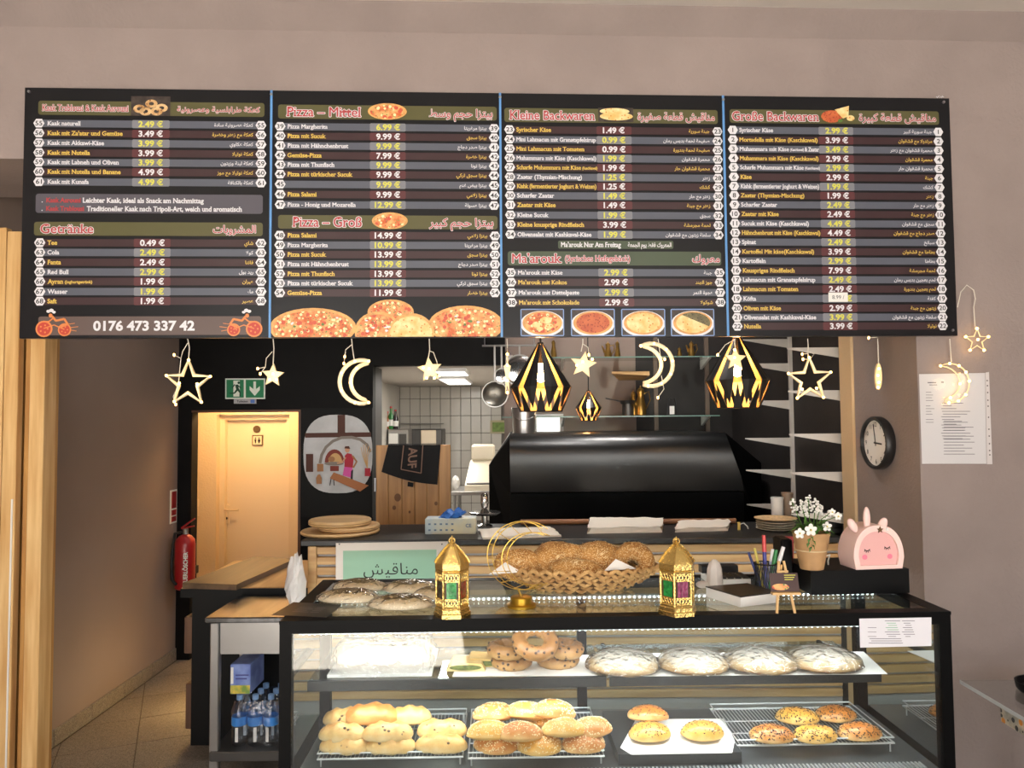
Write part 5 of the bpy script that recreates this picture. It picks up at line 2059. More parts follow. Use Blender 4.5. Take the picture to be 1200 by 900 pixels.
def sheet_stack(lab, pts, z, h, mt, name='paper_stack', seed=1, nl=3, group='paper stacks on the dark worktop', cat='paper'):
    """slightly fanned sheets, footprint given by pixels on the plane z"""
    t = T(name, lab, cat, sum((G(x, y, z) for x, y in pts), Vector()) / len(pts), group)
    rnd = random.Random(seed)
    for k in range(nl):
        c = [G(x, y, z) for x, y in pts]
        ctr = sum(c, Vector()) / len(c)
        a = rnd.uniform(-.035, .035) * (k > 0)
        Rz = Matrix.Rotation(a, 3, 'Z')
        c = [ctr + Rz @ (p - ctr) * (1 - .02 * k) for p in c]
        n = len(c)
        z0, z1 = z + h * k / nl, z + h * (k + 1) / nl - .0006
        area = sum(c[i].x * c[(i + 1) % n].y - c[(i + 1) % n].x * c[i].y for i in range(n))
        if area < 0:
            c = c[::-1]
        b = MB()
        b.add([at_z(p, z1) for p in c] + [at_z(p, z0) for p in c], [tuple(range(n)), tuple(range(2 * n - 1, n - 1, -1))] + [(i, n + i, n + (i + 1) % n, (i + 1) % n) for i in range(n)])
        b.build('sheet', mt, t)
    c = [G(x, y, z) for x, y in pts]
    sd = Vector((seed * 1.7, seed * .3, 0))

    def cr(u, v):
        p = c[0].lerp(c[1], u).lerp(c[3].lerp(c[2], u), v)
        e = max(abs(u - .5), abs(v - .5)) * 2
        return Vector((p.x + .02 * noise.noise(Vector((v * 4, 1, seed))) * e, p.y + .012 * noise.noise(Vector((u * 6, 2, seed))) * e,
                       z + h + .004 + .010 * abs(noise.noise(Vector((u * 5, v * 2.2, 0)) + sd)) - (.007 * (e > .95))))
    b = MB()
    b.grid(cr, 22, 9)
    b.build('crinkled_top_sheet', mt, t, True)
    return t


parch = mat('parchment', (246, 238, 226), .6, bump=.15, bump_s=25)
sheet_stack('stack of cream paper behind the gold wire moon', [(566, 632.3), (658, 629), (645, 619), (562, 622)], ZW, .012, parch, seed=2)
sheet_stack('loose stack of crinkled white paper behind the bread basket', [(688, 625.5), (776, 624), (778, 613), (692, 612)], ZW, .035, parch, seed=5, nl=5)
sheet_stack('narrow stack of cream paper behind the second lantern', [(791, 624), (853, 622), (856, 613), (795, 614)], ZW, .025, parch, seed=8, nl=4)
# bread peels lying behind
for (a, c, lab) in (((610, 619, 4.86), (690, 616, 4.86), 'brown wooden peel handle behind the cream paper'), ((775, 613, 4.84), (862, 612, 4.84), 'brown wooden peel lying behind the white paper')):
    b = MB()
    p0, p1 = W(*a), W(*c)
    p0.z = p1.z = ZW + .02
    b.cyl(p0, p1, .017, n=10)
    b.build('peel_handle', wood('peel_wood', 0x7E5234, 0x9A6A44, 'X', 12), None, True, cat='peel', label=lab)
# plates and cups on the worktop end
q = W(911, 617, DC + .25)
x = q.x
y = DC + .28
for k in range(5):
    b = MB()
    r = .115 if k < 4 else .125
    z0 = ZW + k * .014 + (.004 if k == 4 else 0)
    b.lathe([(r * .55, 0), (r * .62, .001), (r, .012), (r, .0135), (r * .6, .004)], (x, y, z0), 40)
    b.build('bread_plate', mat('cane_plate_%d' % (k < 4), (222, 210, 190) if k < 4 else (232, 196, 146), .6, noise_s=60, noise_a=.15), None, True, cat='plate', group='stacked plates on the worktop end',
            label=('woven tan plate, topmost of the stack on the worktop' if k == 4 else ('lowest', 'second lowest', 'middle', 'second highest')[min(k, 3)] + ' pale plate of the stack on the worktop end'))
for (px_, wpx, hpx, dd, mt, lab, nm) in ((911, 14, 15, .45, whitep, 'white plastic tub standing behind the plate stack', 'plastic_tub'), (923, 13, 19, .50, mat('kraft_jar', (146, 124, 104), .5), 'brown jar standing behind the plate stack', 'jar')):
    q = W(px_, 600, DC + dd)
    hh, rr = m(hpx + 18, DC + dd), m(wpx, DC + dd) / 2
    t = T(nm, lab, 'jar', (q.x, q.y, ZW))
    b = MB()
    b.lathe([(rr * .85, 0), (rr * .95, .01), (rr, hh * .9), (rr, hh * .93)], (q.x, q.y, ZW), 20)
    b.build('body', mt, t, True)
    b = MB()
    b.lathe([(rr * 1.05, hh * .93), (rr * 1.05, hh)], (q.x, q.y, ZW), 20)
    b.build('lid', mt, t, True)
# small hook-like tap on the worktop
q = W(866, 616, DC + .3)
t = T('cable_plug', 'small yellow plug with a bent white wire on the worktop', 'plug', (q.x, q.y, ZW))
b = MB()
b.cyl((q.x, q.y, ZW), (q.x, q.y, ZW + .045), .009, n=10)
b.build('plug_body', mat('plug_yellow', (226, 200, 110), .5), t)
b = MB()
b.tube([(q.x, q.y, ZW + .03), (q.x + .03, q.y, ZW + .04), (q.x + .05, q.y, ZW + .02), (q.x + .055, q.y, ZW + .004)], .003, 6)
b.build('wire', whitep, t)
# steel dish with knob
q = W(568, 612, DC + .5)
q.z = ZW
t = T('steel_dish', 'shiny round steel dish on a stem beside the oven', 'dish', q)
b = MB()
b.lathe([(.05, 0), (.05, .01), (.018, .02), (.018, .075)], q, 20)
b.build('stem', chrome, t, True)
b = MB()
b.lathe([(.018, .075), (.09, .078), (.105, .092), (.1, .095), (.03, .088), (.012, .12)], q, 32)
b.build('dish_plate', chrome, t, True)
b = MB()
b.lathe([(.02, .12), (.026, .15), (.024, .2), (.01, .215)], q, 16)
b.build('knob', chrome, t, True)
# dark binders beyond the flower pot
for k in range(3):
    b = MB()
    x0 = W(958, 620, DC + .3).x
    z0 = ZW + k * .034
    b.bbox(x0 - .005 * k, x0 + .17, DC + .12, DC + .4, z0, z0 + .032, .004)
    b.build('black_binder', mat('binder_black', (36, 33, 34), .45), None, cat='binder', label=('topmost', 'middle', 'lowest')[2 - k] + ' of three black binders stacked behind the flower pot', group='black binders on the worktop')

# ================================================================== STEEL TABLE, FLAP COUNTER, DRINKS
ZS = .90
DT = G(300, 723.5, ZS).y
tx0, tx1 = G(240, 723.5, ZS).x, sx0 - .02
t = T('steel_table', 'stainless steel work table with open shelf beside the display case', 'table', ((tx0 + tx1) / 2, DT + .25, 0))
b = MB()
b.bbox(tx0, tx1, DT, DT + .5, ZS - .03, ZS, .006)
b.build('tabletop', mat('table_steel', (140, 141, 144), .2, .95, noise_s=6, noise_a=.25, stretch=(4, .3, 1)), t)
b = MB()
b.box(tx0 + .075, tx1 - .01, DT + .03, DT + .045, ZS - .2, ZS - .031)
b.build('apron', steel, t)
for (lx, ly) in ((tx0 + .022, DT + .03), (tx0 + .022, DT + .46), (tx1 - .05, DT + .03), (tx1 - .05, DT + .46)):
    b = MB()
    b.bbox(lx, lx + .05, ly - .01, ly + .03, 0, ZS - .031, .006)
    b.build('leg', steel, t)
zsh = W(290, 882, DT).z
b = MB()
b.bbox(tx0 + .03, tx1 - .01, DT + .005, DT + .49, zsh - .05, zsh, .005)
b.build('lower_shelf', dsteel, t)
xq = W(287, 770, DT + .4).x
b = MB()
b.bbox(xq - .02, xq + .02, DT + .42, DT + .45, zsh, ZS - .05, .004)
b.build('rear_brace', steel, t)

bottle_pet = glass('pet_plastic', (.90, .95, 1.0), 2.2, .06)
wrap = glass('shrink_film', (.97, .98, 1.0), 2.4, .12, bump=.6, bump_s=22)
pet_cap = mat('bottle_blue', (112, 146, 190), .4)
proto = None
idx = 0
labs = {}
pk = MB()
bx0, by0 = W(279, 870, DT + .08).x, DT + .10
for j in range(3):
    for i in range(3):
        q = Vector((bx0 + i * .085, by0 + j * .085, zsh))
        word = ('front', 'middle', 'back')[j] + ' row, ' + ('outermost', 'middle', 'innermost')[i] + ' bottle'
        lab = 'clear water bottle under the steel table, %s of the pack' % word
        if proto is None:
            proto = T('water_bottle', lab, 'bottle', q, 'shrink-wrapped water bottles under the steel table')
            b = MB()
            b.lathe([(.030, 0), (.040, .012), (.041, .06), (.038, .07), (.041, .08), (.041, .16), (.039, .175), (.022, .225), (.014, .24), (.014, .25)], q, 16)
            b.build('bottle_body', bottle_pet, proto, True)
            b = MB()
            b.lathe([(.0165, .24), (.0165, .265)], q, 12)
            b.build('cap', pet_cap, proto, True)
            b = MB()
            b.lathe([(.0418, .11), (.0418, .155)], q, 16, caps=False)
            lb = b.build('paper_label', mat('label_blue', (60, 130, 205), .4), proto, True)
            b = MB()
            b.box(q.x - .008, q.x + .008, q.y - .0432, q.y - .0424, q.z + .03, q.z + .105)
            b.build('label_stripe_print', whitep, proto)
        else:
            copy_tree(proto, q, (0, 0, random.uniform(-.5, .5)), lab)
b = MB()
x0, x1, y0, y1 = bx0 - .046, bx0 + .085 * 2 + .046, by0 - .046, by0 + .085 * 2 + .046


def film(u, v):
    a = u * 2 * PI
    cxm, cym = (x0 + x1) / 2, (y0 + y1) / 2
    e = 5.0
    rx, ry = (x1 - x0) / 2, (y1 - y0) / 2
    s = 1 - .10 * max(0, v - .75) / .25
    wob = .006 * noise.noise(Vector((math.cos(a) * 4, math.sin(a) * 4, v * 5)))
    return Vector((cxm + (rx * s + wob) * math.copysign(abs(math.cos(a)) ** (2 / e), math.cos(a)), cym + (ry * s + wob) * math.copysign(abs(math.sin(a)) ** (2 / e), math.sin(a)), zsh + .002 + .235 * v))


b.grid(film, 48, 10, True)
b.build('shrink_wrap', wrap, None, True, cat='film', label='clear crinkled shrink film around the water bottle pack')
# juice carton standing on the bottles
jz = zsh + .266
q = W(281, 828, DT + .12)
jx0, jx1 = W(269.5, 810, DT + .1).x, W(293.5, 810, DT + .1).x
t = T('juice_carton', 'blue and yellow juice carton lying on the water bottles', 'carton', ((jx0 + jx1) / 2, DT + .2, jz))
jh = m(34, DT + .1)
b = MB()
b.bbox(jx0, jx1, DT + .1, DT + .32, jz, jz + jh, .004)
b.build('carton_body', mat('carton_blue', (88, 106, 176), .4, noise_s=14, color2=(130, 150, 205)), t)
b = MB()
b.box(jx0 + .003, jx1 - .003, DT + .0985, DT + .0999, jz + .003, jz + jh * .30)
b.build('fruit_print', mat('carton_yellow', (226, 196, 80), .4, noise_s=26, color2=(120, 150, 70)), t)
b = MB()
b.box(jx0 + .004, jx0 + .018, DT + .098, DT + .0999, jz + jh * .35, jz + jh * .9)
b.build('barcode_print', whitep, t)
b = MB()
b.box(jx0 + .03, jx1 - .01, DT + .098, DT + .0999, jz + jh * .62, jz + jh * .66)
b.box(jx0 + .03, jx1 - .02, DT + .098, DT + .0999, jz + jh * .5, jz + jh * .54)
b.build('line_print', mat('carton_navy', (60, 62, 130), .4), t)

# black counter with lifted wooden flap
DF = DT + .54
ZF = .94
fx0, fx1 = W(212, 700, DF).x, sx0 - .03
t = T('black_counter', 'black side counter behind the steel table', 'counter', ((fx0 + fx1) / 2, DF + .4, 0))
b = MB()
b.box(fx0 + .06, fx1, DF + .02, DF + .85, 0, ZF - .06)
b.build('counter_body', mat('black_laminate', (9, 9, 9), .5, spec=.25), t)
b = MB()
b.bbox(fx0, fx1, DF, DF + .87, ZF - .059, ZF, .004)
b.build('counter_top', wood('counter_oak', 0xA87C4A, 0xC29560, 'Y', 10, .4), t)
b = MB()
b.box(fx0 - .001, fx1 - .002, DF - .006, DF - .0005, ZF - .059, ZF - .006)
b.build('black_edging', mat('black_laminate', 0), t)
br_m = wood('walnut_box', 0x5A3E2C, 0x74523A, 'Z', 12, .5)
for (y0, y1, xo) in ((722, 765, .0), (800, 853, -.018)):
    b = MB()
    x0 = W(217 if xo == 0 else 219.5, 780, DF + .05).x
    b.bbox(x0, fx0 + .059, DF + .03, DF + .4, W(220, y1, DF + .05).z, W(220, y0, DF + .05).z, .004)
    b.build('side_box', br_m, t)
fl_ = T('counter_flap', 'loose dark-edged wooden board lying across the side counter', 'board', G(280, 672, ZF))
b = MB()
pts = [G(214, 683, ZF + .035), G(277, 685, ZF + .035), G(345.5, 655, ZF + .035), G(299, 652, ZF + .035)]
b.add(pts + [p - Vector((0, 0, .033)) for p in pts], [(0, 1, 2, 3), (7, 6, 5, 4)] + [(i, 4 + i, 4 + (i + 1) % 4, (i + 1) % 4) for i in range(4)])
b.build('flap_board', wood('flap_oak', 0x4E3E2E, 0x6A5540, 'Y', 9, .4), fl_)
# white bag by the lattice
q = G(352, 703, ZS)
b = MB()
bc = Vector((sx0 - .035, DC - .1, ZS))
b.blob(bc + Vector((0, 0, .15)), .055, .07, .15, 18, 14, fn=lambda p, qq: Vector((qq.x * (1 - .45 * max(0, p.z)), qq.y, qq.z)) * (1 + .3 * noise.noise(p * 3.2)))
b.build('white_bag', mat('bag_white', (226, 222, 220), .5), None, False, cat='bag', label='crumpled white plastic bag wedged beside the lattice end')

# ================================================================== DISPLAY CASE
AC = math.radians(1.7)
CU = Vector((math.cos(AC), math.sin(AC), 0))
CV = Vector((-math.sin(AC), math.cos(AC), 0))
ZT = CAM.z - m(719.5 - 491, 2.64)
CO = W(327, 800, 2.605)
CO.z = 0
WC = 2.335
DCS = .66


def CP(u, v, z):
    return CO + CU * u + CV * v + Vector((0, 0, z))


def cbox(mb, u0, u1, v0, v1, z0, z1):
    P8 = [CP(u, v, z) for z in (z0, z1) for (u, v) in ((u0, v0), (u1, v0), (u1, v1), (u0, v1))]
    return mb.add(P8, [(0, 3, 2, 1), (4, 5, 6, 7), (0, 1, 5, 4), (1, 2, 6, 5), (2, 3, 7, 6), (3, 0, 4, 7)])


def cuv(px, py, z):
    p = G(px, py, z) - CO
    return p.dot(CU), p.dot(CV)


blk = mat('case_black', (5, 5, 6), .45, spec=.09)
pane = glass('case_glass', (.93, .97, .96), 1.0)
case = T('display_case', 'black framed glass bakery display case full of bread', 'display case', CP(WC / 2, DCS / 2, 0))
ZB = .60
b = MB()
cbox(b, 0, WC, .02, DCS, 0.02, ZB)
b.build('case_plinth', blk, case)
pw = .04
for (u0, u1, v0, v1, nm) in ((0, pw, 0, pw, 'corner_post'), (WC - pw, WC, 0, pw, 'corner_post'), (0, pw, DCS - pw, DCS, 'corner_post'), (WC - pw, WC, DCS - pw, DCS, 'corner_post')):
    b = MB()
    cbox(b, u0, u1, v0, v1, ZB, ZT - .012)
    b.build(nm, blk, case)
um = cuv(694, 760, 1.0)[0]
b = MB()
cbox(b, 1.09, 1.13, DCS - .035, DCS - .005, ZB, ZT - .012)
b.build('rear_mullion', blk, case)
for (u0, u1, v0, v1) in ((pw, WC - pw, 0, .03), (pw, WC - pw, DCS - .03, DCS), (0, pw, pw, DCS - pw), (WC - pw, WC, pw, DCS - pw)):
    b = MB()
    cbox(b, u0, u1, v0, v1, ZT - .045, ZT - .012)
    b.build('top_rail', blk, case)
    b = MB()
    cbox(b, u0, u1, v0, v1, ZB, ZB + .03)
    b.build('bottom_rail', blk, case)
b = MB()
cbox(b, 0, WC, -.004, .05, ZT - .011, ZT)
cbox(b, 0, WC, DCS - .05, DCS, ZT - .011, ZT)
cbox(b, 0, .055, .05, DCS - .05, ZT - .011, ZT)
cbox(b, WC - .055, WC, .05, DCS - .05, ZT - .011, ZT)
b.build('top_border_frame', blk, case)
b = MB()
cbox(b, .055, WC - .055, .05, DCS - .05, ZT - .009, ZT - .001)
b.build('top_pane', glass('top_case_glass', (.93, .97, .96), 1.5), case)
b = MB()
cbox(b, pw, WC - pw, .008, .014, ZB + .03, ZT - .045)
b.build('front_pane', glass('front_case_glass', (.95, .98, .97), 1.9), case)
for u in (.012, WC - .018):
    b = MB()
    cbox(b, u, u + .006, pw, DCS - pw, ZB + .03, ZT - .045)
    b.build('side_pane', glass('mirror_coated_glass', (.9, .95, .93), 7.5, ior=1.6), case)
for (u0, u1, v) in ((pw, 1.13, DCS - .030), (1.09, WC - pw, DCS - .016)):
    b = MB()
    cbox(b, u0, u1, v, v + .005, ZB + .03, ZT - .045)
    b.build('sliding_pane', pane, case)
# upper shelves
ZSH = W(540, 797, 2.605 + .19).z
us = [(cuv(362, 797, ZSH)[0], cuv(712, 797, ZSH)[0]), (cuv(716, 797, ZSH)[0], cuv(1046, 797, ZSH)[0])]
shelf_gl = glass('dark_shelf_glass', (.80, .85, .86), 1.2)
for (u0, u1) in us:
    b = MB()
    cbox(b, u0, u1, .19, .58, ZSH - .008, ZSH)
    b.build('shelf_plate', shelf_gl, case)
    b = MB()
    cbox(b, u0, u1, .175, .1895, ZSH - .034, ZSH + .002)
    b.build('shelf_edge_bar', mat('shelf_bar_grey', (34, 35, 38), .35, .2), case)
    for uu in (u0 + .03, u1 - .05):
        b = MB()
        cbox(b, uu, uu + .015, .19, .625, ZSH - .03, ZSH - .0085)
        b.build('shelf_arm', blk, case)
# lower deck with perforated edge
ZD = W(620, 893, 2.605 + .10).z
b = MB()
cbox(b, pw, WC - pw, .02, DCS - .04, ZB + .031, ZD - .03)
b.build('lower_deck', mat('deck_grey', (92, 96, 98), .3, .6), case)
b = MB()
for i in range(150):
    u = .09 + i * (WC - .18) / 149
    cbox(b, u, u + .006, .03, .075, ZD - .0298, ZD - .024)
b.build('vent_grille', mat('grille_white', (190, 194, 196), .35, .5), case)
# LED strips
led_m = mat('case_led', (255, 255, 255), .3, emit=(240, 250, 255), emit_s=16)
chan = mat('led_channel', (200, 204, 206), .35, .6)
for (v, z) in ((.40, ZT - .03), (.035, ZT - .055)):
    b = MB()
    cbox(b, .06, WC - .06, v - .008, v + .008, z, z + .008)
    b.build('led_channel', chan, case)
    b = MB()
    for i in range(110):
        u = .07 + i * (WC - .15) / 109
        cbox(b, u, u + .006, v - .0085 if v > .1 else v - .003, v + .003, z - .002, z + .006)
    o_ = b.build('led_dots', led_m, case, kind='stuff')


def clight(nm, u, v, z, power, sx, sy, aimv, aimz):
    p = CP(u, v, z)
    return light(nm, 'AREA', p, power, (.96, .98, 1.0), aim=CP(u, v + aimv, z + aimz), size=sx, size_y=sy)


clight('case_led_top', WC / 2, .06, ZT - .062, 6.2, 2.1, .03, .22, -.3)
clight('case_led_rear', WC / 2, .40, ZT - .035, 17, 2.1, .02, .3, -.16)
clight('case_led_shelf', WC / 2, .20, ZSH - .036, 8, 2.0, .02, .12, -.25)

# sheet taped to the case front
t = T('case_notice', 'white printed notice taped to the display case glass', 'notice', W(1050, 758, 2.66))


def CF(px, py, n=0.0):
    """point on the case front plane moved n toward the shop"""
    v = ray(px, py)
    o = CO - CV * n
    k = (o - CAM).dot(CV) / v.dot(CV)
    return CAM + v * k


b = MB()
b.add([CF(1008, 759, .0015), CF(1091.5, 757, .0015), CF(1091.5, 723.5, .0015), CF(1007, 725, .0015), CF(1008, 759, .0007), CF(1091.5, 757, .0007), CF(1091.5, 723.5, .0007), CF(1007, 725, .0007)],
      [(0, 1, 2, 3), (7, 6, 5, 4), (0, 4, 5, 1), (1, 5, 6, 2), (2, 6, 7, 3), (3, 7, 4, 0)])
b.build('paper_sheet', mat('paper_white', (214, 214, 222), .6), t)
b = MB()
g = MB()
for k in range(11):
    y = 728 + k * 2.6
    for (xa, xb) in (((1037, 1055), (1057, 1072)) if k < 8 else ((1018, 1060),)):
        (g if k in (1, 2, 3, 4) and xa == 1037 else b).add([CF(xa + (k * 7) % 5, y, .0019), CF(xb - (k * 5) % 6, y, .0019), CF(xb - (k * 5) % 6, y - .7, .0019), CF(xa + (k * 7) % 5, y - .7, .0019)], [(0, 1, 2, 3)])
    if k in (3, 5, 7):
        b.add([CF(1017, y, .0019), CF(1027, y, .0019), CF(1027, y - .6, .0019), CF(1017, y - .6, .0019)], [(0, 1, 2, 3)])
b.build('text_print', mat('grey_print', (110, 108, 116), .7), t)
g.build('green_text_print', mat('green_print', (110, 170, 130), .7), t)

# ------------------------------------------------------------------ bread
sesame = mat('sesame', (238, 216, 170), .6)
nigella = mat('black_seed', (42, 34, 30), .6)
bun_sesame = crust('bun_crust_golden', 0xDDB478, 0xB8742E, 0xA05E22, 0.0, .075)
bun_plain = crust('bun_crust_brown', 0xDDB478, 0xB87430, 0x94521E, 0.0, .07, rough=.35)
bun_light = crust('bun_crust_yellow', 0xE2BC78, 0xD09A40, 0xB4742C, 0.0, .07, rough=.35)
loaf_m = crust('roll_crust', 0xDDC494, 0xD2AA68, 0xB47C3A, 0.0, .075, nscale=22, spots=[(34, .10, 0x7A5A40)])
loaf_b = crust('roll_crust_brown', 0xE0B478, 0xC07E3A, 0xA0602A, 0.0, .075, nscale=14)
ring_m = crust('ring_crust', 0xBE9460, 0x9A6C3C, 0x7E5430, 0.0, .06, nscale=20, spots=[(38, .2, 0x4A3226)])
ses_m = speckle('sesame_crust', 0xC48E4C, [(170, .4, 0xDDB478)], 120, .6, base2=0x9E6A30, bs=12, bump=.6)


def bun_fn(seed, flat=.35, amp=.06):
    off = Vector((seed * 3.1, seed * 1.7, seed))

    def fn(p, q):
        z = q.z
        if p.z < 0:
            z = q.z * flat
        k = 1 + amp * noise.noise(p * 1.8 + off)
        return Vector((q.x * k, q.y * k, z * k))
    return fn


def seeds(mb, rx, ry, rz, n, zmin, size, rnd, flat, fn):
    for _ in range(n):
        zz = rnd.uniform(zmin, 1)
        a = rnd.uniform(0, 2 * PI)
        s = math.sqrt(max(0, 1 - zz * zz))
        p1 = Vector((s * math.cos(a), s * math.sin(a), zz))
        p = fn(p1, Vector((p1.x * rx, p1.y * ry, p1.z * rz)))
        nrm = Vector((p.x / rx ** 2, p.y / ry ** 2, p.z / rz ** 2)).normalized()
        t1 = nrm.orthogonal().normalized()
        t1 = Matrix.Rotation(rnd.uniform(0, PI), 3, nrm) @ t1
        t2 = nrm.cross(t1)
        c = p + Vector((0, 0, rz * flat)) + nrm * size * .15
        L2, W2, H2 = size, size * .55, size * .5
        mb.add([c + t1 * L2, c + t2 * W2, c - t1 * L2, c - t2 * W2, c + nrm * H2], [(0, 1, 4), (1, 2, 4), (2, 3, 4), (3, 0, 4)])


def make_bun(name, label, loc, rx, ry, rz, mt, seed, seed_mat=None, n_seeds=0, zmin=.3, size=.003, group=None, rot=(0, 0, 0), cat='bun', flat=.35, amp=.05):
    rnd = random.Random(seed)
    t = T(name, label, cat, loc, group)
    b = MB()
    loc = Vector(loc)
    b.blob(loc + Vector((0, 0, rz * flat)), rx, ry, rz, 24, 14, fn=bun_fn(seed, flat, amp))
    b.build('crust', mt, t, 'all')
    if n_seeds:
        b = MB()
        seeds(b, rx, ry, rz, n_seeds, zmin, size, rnd, flat, bun_fn(seed, flat, amp))
        b.v = [p + loc for p in b.v]
        b.build('seeds', seed_mat, t, kind='stuff')
    t.rotation_euler = rot
    return t


def rack(label, px0, px1, yf, yb_, zt, name='wire_rack'):
    """white wire tray standing on the lower deck, its front/back rails at pixel rows yf/yb"""
    u0, v0 = cuv(px0, yf, zt)
    u1, _ = cuv(px1, yf, zt)
    _, v1 = cuv((px0 + px1) / 2, yb_, zt)
    v0, v1 = max(v0, .085), min(v1, .60)
    t = T(name, label, 'rack', CP((u0 + u1) / 2, (v0 + v1) / 2, ZD - .03), 'wire racks on the lower deck of the case')
    wm = mat('rack_white', (206, 208, 210), .35, .5)
    b = MB()
    b.tube([CP(u0, v0, zt), CP(u1, v0, zt), CP(u1, v1, zt), CP(u0, v1, zt)], .004, 6, True)
    b.tube([CP(u0, v0, zt + .02), CP(u1, v0, zt + .02), CP(u1, v1, zt + .02), CP(u0, v1, zt + .02)], .003, 6, True)
    b.build('rail_frame', wm, t)
    b = MB()
    n = int((u1 - u0) / .014)
    for i in range(1, n):
        u = u0 + (u1 - u0) * i / n
        b.cyl(CP(u, v0, zt), CP(u, v1, zt), .0014, n=4, caps=False)
    for f in (.33, .66):
        b.cyl(CP(u0, v0 + (v1 - v0) * f, zt - .003), CP(u1, v0 + (v1 - v0) * f, zt - .003), .0025, n=5)
    b.build('wire_lattice', wm, t)
    for (u, v) in ((u0 + .01, v0 + .01), (u1 - .01, v0 + .01), (u0 + .01, v1 - .01), (u1 - .01, v1 - .01)):
        b = MB()
        b.cyl(CP(u, v, ZD - .03), CP(u, v, zt), .003, n=5)
        b.build('foot', wm, t)
    return t


rack('wire rack under the long stuffed rolls', 372, 542, 890, 838, ZD)
rack('wire rack under the sesame buns', 549, 709, 889, 836, ZD)
rack('wire rack under the black-seeded buns', 864, 1052, 874, 829, ZD + .005)


def onz(px, py, z):
    return G(px, py, z)


# long stuffed rolls
GR = 'long stuffed rolls in the display case'
lay = [(401, 889, 0, .085, .042, 'front row end roll nearest the case corner'), (455, 889, 0, .085, .042, 'middle roll of the front row'), (516, 888, 0, .088, .042, 'front row roll next to the sesame buns'),
       (398, 875, .035, .08, .04, 'second tier roll nearest the case corner'), (452, 874, .04, .085, .042, 'middle roll of the second tier'), (517, 870, .03, .085, .045, 'second tier roll next to the sesame buns'),
       (400, 858, .055, .075, .042, 'pale top tier roll near the case corner'), (432, 856, .065, .095, .05, 'large browned roll on top of the pile'), (478, 856, .055, .075, .042, 'pale roll behind the top of the pile')]
for k, (x, y, z, rx, ry, wd_) in enumerate(lay):
    q = onz(x, y, ZD + .005 + z)
    loc = q + CV * (.05 + .015 * (k >= 6))
    rnd = random.Random(k + 50)
    t = T('stuffed_roll', 'olive-studded roll, ' + wd_, 'bread roll', loc, GR)
    rz = .044 if k != 7 else .05

    def lf(p, qq, s=k):
        ex = abs(p.x)
        zz = qq.z if p.z > 0 else qq.z * .4
        tw_ = 1 + .13 * math.sin(p.x * 14 + s) * (1 - ex) + .08 * noise.noise(p * 3 + Vector((s, s, 0)))
        xx = math.copysign(abs(p.x) ** .7, p.x) * rx * 1.1
        return Vector((xx, qq.y * tw_, zz * tw_))
    b = MB()
    b.blob(loc + Vector((0, 0, rz * .4)), rx * 1.1, ry * 1.1, rz, 30, 14, fn=lf)
    b.build('crust', loaf_b if k == 7 else loaf_m, t, 'all')
    b = MB()
    for _ in range(5):
        a, e = rnd.uniform(-.8, .8), rnd.uniform(.25, 1.1)
        c = loc + Vector((a * rx * .95, -math.cos(e) * ry * math.sqrt(1 - a * a * .8), rz * .4 + math.sin(e) * rz * math.sqrt(1 - a * a * .8)))
        b.blob(c, .006, .004, .005, 6, 4)
    b.build('olive_piece_specks', mat('olive_dark', (104, 82, 62), .5), t)
    t.rotation_euler = (0, 0, rnd.uniform(-.08, .08))
# sesame buns
GS = 'golden sesame buns in the display case'
lay = [(581, 889, 0, 'front row, at the stuffed rolls side'), (634, 890, 0, 'front row, in the middle'), (686, 888, 0, 'front row, at the lone buns side'),
       (573, 876, .038, 'second tier, at the stuffed rolls side'), (611, 878, .042, 'second tier, tilted over the front gap'), (663, 873, .046, 'second tier, leaning on the front buns'), (695, 872, .034, 'second tier, at the rack edge'),
       (645, 862, .03, 'tucked in behind the second tier'), (579, 853, .06, 'alone on top at the stuffed rolls side'), (617, 852, .062, 'top tier, half hidden behind another'), (650, 850, .078, 'highest of the whole pile')]
for k, (x, y, z, wd_) in enumerate(lay):
    q = onz(x, y, ZD + .005 + z)
    rnd = random.Random(k + 9)
    make_bun('sesame_bun', 'golden sesame bun, ' + wd_, q + CV * .06, .083, .064, .050, (bun_sesame, bun_light)[k % 2], k + 3, sesame, 280, .1, .0036, GS,
             (rnd.uniform(-.1, .1) + (-.25 if k > 2 else 0), rnd.uniform(-.08, .12), rnd.uniform(-.4, .4)))
# buns on paper
pts = [(727, 876), (745, 843), (848, 842), (861, 868), (858, 882), (740, 884)]
b = MB()
c_ = [onz(x, y, ZD + .012) for x, y in pts]
bk_ = [p - Vector((0, 0, .0015)) for p in c_]
n_ = len(c_)
b.add(c_[::-1] + bk_[::-1], [tuple(range(n_))[::-1], tuple(range(n_, 2 * n_))] + [(i, (i + 1) % n_, n_ + (i + 1) % n_, n_ + i) for i in range(n_)])
b.build('baking_paper', mat('paper_bright', (232, 230, 226), .6), None, cat='paper', label='white baking paper under the three lone buns')
b = MB()
cbox(b, cuv(722, 880, ZD)[0], cuv(866, 880, ZD)[0], .10, .5, ZD - .029, ZD + .009)
b.build('paper_tray', mat('tray_dark', (60, 62, 64), .35, .5), None, cat='tray', label='low dark tray carrying the baking paper')
GL = 'three lone seeded buns on baking paper'
for k, (x, y, z, mt, wd_) in enumerate(((765, 873, 0, bun_light, 'lower bun of the leaning pair on baking paper'), (763, 852, .028, bun_plain, 'darker bun propped on its neighbour on baking paper'), (828, 872, 0, bun_light, 'single bun lying apart on baking paper'))):
    q = onz(x, y, ZD + .0135 + z)
    make_bun('seeded_bun', wd_, q + CV * .055, .08, .06, .044, mt, k + 31, nigella, 110, .3, .0038, GL, (-.2 if k == 1 else 0, 0, (.15, -.1, .1)[k]))
GB = 'black-seeded buns in the display case'
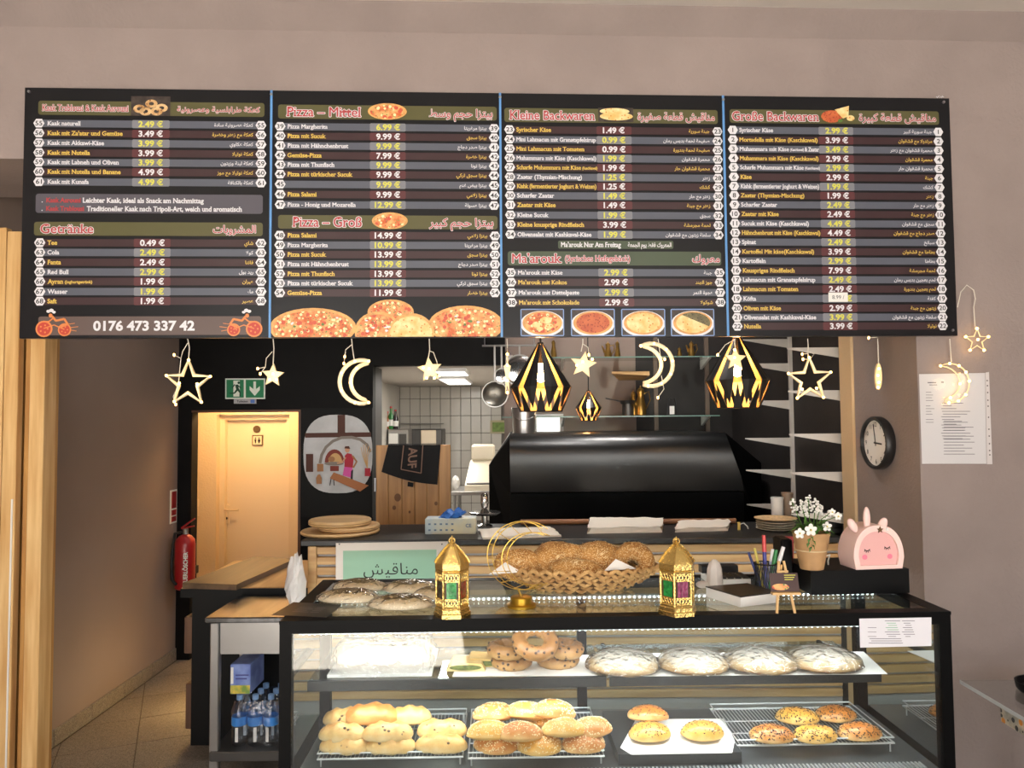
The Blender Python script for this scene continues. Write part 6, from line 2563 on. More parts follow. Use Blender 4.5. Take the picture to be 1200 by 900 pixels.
for k, (x, y, wd_) in enumerate(((911, 875, 'front row bun nearest the baking paper'), (963, 875, 'middle bun of the front row'), (1016, 872, 'front row bun nearest the case end'), (941, 853, 'rear bun nearer the baking paper'), (987, 850, 'rear bun nearer the case end'))):
    q = onz(x, y, ZD + .009)
    make_bun('black_seed_bun', 'black-seeded golden bun, ' + wd_, q + CV * .055, .084, .060, .040, bun_light if k % 2 else bun_plain, k + 61, nigella, 210, .2, .0040, GB, (0, 0, (.05, .2, .12, -.1, .15)[k]))
# ring breads on the upper shelf
GRG = 'dark-filled ring breads on the upper case shelf'


def ring_bread(label, loc, R, r, rot, seed):
    loc = Vector(loc)
    t = T('ring_bread', label, 'ring bread', loc, GRG)
    rnd = random.Random(seed)
    b = MB()
    b.torus(loc + Vector((0, 0, r * .8)), R, r, n=36, k=12, fn=lambda a, p: 1 + .16 * abs(math.sin(a * 5 + seed)) + .1 * noise.noise(Vector((math.cos(a) * 2, math.sin(a) * 2, p + seed))))
    b.build('crust', ring_m, t, 'all')
    b = MB()
    for i in range(14):
        a = 2 * PI * i / 14 + rnd.uniform(-.1, .1)
        e = rnd.uniform(.1, 1.2)
        c = loc + Vector((math.cos(a) * (R + r * 1.06 * math.cos(e)), math.sin(a) * (R + r * 1.06 * math.cos(e)), r * .8 + r * 1.06 * math.sin(e)))
        b.blob(c, .006, .006, .005, 6, 4)
    b.build('date_filling_specks', mat('date_filling', (62, 42, 34), .5), t)
    t.rotation_euler = rot
    return t


for (x, y, z, R_, rot, wd_) in ((600, 785, 0, .055, (0, 0, 0), 'lower ring bread nearest the spinach pastry'), (655, 783, 0, .058, (0, 0, 1), 'lower ring bread nearest the wrapped flatbreads'),
                                (594, 773, .045, .052, (.05, 0, 2), 'upper ring bread nearest the spinach pastry'), (663, 772, .045, .05, (0, .05, .4), 'upper ring bread nearest the wrapped flatbreads')):
    ring_bread(wd_, onz(x, y, ZSH + .006 + z) + CV * .06, R_, .024, rot, int(x))
ring_bread('tilted ring bread crowning the pile on the shelf', onz(628, 786, ZSH + .035) + CV * .06 + Vector((0, 0, .075)), .060, .025, (.55, 0, .2), 9)
paper_b = mat('paper_bright', 0)


def paper(label, pts, z, name='paper_sheet', mt=None, h=.0015, curl=0.0):
    c = [onz(x, y, z) for x, y in pts]
    n = len(c)
    area = sum(c[i].x * c[(i + 1) % n].y - c[(i + 1) % n].x * c[i].y for i in range(n))
    if area < 0:
        c = c[::-1]
    b = MB()
    b.add([p + Vector((0, 0, h)) for p in c] + c, [tuple(range(n)), tuple(range(2 * n - 1, n - 1, -1))] + [(i, n + i, n + (i + 1) % n, (i + 1) % n) for i in range(n)])
    return b.build(name, mt or paper_b, None, cat='paper', label=label)


paper('white paper under the ring breads', [(530, 793), (700, 792), (692, 768), (540, 768)], ZSH + .0015)
paper('white paper under the wrapped flatbreads', [(712, 793), (1040, 790), (1012, 764), (724, 766)], ZSH + .0015)
# wrapped flatbreads
film_m = glass('cling_film', (.99, .99, 1.0), 2.6, .10, bump=1.0, bump_s=38, ior=1.5)
flat_m = crust('flatbread_crust', 0x8E5E2C, 0xC6A878, 0xDCD2C2, 0.0, .055, nscale=34)


def wrapped(label, loc, rx, ry, rz, seed, mt=None, name='wrapped_flatbread', group='film-wrapped flatbreads on the upper case shelf', zz=None):
    loc = Vector(loc)
    t = T(name, label, 'flatbread', loc, group)
    b = MB()
    b.blob(loc + Vector((0, 0, rz * .3)), rx, ry, rz, 30, 12, fn=bun_fn(seed, .3, .08))
    b.build('bread', mt or flat_m, t, 'all')
    if zz:
        b = MB()
        rnd = random.Random(seed)
        for _ in range(70):
            a, r = rnd.uniform(0, 2 * PI), math.sqrt(rnd.random()) * .58
            b.blob(loc + Vector((math.cos(a) * r * rx, math.sin(a) * r * ry, rz * .3 + rz * math.sqrt(1 - r * r) * .99)), rnd.uniform(.006, .013), rnd.uniform(.006, .012), .003, 6, 4)
        b.build('thyme_topping_specks', zz, t, True)
    b = MB()
    sd = Vector((seed, seed * .7, seed * 1.3))

    def ff(p, q):
        k = 1.05 + .05 * noise.noise(p * 5 + sd) + .03 * noise.noise(p * 13 + sd)
        z = q.z if p.z > 0 else q.z * .28
        return Vector((q.x * k, q.y * k, z * k + .003 * noise.noise(p * 9 + sd)))
    b.blob(loc + Vector((0, 0, rz * .31)), rx * 1.02, ry * 1.02, rz * 1.04, 48, 20, fn=ff)
    b.build('cling_wrap', film_m, t)
    return t


for k, (x, y, wd_) in enumerate(((737, 797, 'nearest the ring breads'), (823, 796, 'second from the ring breads'), (905, 795, 'second from the case end'), (982, 793, 'nearest the case end'))):
    wrapped('film-wrapped white flatbread ' + wd_, onz(x, y, ZSH + .005) + CV * .12, .135 - .004 * (k == 1), .12, .052, k + 5)
# wrapped tray and spinach pastries at the shelf's other end
q = onz(452, 798, ZSH + .002)
u0, v0 = cuv(382, 797, ZSH)
u1, _ = cuv(505, 797, ZSH)
t = T('wrapped_tray', 'film-wrapped white tray of pale loaves on the upper shelf', 'tray', CP((u0 + u1) / 2, .35, ZSH + .001))
b = MB()
cbox(b, u0, u1, .215, .52, ZSH + .001, ZSH + .012)
b.build('tray_base', whitep, t)
for i in range(3):
    b = MB()
    b.blob(CP(u0 + (u1 - u0) * (.2 + .3 * i), .36, ZSH + .045), .085, .11, .042, 20, 10, fn=bun_fn(i + 80, .75, .1))
    b.build('loaf', mat('pale_loaf', (226, 206, 180), .6), t, 'all')
b = MB()
b.grid(lambda a, v: CP((u0 + u1) / 2 + ((u1 - u0) / 2 * (1.01 - .25 * v * v) + .012 * noise.noise(Vector((a * 30, v * 6, 1)))) * math.copysign(abs(math.cos(a * 2 * PI)) ** .4, math.cos(a * 2 * PI)) * (1 if v < .99 else .2),
                       .365 + (.158 * (1.0 - .25 * v * v)) * math.copysign(abs(math.sin(a * 2 * PI)) ** .4, math.sin(a * 2 * PI)) * (1 if v < .99 else .2), ZSH + .002 + .105 * math.sin(v * PI / 2) + .012 * noise.noise(Vector((math.cos(a * 6.28) * 5, math.sin(a * 6.28) * 5, v * 4)))), 64, 14, True)
b.build('cling_wrap', film_m, t)
for k, (x, y) in enumerate(((545, 791), (566, 786))):
    q = onz(x, y, ZSH + .004) + CV * .04
    t = T('spinach_pastry', ('front' if k == 0 else 'rear') + ' folded spinach pastry on white shelf paper', 'pastry', q, 'spinach pastries on the upper case shelf')
    b = MB()
    b.prism([(-.075, 0), (.075, .0), (.06, .028), (-.05, .034)], q + Vector((0, 0, 0)), (1, 0, 0), (0, 0, 1), .09)
    b.build('pastry_shell', crust('pastry_crust', 0xE0C890, 0xD8B878, 0xC49A58, 0, .04), t)
    b = MB()
    b.blob(q + Vector((.0, -.002, .014)), .062, .006, .010, 14, 6)
    b.build('spinach_filling', mat('spinach', (96, 104, 50), .6, noise_s=60, noise_a=.4), t)

# ================================================================== THINGS ON TOP OF THE CASE
za_m = mat('thyme_topping', (126, 108, 70), .8)
for k, (x, y, r, wd_) in enumerate(((403, 711, .115, 'nearest the case corner'), (467, 719, .118, 'at the front edge'), (418, 697, .105, 'in the rear row by the poster edge'), (478, 699, .105, 'in the rear row below the written word'), (508, 706, .08, 'half behind the first lantern'))):
    wrapped('thyme flatbread in film on the case top, ' + wd_, onz(x, y, ZT) + CV * (r * .75), r, r * .62, .034, k + 21, crust('thyme_bread', 0xE2D2AE, 0xEADCBC, 0xD8C090, 0, .04, nscale=30), 'thyme_flatbread', 'film-wrapped thyme flatbreads on the case top', za_m)
# black flyers
paper('black flyer lying at the case corner', [(318, 721), (382, 724), (400, 709), (344, 706)], ZT + .0005, 'flyer', mat('flyer_black', (34, 33, 36), .3))

b = MB()
f0, f1, f2 = G(338, 718, ZT + .0025), G(380, 719.5, ZT + .0025), G(352, 709.5, ZT + .0025)
fu, fv = (f1 - f0), (f2 - f0)
for k in range(4):
    for (a0, a1) in ((.05, .5 - .1 * (k % 2)), (.55, .8)):
        b.flat([(a0, .15 + k * .2), (a1, .15 + k * .2), (a1, .2 + k * .2), (a0, .2 + k * .2)], f0, fu, fv)
b.build('text_print', mat('flyer_print', (150, 146, 142), .5), bpy.data.objects['flyer'])

gold = mat('lantern_gold', (222, 192, 120), .2, .95, bump=.4, bump_s=150)


def lantern(label, px, py, hpx, wpx, cols, rot):
    q = G(px, py, ZT)
    D = q.y
    H_, R_ = m(hpx, D), m(wpx, D) / 2
    t = T('ramadan_lantern', label, 'lantern', q, 'small gold lanterns on the case top')
    hx = lambda r: r

    def ring6(r, z, off=0):
        return [q + Vector((math.cos(rot + off + i * PI / 3) * r, math.sin(rot + off + i * PI / 3) * r, z)) for i in range(6)]
    b = MB()
    b.lathe([(R_, 0), (R_, H_ * .05), (R_ * .93, H_ * .06), (R_ * .93, H_ * .10), (R_ * .84, H_ * .13)], q, 6, off=rot)
    b.build('base', gold, t)
    b = MB()
    b.lathe([(R_ * .80, H_ * .13), (R_ * .80, H_ * .56)], q, 6, off=rot, caps=False)
    gb = b.build('inner_glass', mat('lantern_inner', (60, 44, 24), .4, .3), t)
    a6, b6 = ring6(R_ * .84, H_ * .13), ring6(R_ * .84, H_ * .56)
    b = MB()
    for i in range(6):
        b.cyl(a6[i], b6[i], .005, n=6)
        b.cyl(a6[i], a6[(i + 1) % 6], .005, n=6)
        b.cyl(b6[i], b6[(i + 1) % 6], .005, n=6)
    b.build('cage_frame', gold, t)
    b = MB()
    for i in range(6):
        p0, p1 = ring6(R_ * .835, 0)[i], ring6(R_ * .835, 0)[(i + 1) % 6]
        for (f0, f1) in ((.15, .23), (.45, .54)):
            b = MB()
            for k in range(5):
                s0, s1 = k / 5, (k + 1) / 5
                for (za, zb_2) in ((f0, f1), (f1, f0)):
                    b.cyl(p0.lerp(p1, s0) + Vector((0, 0, H_ * za)), p0.lerp(p1, s1) + Vector((0, 0, H_ * zb_2)), .0022, n=4, caps=False)
            for z in (f0, f1):
                b.cyl(p0 + Vector((0, 0, H_ * z)), p1 + Vector((0, 0, H_ * z)), .003, n=4)
            b.build('lattice', gold, t)
    for i in range(6):
        p0, p1 = ring6(R_ * .825, 0)[i], ring6(R_ * .825, 0)[(i + 1) % 6]
        c0, c1 = p0.lerp(p1, .18), p0.lerp(p1, .82)
        b = MB()
        b.add([c0 + Vector((0, 0, H_ * .24)), c1 + Vector((0, 0, H_ * .24)), c1 + Vector((0, 0, H_ * .44)), c0 + Vector((0, 0, H_ * .44))], [(0, 1, 2, 3)])
        b.build('coloured_pane', mat('lantern_' + cols[i][0], cols[i][1], .15, noise_s=60, noise_a=.35, coat=.5, bump=.5, bump_s=120), t)
    b = MB()
    b.lathe([(R_ * .84, H_ * .56), (R_ * .92, H_ * .59), (R_ * .92, H_ * .66), (R_ * .86, H_ * .69), (R_ * .60, H_ * .78), (R_ * .30, H_ * .86), (R_ * .14, H_ * .89)], q, 6, off=rot)
    b.build('dome', gold, t)
    b = MB()
    for i in range(6):
        b.tube([ring6(R_ * r, H_ * z)[i] for r, z in ((.93, .66), (.87, .69), (.61, .78), (.31, .86), (.15, .89))], .0035, 5)
    b.build('dome_rib_trim', gold, t)
    b = MB()
    b.lathe([(R_ * .14, H_ * .89), (R_ * .17, H_ * .91), (R_ * .07, H_ * .93), (R_ * .11, H_ * .95), (R_ * .03, H_ * .98), (.001, H_)], q, 10)
    b.build('finial', gold, t, True)
    b = MB()
    b.torus(q + Vector((0, 0, H_ * .93)), R_ * .16, .002, (1, 0, 0), (0, 0, 1), 14, 5)
    b.build('hanging_ring', gold, t)
    return t


GRN, RED_, BLU, PUR, BLK = ('green', (36, 130, 62)), ('red', (120, 32, 30)), ('blue', (36, 44, 92)), ('purple', (128, 52, 88)), ('black', (26, 26, 34))
# faces run counter-clockwise from the angle rot; the face toward the shop is index 4
lantern('gold lantern with a green front pane beside the thyme flatbreads', 530, 721, 92, 43, (RED_, BLU, GRN, BLK, GRN, RED_), math.radians(2))
lantern('gold lantern with a purple front pane beside the bread basket', 794, 718, 88, 47, (RED_, BLU, RED_, GRN, PUR, BLU), math.radians(10))

# gold wire crescent
q = G(611, 711, ZT)
D = q.y
t = T('wire_moon', 'gold wire crescent moon on a round base', 'decoration', q)
b = MB()
b.lathe([(m(17, D), 0), (m(17, D), .010), (m(12.5, D), .014), (m(12.5, D), .035), (m(11, D), .038)], q, 28)
b.build('base', mat('satin_gold', (186, 148, 52), .35, .9), t, True)
gw = mat('gold_wire', (208, 172, 84), .28, .95)
wf_ = MB()


def mpt(x, y, dy):
    return W(x, y, D + dy)


for dy in (-.022, .022):
    ox = 0 if dy < 0 else 6
    wf_.tube([mpt(611 + ox + 40 * math.cos(math.radians(a)), 651 + 40 * math.sin(math.radians(a)), dy) for a in range(60, 316, 8)],   .0017, 6)
    wf_.tube([mpt(622 + ox + 34 * math.cos(math.radians(a)), 655 + 31 * math.sin(math.radians(a)), dy) for a in range(66, 300, 8)],   .0017, 6)
for a in range(80, 300, 24):
    ca_, sa_ = math.cos(math.radians(a)), math.sin(math.radians(a))
    wf_.tube([mpt(611 + 40 * ca_, 651 + 40 * sa_, -.022), mpt(617 + 40 * ca_, 651 + 40 * sa_, .022)], .0013, 5)
    wf_.tube([mpt(611 + 40 * ca_, 651 + 40 * sa_, -.022), mpt(622 + 34 * ca_, 655 + 31 * sa_, -.022)], .0013, 5)
    wf_.tube([mpt(622 + 34 * ca_, 655 + 31 * sa_, -.022), mpt(628 + 34 * ca_, 655 + 31 * sa_, .022)], .0018, 5)
wf_.build('wire_frame', gw, t, True)
b = MB()
b.cyl(q + Vector((0, 0, .036)), mpt(607, 690, 0), .0035, n=8)
b.build('stem', gw, t)

# ------------------------------------------------------------------ wicker basket with sesame bread
q = G(690, 699, ZT)
bx, by = W(680, 690, q.y + .10).x, q.y + .13
t = T('bread_basket', 'oval woven straw basket heaped with sesame bread', 'basket', (bx, by, ZT))
straw = mat('straw', (206, 166, 108), .75, noise_s=40, color2=(158, 116, 68), bump=.4, bump_s=90)
prof = [(.17, .075, .004), (.215, .090, .019), (.250, .104, .035), (.278, .118, .051), (.300, .130, .067), (.315, .140, .083)]
b = MB()
for (rx, ry, z) in prof:
    pass
b.grid(lambda u, v: Vector((bx + math.cos(u * 2 * PI) * (.165 + .15 * v ** .8), by + math.sin(u * 2 * PI) * (.072 + .066 * v ** .8), ZT + .004 + .082 * v)), 40, 6, True)
b.lathe([(.001, .006), (.2, .006)], (bx, by, ZT), 30, sx=.85, sy=.37, caps=False)
b.build('basket_wall', mat('straw_dark', (96, 68, 40), .85), t, True)
b = MB()
rnd = random.Random(4)
for r, (rx, ry, z) in enumerate(prof):
    n = int(46 + r * 5)
    for i in range(n):
        a = 2 * PI * (i + .5 * (r % 2)) / n
        c = Vector((bx + math.cos(a) * rx, by + math.sin(a) * ry, ZT + z + .006))
        tg = Vector((-math.sin(a) * rx, math.cos(a) * ry, 0)).normalized()
        nr = Vector((tg.y, -tg.x, 0))
        tilt = .55 if i % 2 else -.55
        tg2 = (tg * math.cos(tilt) + Vector((0, 0, 1)) * math.sin(tilt))
        Rm = Matrix((tg2, nr, tg2.cross(nr))).transposed()
        b.blob(c, .021 + rnd.uniform(-.003, .003), .007, .0085, 8, 5, R=Rm)
b.build('woven_strands', straw, t, True, kind='stuff')
bread_list = [(('flat ring', 608, 672, .10, 'sesame bread leaning out at the wire moon end of the basket'), (.95, .1, .1)), (('big', 655, 668, .13, 'largest sesame bread in the middle of the basket'), (.9, -.1, 0)),
              (('front', 676, 676, .10, 'sesame bread in front, showing its pale split edge'), (.35, 0, .1)), (('back', 705, 664, .11, 'sesame bread at the back of the basket'), (.8, .2, -.1)), (('ring', 742, 668, .09, 'sesame ring with a hole at the lantern end of the basket'), (.75, .15, -.2))]
for k, ((kd, x, y, r, lab), rot) in enumerate(bread_list):
    loc = W(x, y - 9, by - .01 + .035 * (kd in ('back', 'big')) - .05 * (kd == 'front'))
    t2 = T('sesame_bread', lab, 'bread', loc, 'sesame breads in the straw basket')
    b = MB()
    if kd == 'ring':
        b.torus(loc, r * .58, r * .36, n=36, k=12, fn=lambda a, p: 1 + .25 * math.cos(a - 1.5) + .08 * noise.noise(Vector((math.cos(a) * 3, math.sin(a) * 3, p))))
    else:
        b.blob(loc, r, r * .72, r * .30, 28, 14, fn=bun_fn(k + 90, .8, .18))
    b.build('crust', ses_m, t2, 'all')
    b = MB()
    rnd = random.Random(k)
    src = [p.co.copy() for p in t2.children[0].data.vertices] if t2.children else []
    me_ = t2.children[0].data
    for pz in range(560):
        vtx = me_.vertices[rnd.randrange(len(me_.vertices))]
        nrm = vtx.normal
        t1 = nrm.orthogonal().normalized()
        t1 = Matrix.Rotation(rnd.uniform(0, PI), 3, nrm) @ t1
        c = loc + vtx.co + t1 * rnd.uniform(0, .012) + nrm * .0005
        tt = nrm.cross(t1)
        b.add([c + t1 * .0026, c + tt * .0016, c - t1 * .0026, c - tt * .0016, c + nrm * .0016], [(0, 1, 4), (1, 2, 4), (2, 3, 4), (3, 0, 4)])
    b.build('seeds', sesame, t2, kind='stuff')
    t2.rotation_euler = rot
for (x, y, dx_, lab) in ((590, 668, 1, 'white napkin corner at the wire moon end of the basket'), (725, 664, -1, 'white napkin corner over the front basket rim'), (752, 647, 1, 'white napkin tip behind the sesame ring')):
    b = MB()
    p0 = W(x, y, by - .10 if y > 660 else by + .02)
    s = .07 if y > 660 else .03
    b.add([p0 + Vector((-s * .8, 0, -.015)), p0 + Vector((s, .01, -.01)), p0 + Vector((s * .1 * dx_, .03, s * .35)), p0 + Vector((-s * .8, .002, -.017)), p0 + Vector((s, .012, -.012)), p0 + Vector((s * .1 * dx_, .032, s * .35 - .002))],
          [(0, 1, 2), (5, 4, 3), (0, 3, 4, 1), (1, 4, 5, 2), (2, 5, 3, 0)])
    b.build('napkin', paper_b, None, cat='napkin', label=lab, group='napkins in the straw basket')

# ------------------------------------------------------------------ ledger, cash tray, ornament, pens
def slab(name, label, pts, z, h, mt_side, mt_top, cat):
    c = [G(x, y, z) for x, y in pts]
    n = len(c)
    if sum(c[i].x * c[(i + 1) % n].y - c[(i + 1) % n].x * c[i].y for i in range(n)) < 0:
        c = c[::-1]
    t = T(name, label, cat, sum(c, Vector()) / n)
    for (z0, z1, mt, nm, k) in ((0, h, mt_side, 'page_block', .985), (h + .0005, h + .004, mt_top, 'cover', 1.0)):
        ctr = sum(c, Vector()) / n
        cc = [ctr + (p - ctr) * k for p in c]
        b = MB()
        b.add([at_z(p, z + z1) for p in cc] + [at_z(p, z + z0) for p in cc], [tuple(range(n)), tuple(range(2 * n - 1, n - 1, -1))] + [(i, n + i, n + (i + 1) % n, (i + 1) % n) for i in range(n)])
        b.build(nm, mt, t)
    return t


slab('ledger', 'thick ledger with black cover and white pages on the case top', [(827, 699), (868, 712), (912, 706), (876, 695)], ZT, .035, whitep, mat('ledger_black', (34, 32, 32), .35), 'book')
t = T('cash_tray', 'black and white money tray behind the ledger', 'tray', G(870, 690, ZT))
ua, va = cuv(846, 696, ZT)
ub, _ = cuv(893, 696, ZT)
b = MB()
cbox(b, ua, ub, .42, .60, ZT + .0005, ZT + .03)
b.build('tray_body', whitep, t)
for i in range(5):
    b = MB()
    w5 = (ub - ua) / 5
    cbox(b, ua + w5 * i + .004, ua + w5 * (i + 1) - .004, .43, .53, ZT + .0302, ZT + .036)
    b.build('coin_slot', mat('slot_black', (30, 29, 30), .4), t)
b = MB()
cbox(b, ua - .01, ub - .01, .545, .60, ZT + .0302, ZT + .06)
b.build('tray_back', mat('slot_black', 0), t)
q = G(838, 694, ZT)
b = MB()
pq = Vector((q.x, CP(0, .40, 0).y + .06, ZT))
b.lathe([(.032, 0), (.034, .02), (.03, .075), (.022, .10), (.008, .112)], pq + Vector((.02, 0, 0)), 8)
b.blob(pq + Vector((-.03, -.005, .014)), .028, .02, .014, 12, 8)
b.build('white_ornament', mat('gypsum', (214, 206, 200), .7), None, True, cat='ornament', label='small white gypsum tower ornament beside the ledger')

# pen cup
q = G(901, 697, ZT)
q.y += .03
hc = m(34, q.y)
rc = m(12.5, q.y)
t = T('pen_cup', 'black mesh pen cup', 'cup', q)
bm_ = mat('cup_black', (24, 24, 26), .4, .4)
b = MB()
for i in range(28):
    a = 2 * PI * i / 28
    b.cyl(q + Vector((math.cos(a) * rc, math.sin(a) * rc, .003)), q + Vector((math.cos(a + .35) * rc, math.sin(a + .35) * rc, hc)), .0017, n=4, caps=False)
    b.cyl(q + Vector((math.cos(a) * rc, math.sin(a) * rc, .003)), q + Vector((math.cos(a - .35) * rc, math.sin(a - .35) * rc, hc)), .0017, n=4, caps=False)
b.build('mesh_wall', bm_, t)
b = MB()
b.torus(q + Vector((0, 0, hc)), rc, .003, n=28, k=6)
b.lathe([(rc, 0), (rc, .004)], q, 28)
b.build('cup_rim', bm_, t)
for k, (dx_, dy_, lean, hh, colr, capc, lab) in enumerate(((-.6, -.1, -.08, .15, (40, 56, 120), (30, 42, 110), 'blue ballpoint pen leaning at the cup edge'), (-.25, .2, -.05, .165, (196, 176, 60), (206, 190, 90), 'yellow capped pen in the cup'),
                                                          (.05, .3, .0, .215, (60, 60, 140), (200, 70, 70), 'tall blue marker with a red cap'), (.3, -.3, .06, .16, (40, 140, 70), (36, 120, 60), 'green marker in the cup'),
                                                          (.25, .3, .05, .16, (190, 196, 226), (236, 236, 240), 'white marker with lilac barrel'), (.6, .05, .10, .17, (220, 220, 224), (236, 236, 240), 'white marker leaning at the cup edge'))):
    p0 = q + Vector((dx_ * rc * .6, dy_ * rc * .6, .006))
    p1 = p0 + Vector((lean * .6, .01, hh))
    t = T('pen', lab, 'pen', p0, 'pens in the mesh cup')
    r_ = .0075 if k in (2, 3, 4, 5) else .005
    b = MB()
    b.cyl(p0, p0.lerp(p1, .7), r_, n=10)
    b.build('barrel', mat('pen_%d' % k, colr, .35), t, True)
    b = MB()
    b.cyl(p0.lerp(p1, .7), p1, r_ * 1.15, r_ * .95, n=10)
    b.build('cap', mat('pen_cap_%d' % k, capc, .35), t, True)

# easel with business card
q = G(921, 719, ZT)
t = T('mini_easel', 'tiny pale wooden easel on the case top', 'easel', q)
ew = mat('easel_pine', (206, 168, 112), .55)
h_ = m(58, q.y)
w_ = m(13, q.y)
for s_ in (-1, 1):
    b = MB()
    b.bar(q + Vector((s_ * w_ * .8, 0, .001)), q + Vector((s_ * w_ * .22, .035, h_)), .008, .006, (0, -1, 0))
    b.build('easel_leg', ew, t)
b = MB()
b.bar(q + Vector((-.0, .09, .001)), q + Vector((0, .035, h_ * .92)), .008, .006, (0, -1, 0))
b.build('easel_leg', ew, t)
b = MB()
zl = m(22, q.y)
b.box(q.x - w_ * 1.25, q.x + w_ * 1.25, q.y - .014, q.y + .008, q.z + zl, q.z + zl + .008)
b.build('easel_ledge', ew, t)
b = MB()
b.box(q.x - w_ * .5, q.x + w_ * .5, q.y + .022, q.y + .028, q.z + h_ * .78, q.z + h_ * .82)
b.build('easel_crossbar', ew, t)
Rx = Matrix.Rotation(-.28, 3, 'X')
cq = q + Vector((0, .0, zl + .009))
t = T('business_card', 'dark business card with food picture on the tiny easel', 'card', cq)
cw, ch = m(33, q.y), m(21, q.y)
b = MB()
Vc = Rx @ Vector((0, 0, 1))
b.prism([(-cw / 2, 0), (cw / 2, 0), (cw / 2, ch), (-cw / 2, ch)], cq, (1, 0, 0), Vc, .0012)
b.build('card_sheet', mat('card_dark', (64, 40, 38), .4), t)
Nc = Vector((1, 0, 0)).cross(Vc)
b = MB()
b.flat(ell(-cw * .15, ch * .25, cw * .3, ch * .18, 16), cq + Nc * .0004, (1, 0, 0), Vc)
b.build('pizza_print', pizza_mat, t)
b = MB()
txt(b, 'Manakish', cq + Nc * .0005 + Vc * ch * .78 + Vector((cw * .02, 0, 0)), (1, 0, 0), Vc, ch * .14, bold=.02) if False else None
for i in range(3):
    b.flat([(cw * .02, ch * (.86 - .12 * i)), (cw * (.42 - .05 * i), ch * (.86 - .12 * i)), (cw * (.42 - .05 * i), ch * (.90 - .12 * i)), (cw * .02, ch * (.90 - .12 * i))], cq + Nc * .0005, (1, 0, 0), Vc)
b.build('text_print', pm_yellow, t)

# riser with flower pot and unicorn lamp
a = G(951, 698, ZT)
c = G(1066, 695, ZT)
rd = .26
hr = m(28, a.y)
b = MB()
dU = (c - a)
wr = dU.length
RO = a
t = T('riser_box', 'black box plinth under the flower pot and the pink lamp', 'plinth', a + dU / 2)


def RP(u, v, z):
    return RO + dU.normalized() * u + CV * v + Vector((0, 0, z))


b.add([RP(u, v, z) for z in (.001, hr) for (u, v) in ((0, 0), (wr, 0), (wr, rd), (0, rd))], [(0, 3, 2, 1), (4, 5, 6, 7), (0, 1, 5, 4), (1, 2, 6, 5), (2, 3, 7, 6), (3, 0, 4, 7)])
b.build('plinth_body', mat('plinth_black', (9, 9, 10), .5, spec=.15), t)
ZRI = ZT + hr
sq = W(945, 650, RP(.0, .18, 0).y)
b = MB()
b.bbox(RP(-.06, 0, 0).x, RP(-.012, 0, 0).x, RP(0, .15, 0).y, RP(0, .25, 0).y, ZT + .001, ZT + .19, .006)
b.build('black_speaker', mat('plinth_black', 0), None, cat='speaker', label='narrow black speaker box standing behind the flower pot')
# flower pot
q = G(958, 669.5, ZRI)
q.y += .055
D = q.y
t = T('flower_pot', 'tapered kraft brown pot of white flowers', 'potted plant', Vector((q.x, q.y, ZRI)))
hp_ = m(42, D)
r0, r1 = m(13, D), m(21, D)
pc = Vector((q.x, q.y, ZRI))
b = MB()
b.lathe([(r0, 0), (r1, hp_), (r1 * .95, hp_), (r0 * .92, .01)], pc, 32)
b.build('pot', mat('kraft_pot', (182, 142, 98), .7, noise_s=20, noise_a=.08), t, True)
b = MB()
b.torus(pc + Vector((0, 0, hp_ * .52)), (r0 + r1) / 2 * 1.03, .0028, n=28, k=5)
b.build('string_band', mat('jute', (214, 190, 150), .8), t)
leafm = mat('leaf_green', (74, 118, 48), .5, noise_s=30, noise_a=.3)
white_f = mat('petal_white', (236, 234, 230), .5)
rnd = random.Random(11)
st_m = MB()
spikes = [(-.075, .0, .16, 1), (-.04, -.02, .13, 1), (.0, .02, .17, 1), (.02, -.01, .16, 1), (.045, .01, .13, 1), (.075, -.01, .10, 1), (-.02, .03, .15, 1)]
for (dx_, dy_, hh, _) in spikes:
    p0 = pc + Vector((dx_ * .25, dy_ * .3, hp_ * .9))
    p2 = pc + Vector((dx_, dy_, hp_ + hh * .8))
    pm_ = (p0 + p2) / 2 + Vector((dx_ * .1, 0, .02))
    st_m.tube([p0, pm_, p2], .0018, 5)
    b = MB()
    for k in range(26):
        f = .4 + .6 * k / 25
        pos = pm_.lerp(p2, (f - .4) / .6)
        a = rnd.uniform(0, 2 * PI)
        rr = .012 * (1.25 - f)+.004
        b.blob(pos + Vector((math.cos(a) * rr, math.sin(a) * rr, rnd.uniform(-.004, .004))), .005, .005, .004, 6, 4)
    b.build('blossom_spray', white_f, t)
st_m.build('stems', leafm, t)


def leaf(mb, p, d, L_, w):
    d = d.normalized()
    s = d.cross(Vector((0, 0, 1)))
    if s.length < .01:
        s = Vector((1, 0, 0))
    s.normalize()
    up = s.cross(d)
    mb.add([p, p + d * L_ * .4 + s * w + up * .004, p + d * L_ - up * L_ * .15, p + d * L_ * .4 - s * w + up * .004, p + d * L_ * .45 + up * .008], [(0, 1, 4), (1, 2, 4), (2, 3, 4), (3, 0, 4)])


